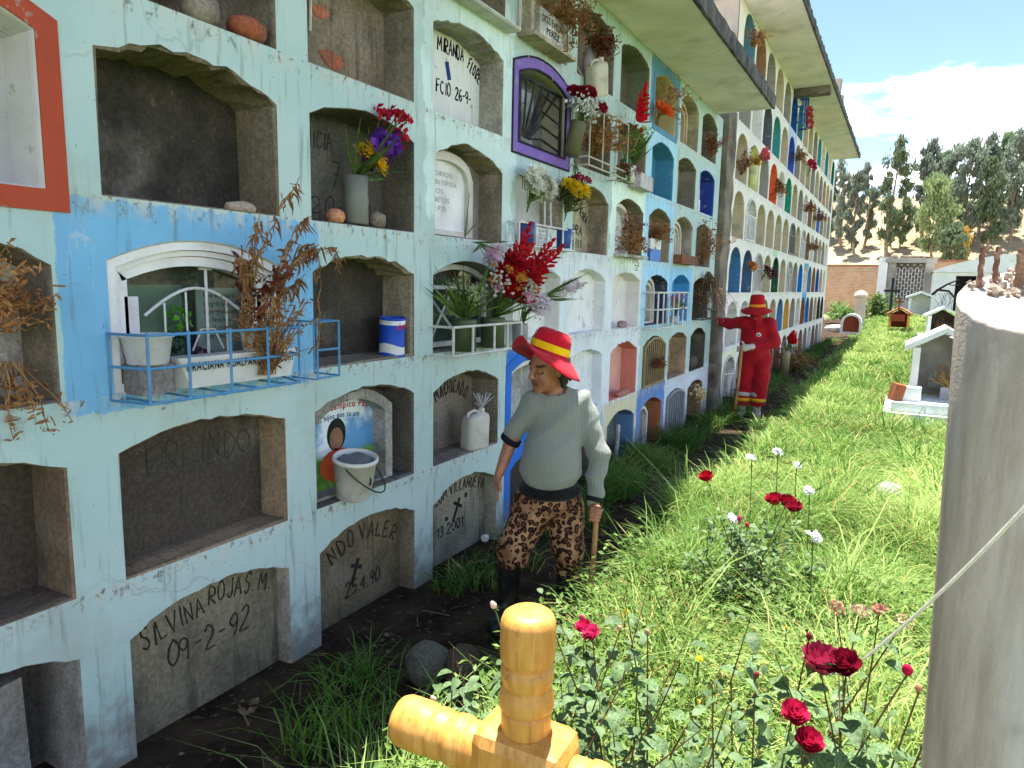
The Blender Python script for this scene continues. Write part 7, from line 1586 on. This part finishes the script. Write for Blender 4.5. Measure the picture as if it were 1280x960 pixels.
mb.tube([(-.5, 0, -.3), (-.3, 0, .9), (.1, 0, 1.35), (.5, 0, 1.65), (1.0, 0, 1.9)], [.09, .08, .07, .05, .03], 6); mb.tube([(.1, 0, 1.35), (.6, 0, 1.3), (.95, 0, .9), (1.0, 0, .5)], [.06, .06, .05, .03], 6); mb.tube([(.5, 0, 1.65), (.75, 0, 1.6), (1.05, 0, 1.66)], .025, 5)
rr = random.Random(5)
for i in range(10): x = rr.uniform(0, .9); mb.tube([(x, 0, 1.2), (x + rr.uniform(-.2, .3), 0, .8), (x + rr.uniform(-.3, .4), 0, .3)], .012, 4)
mb.build('trunk', M('dark_bark', S(52, 46, 44), .9, .3, 9), dt)

# ---- small house-shaped tombs
def house_tomb(name, label, loc, w_, d_, h, hr_, wallm, roofm, tiles=False, inner=None):
    t_ = thing(name, label, 'tomb', loc)
    mb = MB(); mb.box((w_ * .06, d_ / 2, h / 2), (w_ * .12, d_, h)); mb.build('side_wall', wallm, t_); mb = MB(); mb.box((w_ * .94, d_ / 2, h / 2), (w_ * .12, d_, h)); mb.build('side_wall', wallm, t_)
    mb = MB(); mb.add([(w_ * .12, d_ * .75, 0), (w_ * .88, d_ * .75, 0), (w_ * .88, d_ * .75, h), (w_ / 2, d_ * .75, h + hr_ * .8), (w_ * .12, d_ * .75, h)], [(0, 1, 2, 3, 4)]); mb.build('back_panel', inner or wallm, t_)
    th = h * .11
    for sgn in (0, 1):
        x0, x1 = (-w_ * .14, w_ / 2) if sgn == 0 else (w_ * 1.14, w_ / 2)
        z0, z1 = h - hr_ * .22, h + hr_
        V = [(x0, -.08, z0), (x1, -.08, z1), (x1, -.08, z1 + th), (x0, -.08, z0 + th), (x0, d_ + .05, z0), (x1, d_ + .05, z1), (x1, d_ + .05, z1 + th), (x0, d_ + .05, z0 + th)]
        mb = MB(); F = [(0, 1, 2, 3), (7, 6, 5, 4), (0, 4, 5, 1), (3, 2, 6, 7), (0, 3, 7, 4), (1, 5, 6, 2)]; mb.add(V, F if sgn == 0 else [tuple(reversed(f)) for f in F]); mb.build('roof_slope', roofm, t_)
    return t_
TW = M('tomb_paint', S(226, 228, 226), .7, .08, 4, .2, 40, .3, col2=S(186, 186, 182), thr=(.6, .75), s2=3)
GT_ = M('glazed_tile', S(206, 212, 214), .35, .1, 6, .05, 60, .5)
GI = M('tomb_grey', S(150, 146, 138), .85, .2, 4, .3)
t1 = house_tomb('house_tomb', 'white gabled tomb on tiled base at the edge of the concrete column', (2.44, 10.4, .36), .70, .75, .66, .21, TW, TW, True, GI)
for (bx_, by_, bz_, dx, dy, dz) in ((.38, .2, -.06, 1.15, 1.4, .12), (.38, .2, -.22, 1.32, 1.6, .20)):
    mb = MB(); mb.box((bx_, by_, bz_), (dx - .02, dy - .02, dz)); mb.build('plinth', TW, t1)
for i in range(4): mb = MB(); mb.box((-.28 + .33 * i + .165, -.606, -.22), (.32, .012, .19)); mb.build('tile', GT_, t1)
for i in range(3): mb = MB(); mb.box((-.195 + .383 * i + .19, -.506, -.06), (.373, .012, .112)); mb.build('tile', GT_, t1)
mb = MB(); mb.box((.02, -.25, .09), (.22, .2, .18)); mb.build('grave_block', TW, t1)
mb = MB(); mb.box((.34, .38, .22), (.26, .02, .2)); mb.build('framed_photo', M('dim_photo', S(104, 116, 116), .3, .4, 9, .0), t1)
t_ = thing('flower_pot', 'grey square pot with dry straw flowers inside the white gabled tomb', 'pot', (2.90, 10.55, .362)); mb = MB(); mb.box((0, 0, .08), (.22, .16, .16)); q = mb.build('pot_body', PLASTIC, t_); q.color = S(176, 172, 182)
dried('dry_flowers', 'straw yellow dry flowers in the grey pot of the white gabled tomb', 'flowers', (2.90, 10.55, .51), 40, .34, .45, (0, -.1, 1), M('straw', S(206, 172, 96), .9, .3, 20, .1), 160, .03, 171, .1)
t_ = thing('brick', 'orange brick leaning beside the tiled base of the white tomb', 'brick', (2.28, 10.1, .36), (0, .2, .3)); mb = MB(); mb.box((0, 0, .1), (.12, .2, .22)); q = mb.build('brick_body', PLASTER, t_); q.color = S(190, 104, 66)
t2 = house_tomb('house_tomb', 'small white gabled tomb with dark interior behind the larger white tomb', (2.86, 22.0, .58), .72, .9, .52, .20, TW, TW, False, M('dark_niche', S(84, 74, 66), .9, .3, 6))
mb = MB(); mb.box((.36, .2, -.12), (1.1, 1.6, .22)); mb.build('plinth', TW, t2)
dried('dry_flowers', 'dry flowers heaped inside the small dark tomb', 'flowers', (3.25, 22.2, .62), 40, .36, .5, (0, -.2, 1), None, 300, .05, 172, .2)
t3 = house_tomb('house_tomb', 'yellow and orange tomb with a reddish gabled roof further back', (1.86, 26.0, .55), .60, .9, .45, .18, M('ochre_paint', S(222, 166, 60), .8, .15, 5, .2), M('clay_tile', S(176, 110, 76), .9, .25, 8, .4), False, M('red_paint', S(150, 70, 48), .8, .2, 5, .2))
mb = MB(); mb.box((.26, -.12, .33), (.40, .04, .22)); mb.build('red_sign', MATS['red_paint'], t3); mb = MB(); mb.box((.26, -.12, .75), (.05, .05, .5)); mb.box((.26, -.12, .86), (.26, .05, .05)); mb.build('roof_cross', MATS['red_paint'], t3)
sp_ = thing('stone_pillar', 'short square pale pillar with domed top at the path end', 'pillar', (.78, 30, .45)); mb = MB(); mb.box((0, 0, .45), (.36, .36, 1.1)); mb.build('shaft', M('pale_stone', S(206, 192, 170), .9, .15, 4, .3), sp_); mb = MB(); mb.lathe([(.24, 1.0), (.25, 1.08), (.2, 1.2), (.1, 1.27), (.02, 1.3)], 12); mb.build('domed_cap', MATS['pale_stone'], sp_, True)
hs_ = thing('headstone', 'small arched white headstone leaning by the path end', 'headstone', (.82, 25, .40)); mb = MB(); O2 = outline(-.24, .24, 0, .30, .52, 12, 'round'); mb.ring([(y, z) for y, z in O2], grow(O2, .07), -.3, .05)
for i in range(len(mb.v)): x, y, z = mb.v[i]; mb.v[i] = (y, -x, z)
mb.build('arch', TW, hs_); mb = MB(); mb.poly(O2, -.2, -.15)
for i in range(len(mb.v)): x, y, z = mb.v[i]; mb.v[i] = (y, -x, z)
mb.build('red_panel', MATS['red_paint'], hs_)
stone('boulder', 'low white rock lying where the path ends', (.30, 26.5, .42), (.9, .6, .3), S(226, 222, 214), 61, 'boulder')
cb_ = thing('dark_cross', 'black grave cross standing before the chapel grille', 'cross', (1.75, 34, .5)); mb = MB(); mb.box((0, 0, .9), (.1, .08, 1.8)); mb.build('upright', M('black_paint', S(36, 34, 34), .5), cb_); mb = MB(); mb.box((0, -.01, 1.25), (.62, .07, .1)); mb.build('crossbar', MATS['black_paint'], cb_)
t4 = house_tomb('house_tomb', 'plain white tomb block before the chapel', (2.4, 37.0, .55), 1.0, 1.0, .9, .22, TW, TW)
# ---- garden plants beyond the grass
def spiky(name, label, loc, n, L, seed, mat, cat='plant', wd_=.09):
    r = random.Random(seed); root = thing(name, label, cat, loc)
    for i in range(n):
        az = r.uniform(0, 2 * pi); el = r.uniform(.25, 1.3); P = []; l = L * r.uniform(.6, 1.1); V = []; F = []
        for q in range(6):
            u = q / 5; x = cos(el) * l * u; z = sin(el) * l * u - .5 * l * u * u * cos(el); hw = wd_ * sin(pi * min(1, .12 + u * .88)) * .8
            for s_ in (-1, 0, 1): V.append((x * cos(az) - s_ * hw * sin(az), x * sin(az) + s_ * hw * cos(az), z + (.03 if s_ else 0)))
        for q in range(5): F += [(q * 3, q * 3 + 1, q * 3 + 4, q * 3 + 3), (q * 3 + 1, q * 3 + 2, q * 3 + 5, q * 3 + 4)]
        mb = MB(); mb.add(V, F); mb.build('leaf', mat, root)
    return root
AG = leafmat('broad_leaf', S(92, 130, 66), S(146, 176, 104), .3)
spiky('broad_leaf_plant', 'broad leaved green plant in front of the brick wall', (-.75, 40, .3), 26, 1.3, 3, AG, wd_=.16)
spiky('broad_leaf_plant', 'smaller leafy plant near the foot of the brick wall', (-2.0, 42, .2), 16, 1.0, 4, AG, wd_=.14)
def bush(name, label, loc, rad, n, seed, mat, ls=.10, cat='bush'):
    r = random.Random(seed); root = thing(name, label, cat, loc); lv = MB(); tw = MB()
    for i in range(12): d = Vector((r.gauss(0, 1), r.gauss(0, 1), abs(r.gauss(0, 1)) + .4)).normalized(); tw.tube([(0, 0, 0), d * rad * .5, d * rad * .95], [.03 * rad, .02 * rad, .008 * rad], 4)
    tw.build('stems', CANE, root)
    cl = [Vector((r.gauss(0, .42), r.gauss(0, .42), .45 + r.gauss(0, .28))) * rad for _ in range(22)]
    for i in range(n):
        c_ = r.choice(cl) + Vector((r.gauss(0, .2), r.gauss(0, .2), r.gauss(0, .18))) * rad; R_ = Euler((r.uniform(-1.2, 1.2), r.uniform(-1.2, 1.2), r.uniform(0, 6))).to_matrix(); s_ = ls * r.uniform(.6, 1.2)
        lv.add([c_ + R_ @ Vector(p) * s_ for p in ((0, -1, 0), (.5, 0, .12), (0, 1, 0), (-.5, 0, .12))], [(0, 1, 2, 3)])
    tag(lv.build('foliage', mat, root), kind='stuff'); return root
BUSHL = leafmat('bush_leaf', S(70, 104, 44), S(124, 150, 76), .35)
bush('bush', 'round green bush beside the chapel pier', (1.25, 36, .5), .85, 900, 3, BUSHL)
bush('bush', 'low pale bush growing behind the small dark tomb', (4.0, 20, .4), .6, 600, 4, BUSHL, .07)
bush('bush', 'low green bush between the pale pillar and the broad leaved plant', (0.1, 33, .4), .55, 500, 5, BUSHL)

# ---- eucalyptus trees on the hillside
BARK = M('eucalyptus_bark', S(150, 130, 108), .9, .3, 3, .3, 8)
EUC = [leafmat('eucalyptus_leaf', S(92, 112, 82), S(138, 154, 118), .35), leafmat('grey_eucalyptus_leaf', S(112, 124, 108), S(154, 166, 146), .36), leafmat('fresh_eucalyptus_leaf', S(108, 128, 84), S(148, 162, 116), .35), leafmat('yellow_leaf', S(190, 150, 60), S(214, 180, 84), .3)]
def euc(label, x, y, h, wd_, seed, kind, sparse=0.0, name='eucalyptus_tree', bare=.12):
    r = random.Random(seed); z = float(hill_h(np.array(x), np.array(y))); root = thing(name, label, 'tree', (x, y, z - .2), group='trees on the hillside')
    tr_ = MB(); lf = MB(); pts = [Vector((0, 0, 0))]
    for i in range(7): pts.append(pts[-1] + Vector((r.uniform(-.25, .25), r.uniform(-.25, .25), h / 7)))
    tr_.tube(pts, [.20 * h / 12 * (1 - .85 * i / 7) for i in range(8)], 7)
    cl = []
    nb = int(34 * (1 - sparse * .4))
    for i in range(nb):
        u = bare + (1 - bare) * (i + r.random()) / nb; p0 = pts[min(6, int(u * 7))].lerp(pts[min(7, int(u * 7) + 1)], u * 7 % 1)
        prof_ = (sin(pi * min(1, (u - bare) / (1 - bare) * .82 + .16))) ** .8; az = r.uniform(0, 2 * pi); L = wd_ * prof_ * r.uniform(.5, 1.1)
        e = p0 + Vector((cos(az) * L, sin(az) * L, L * r.uniform(.35, .9))); tr_.tube([p0, p0.lerp(e, .5) + Vector((0, 0, -.06 * L)), e], [.05, .035, .015], 4); cl.append((e, L)); cl.append((p0.lerp(e, .6), L * .8))
    for (e, L) in cl:
        if r.random() < sparse * .55: continue
        rad = .34 * wd_ * r.uniform(.6, 1.15)
        for q in range(int(92 * (1 - sparse * .2))):
            c_ = e + Vector((r.gauss(0, .42), r.gauss(0, .42), r.gauss(0, .5))) * rad; R_ = Euler((r.uniform(-.5, .5) + 1.4, r.uniform(-.6, .6), r.uniform(0, 6))).to_matrix(); s_ = r.uniform(.14, .30)
            lf.add([c_ + R_ @ Vector(p) * s_ for p in ((0, -1, 0), (.42, 0, 0), (0, 1, 0), (-.42, 0, 0))], [(0, 1, 2, 3)])
    tr_.build('trunk', BARK, root); tag(lf.build('crown', EUC[kind], root), kind='stuff')
TX = lambda px, Y: 2.3 + Y * float(np.interp(px, [1000, 1040, 1080, 1120, 1160, 1200, 1240, 1280, 1320], [-.1289, -.0902, -.0531, -.0174, .0169, .0499, .0817, .1123, .1419]))
for i, (px, Y, h, wd_, k, sp, lb) in enumerate((
    (1052, 98, 11.5, 1.5, 1, .35, 'slim grey green tree nearest the white niche block'), (1070, 94, 10.5, 1.5, 1, .3, 'thin grey tree with a forked crown left of the tallest tree'), (1081, 97, 11.2, 1.3, 1, .45, 'sparse grey tree just beside the tallest tree'),
    (1110, 93, 14.2, 2.1, 0, .35, 'tallest tree with an open tufted top on the hillside'), (1126, 96, 6.0, 1.3, 0, .3, 'short shrubby tree at the foot of the tallest tree'), (1152, 98, 12.6, 2.0, 1, .1, 'dark grey green tree behind the bright green one'), (1168, 91, 9.6, 2.5, 2, .0, 'broad bright green tree above the chapel'),
    (1203, 97, 12.2, 2.3, 1, .05, 'dense grey tree above the white building'), (1208, 89, 4.4, .9, 3, .1, 'small yellow tree on the bare slope'), (1222, 100, 11.6, 2.0, 1, .1, 'grey tree right behind the dense grey one'), (1236, 94, 10.6, 1.8, 0, .1, 'upright green tree above the starter bars'), (1263, 97, 12.8, 2.6, 1, .0, 'large dark tree at the photo edge on the hillside'),
    (1185, 102, 10.5, 2.0, 1, .1, 'grey tree between the bright green tree and the dense grey one'), (1250, 103, 11.0, 2.2, 0, .05, 'green grey tree behind the twisted bar'), (1196, 88, 5.0, 1.5, 0, .2, 'low leafy tree at the roof edge of the white building'),
    (1180, 104, 9.5, 1.8, 0, .15, 'distant green tree between the bright tree and the dense grey tree'), (1300, 96, 11, 2.2, 1, .1, 'grey tree outside the photo edge beyond the large dark one'),
    (1290, 99, 12, 2.3, 0, .1, 'tree just beyond the photo edge on the hillside'), (1038, 101, 9.5, 1.5, 1, .3, 'small grey tree half hidden by the white niche block'))):
    euc(lb, TX(px, Y), Y, h * .93, wd_ * .80, 200 + i, k, sp)
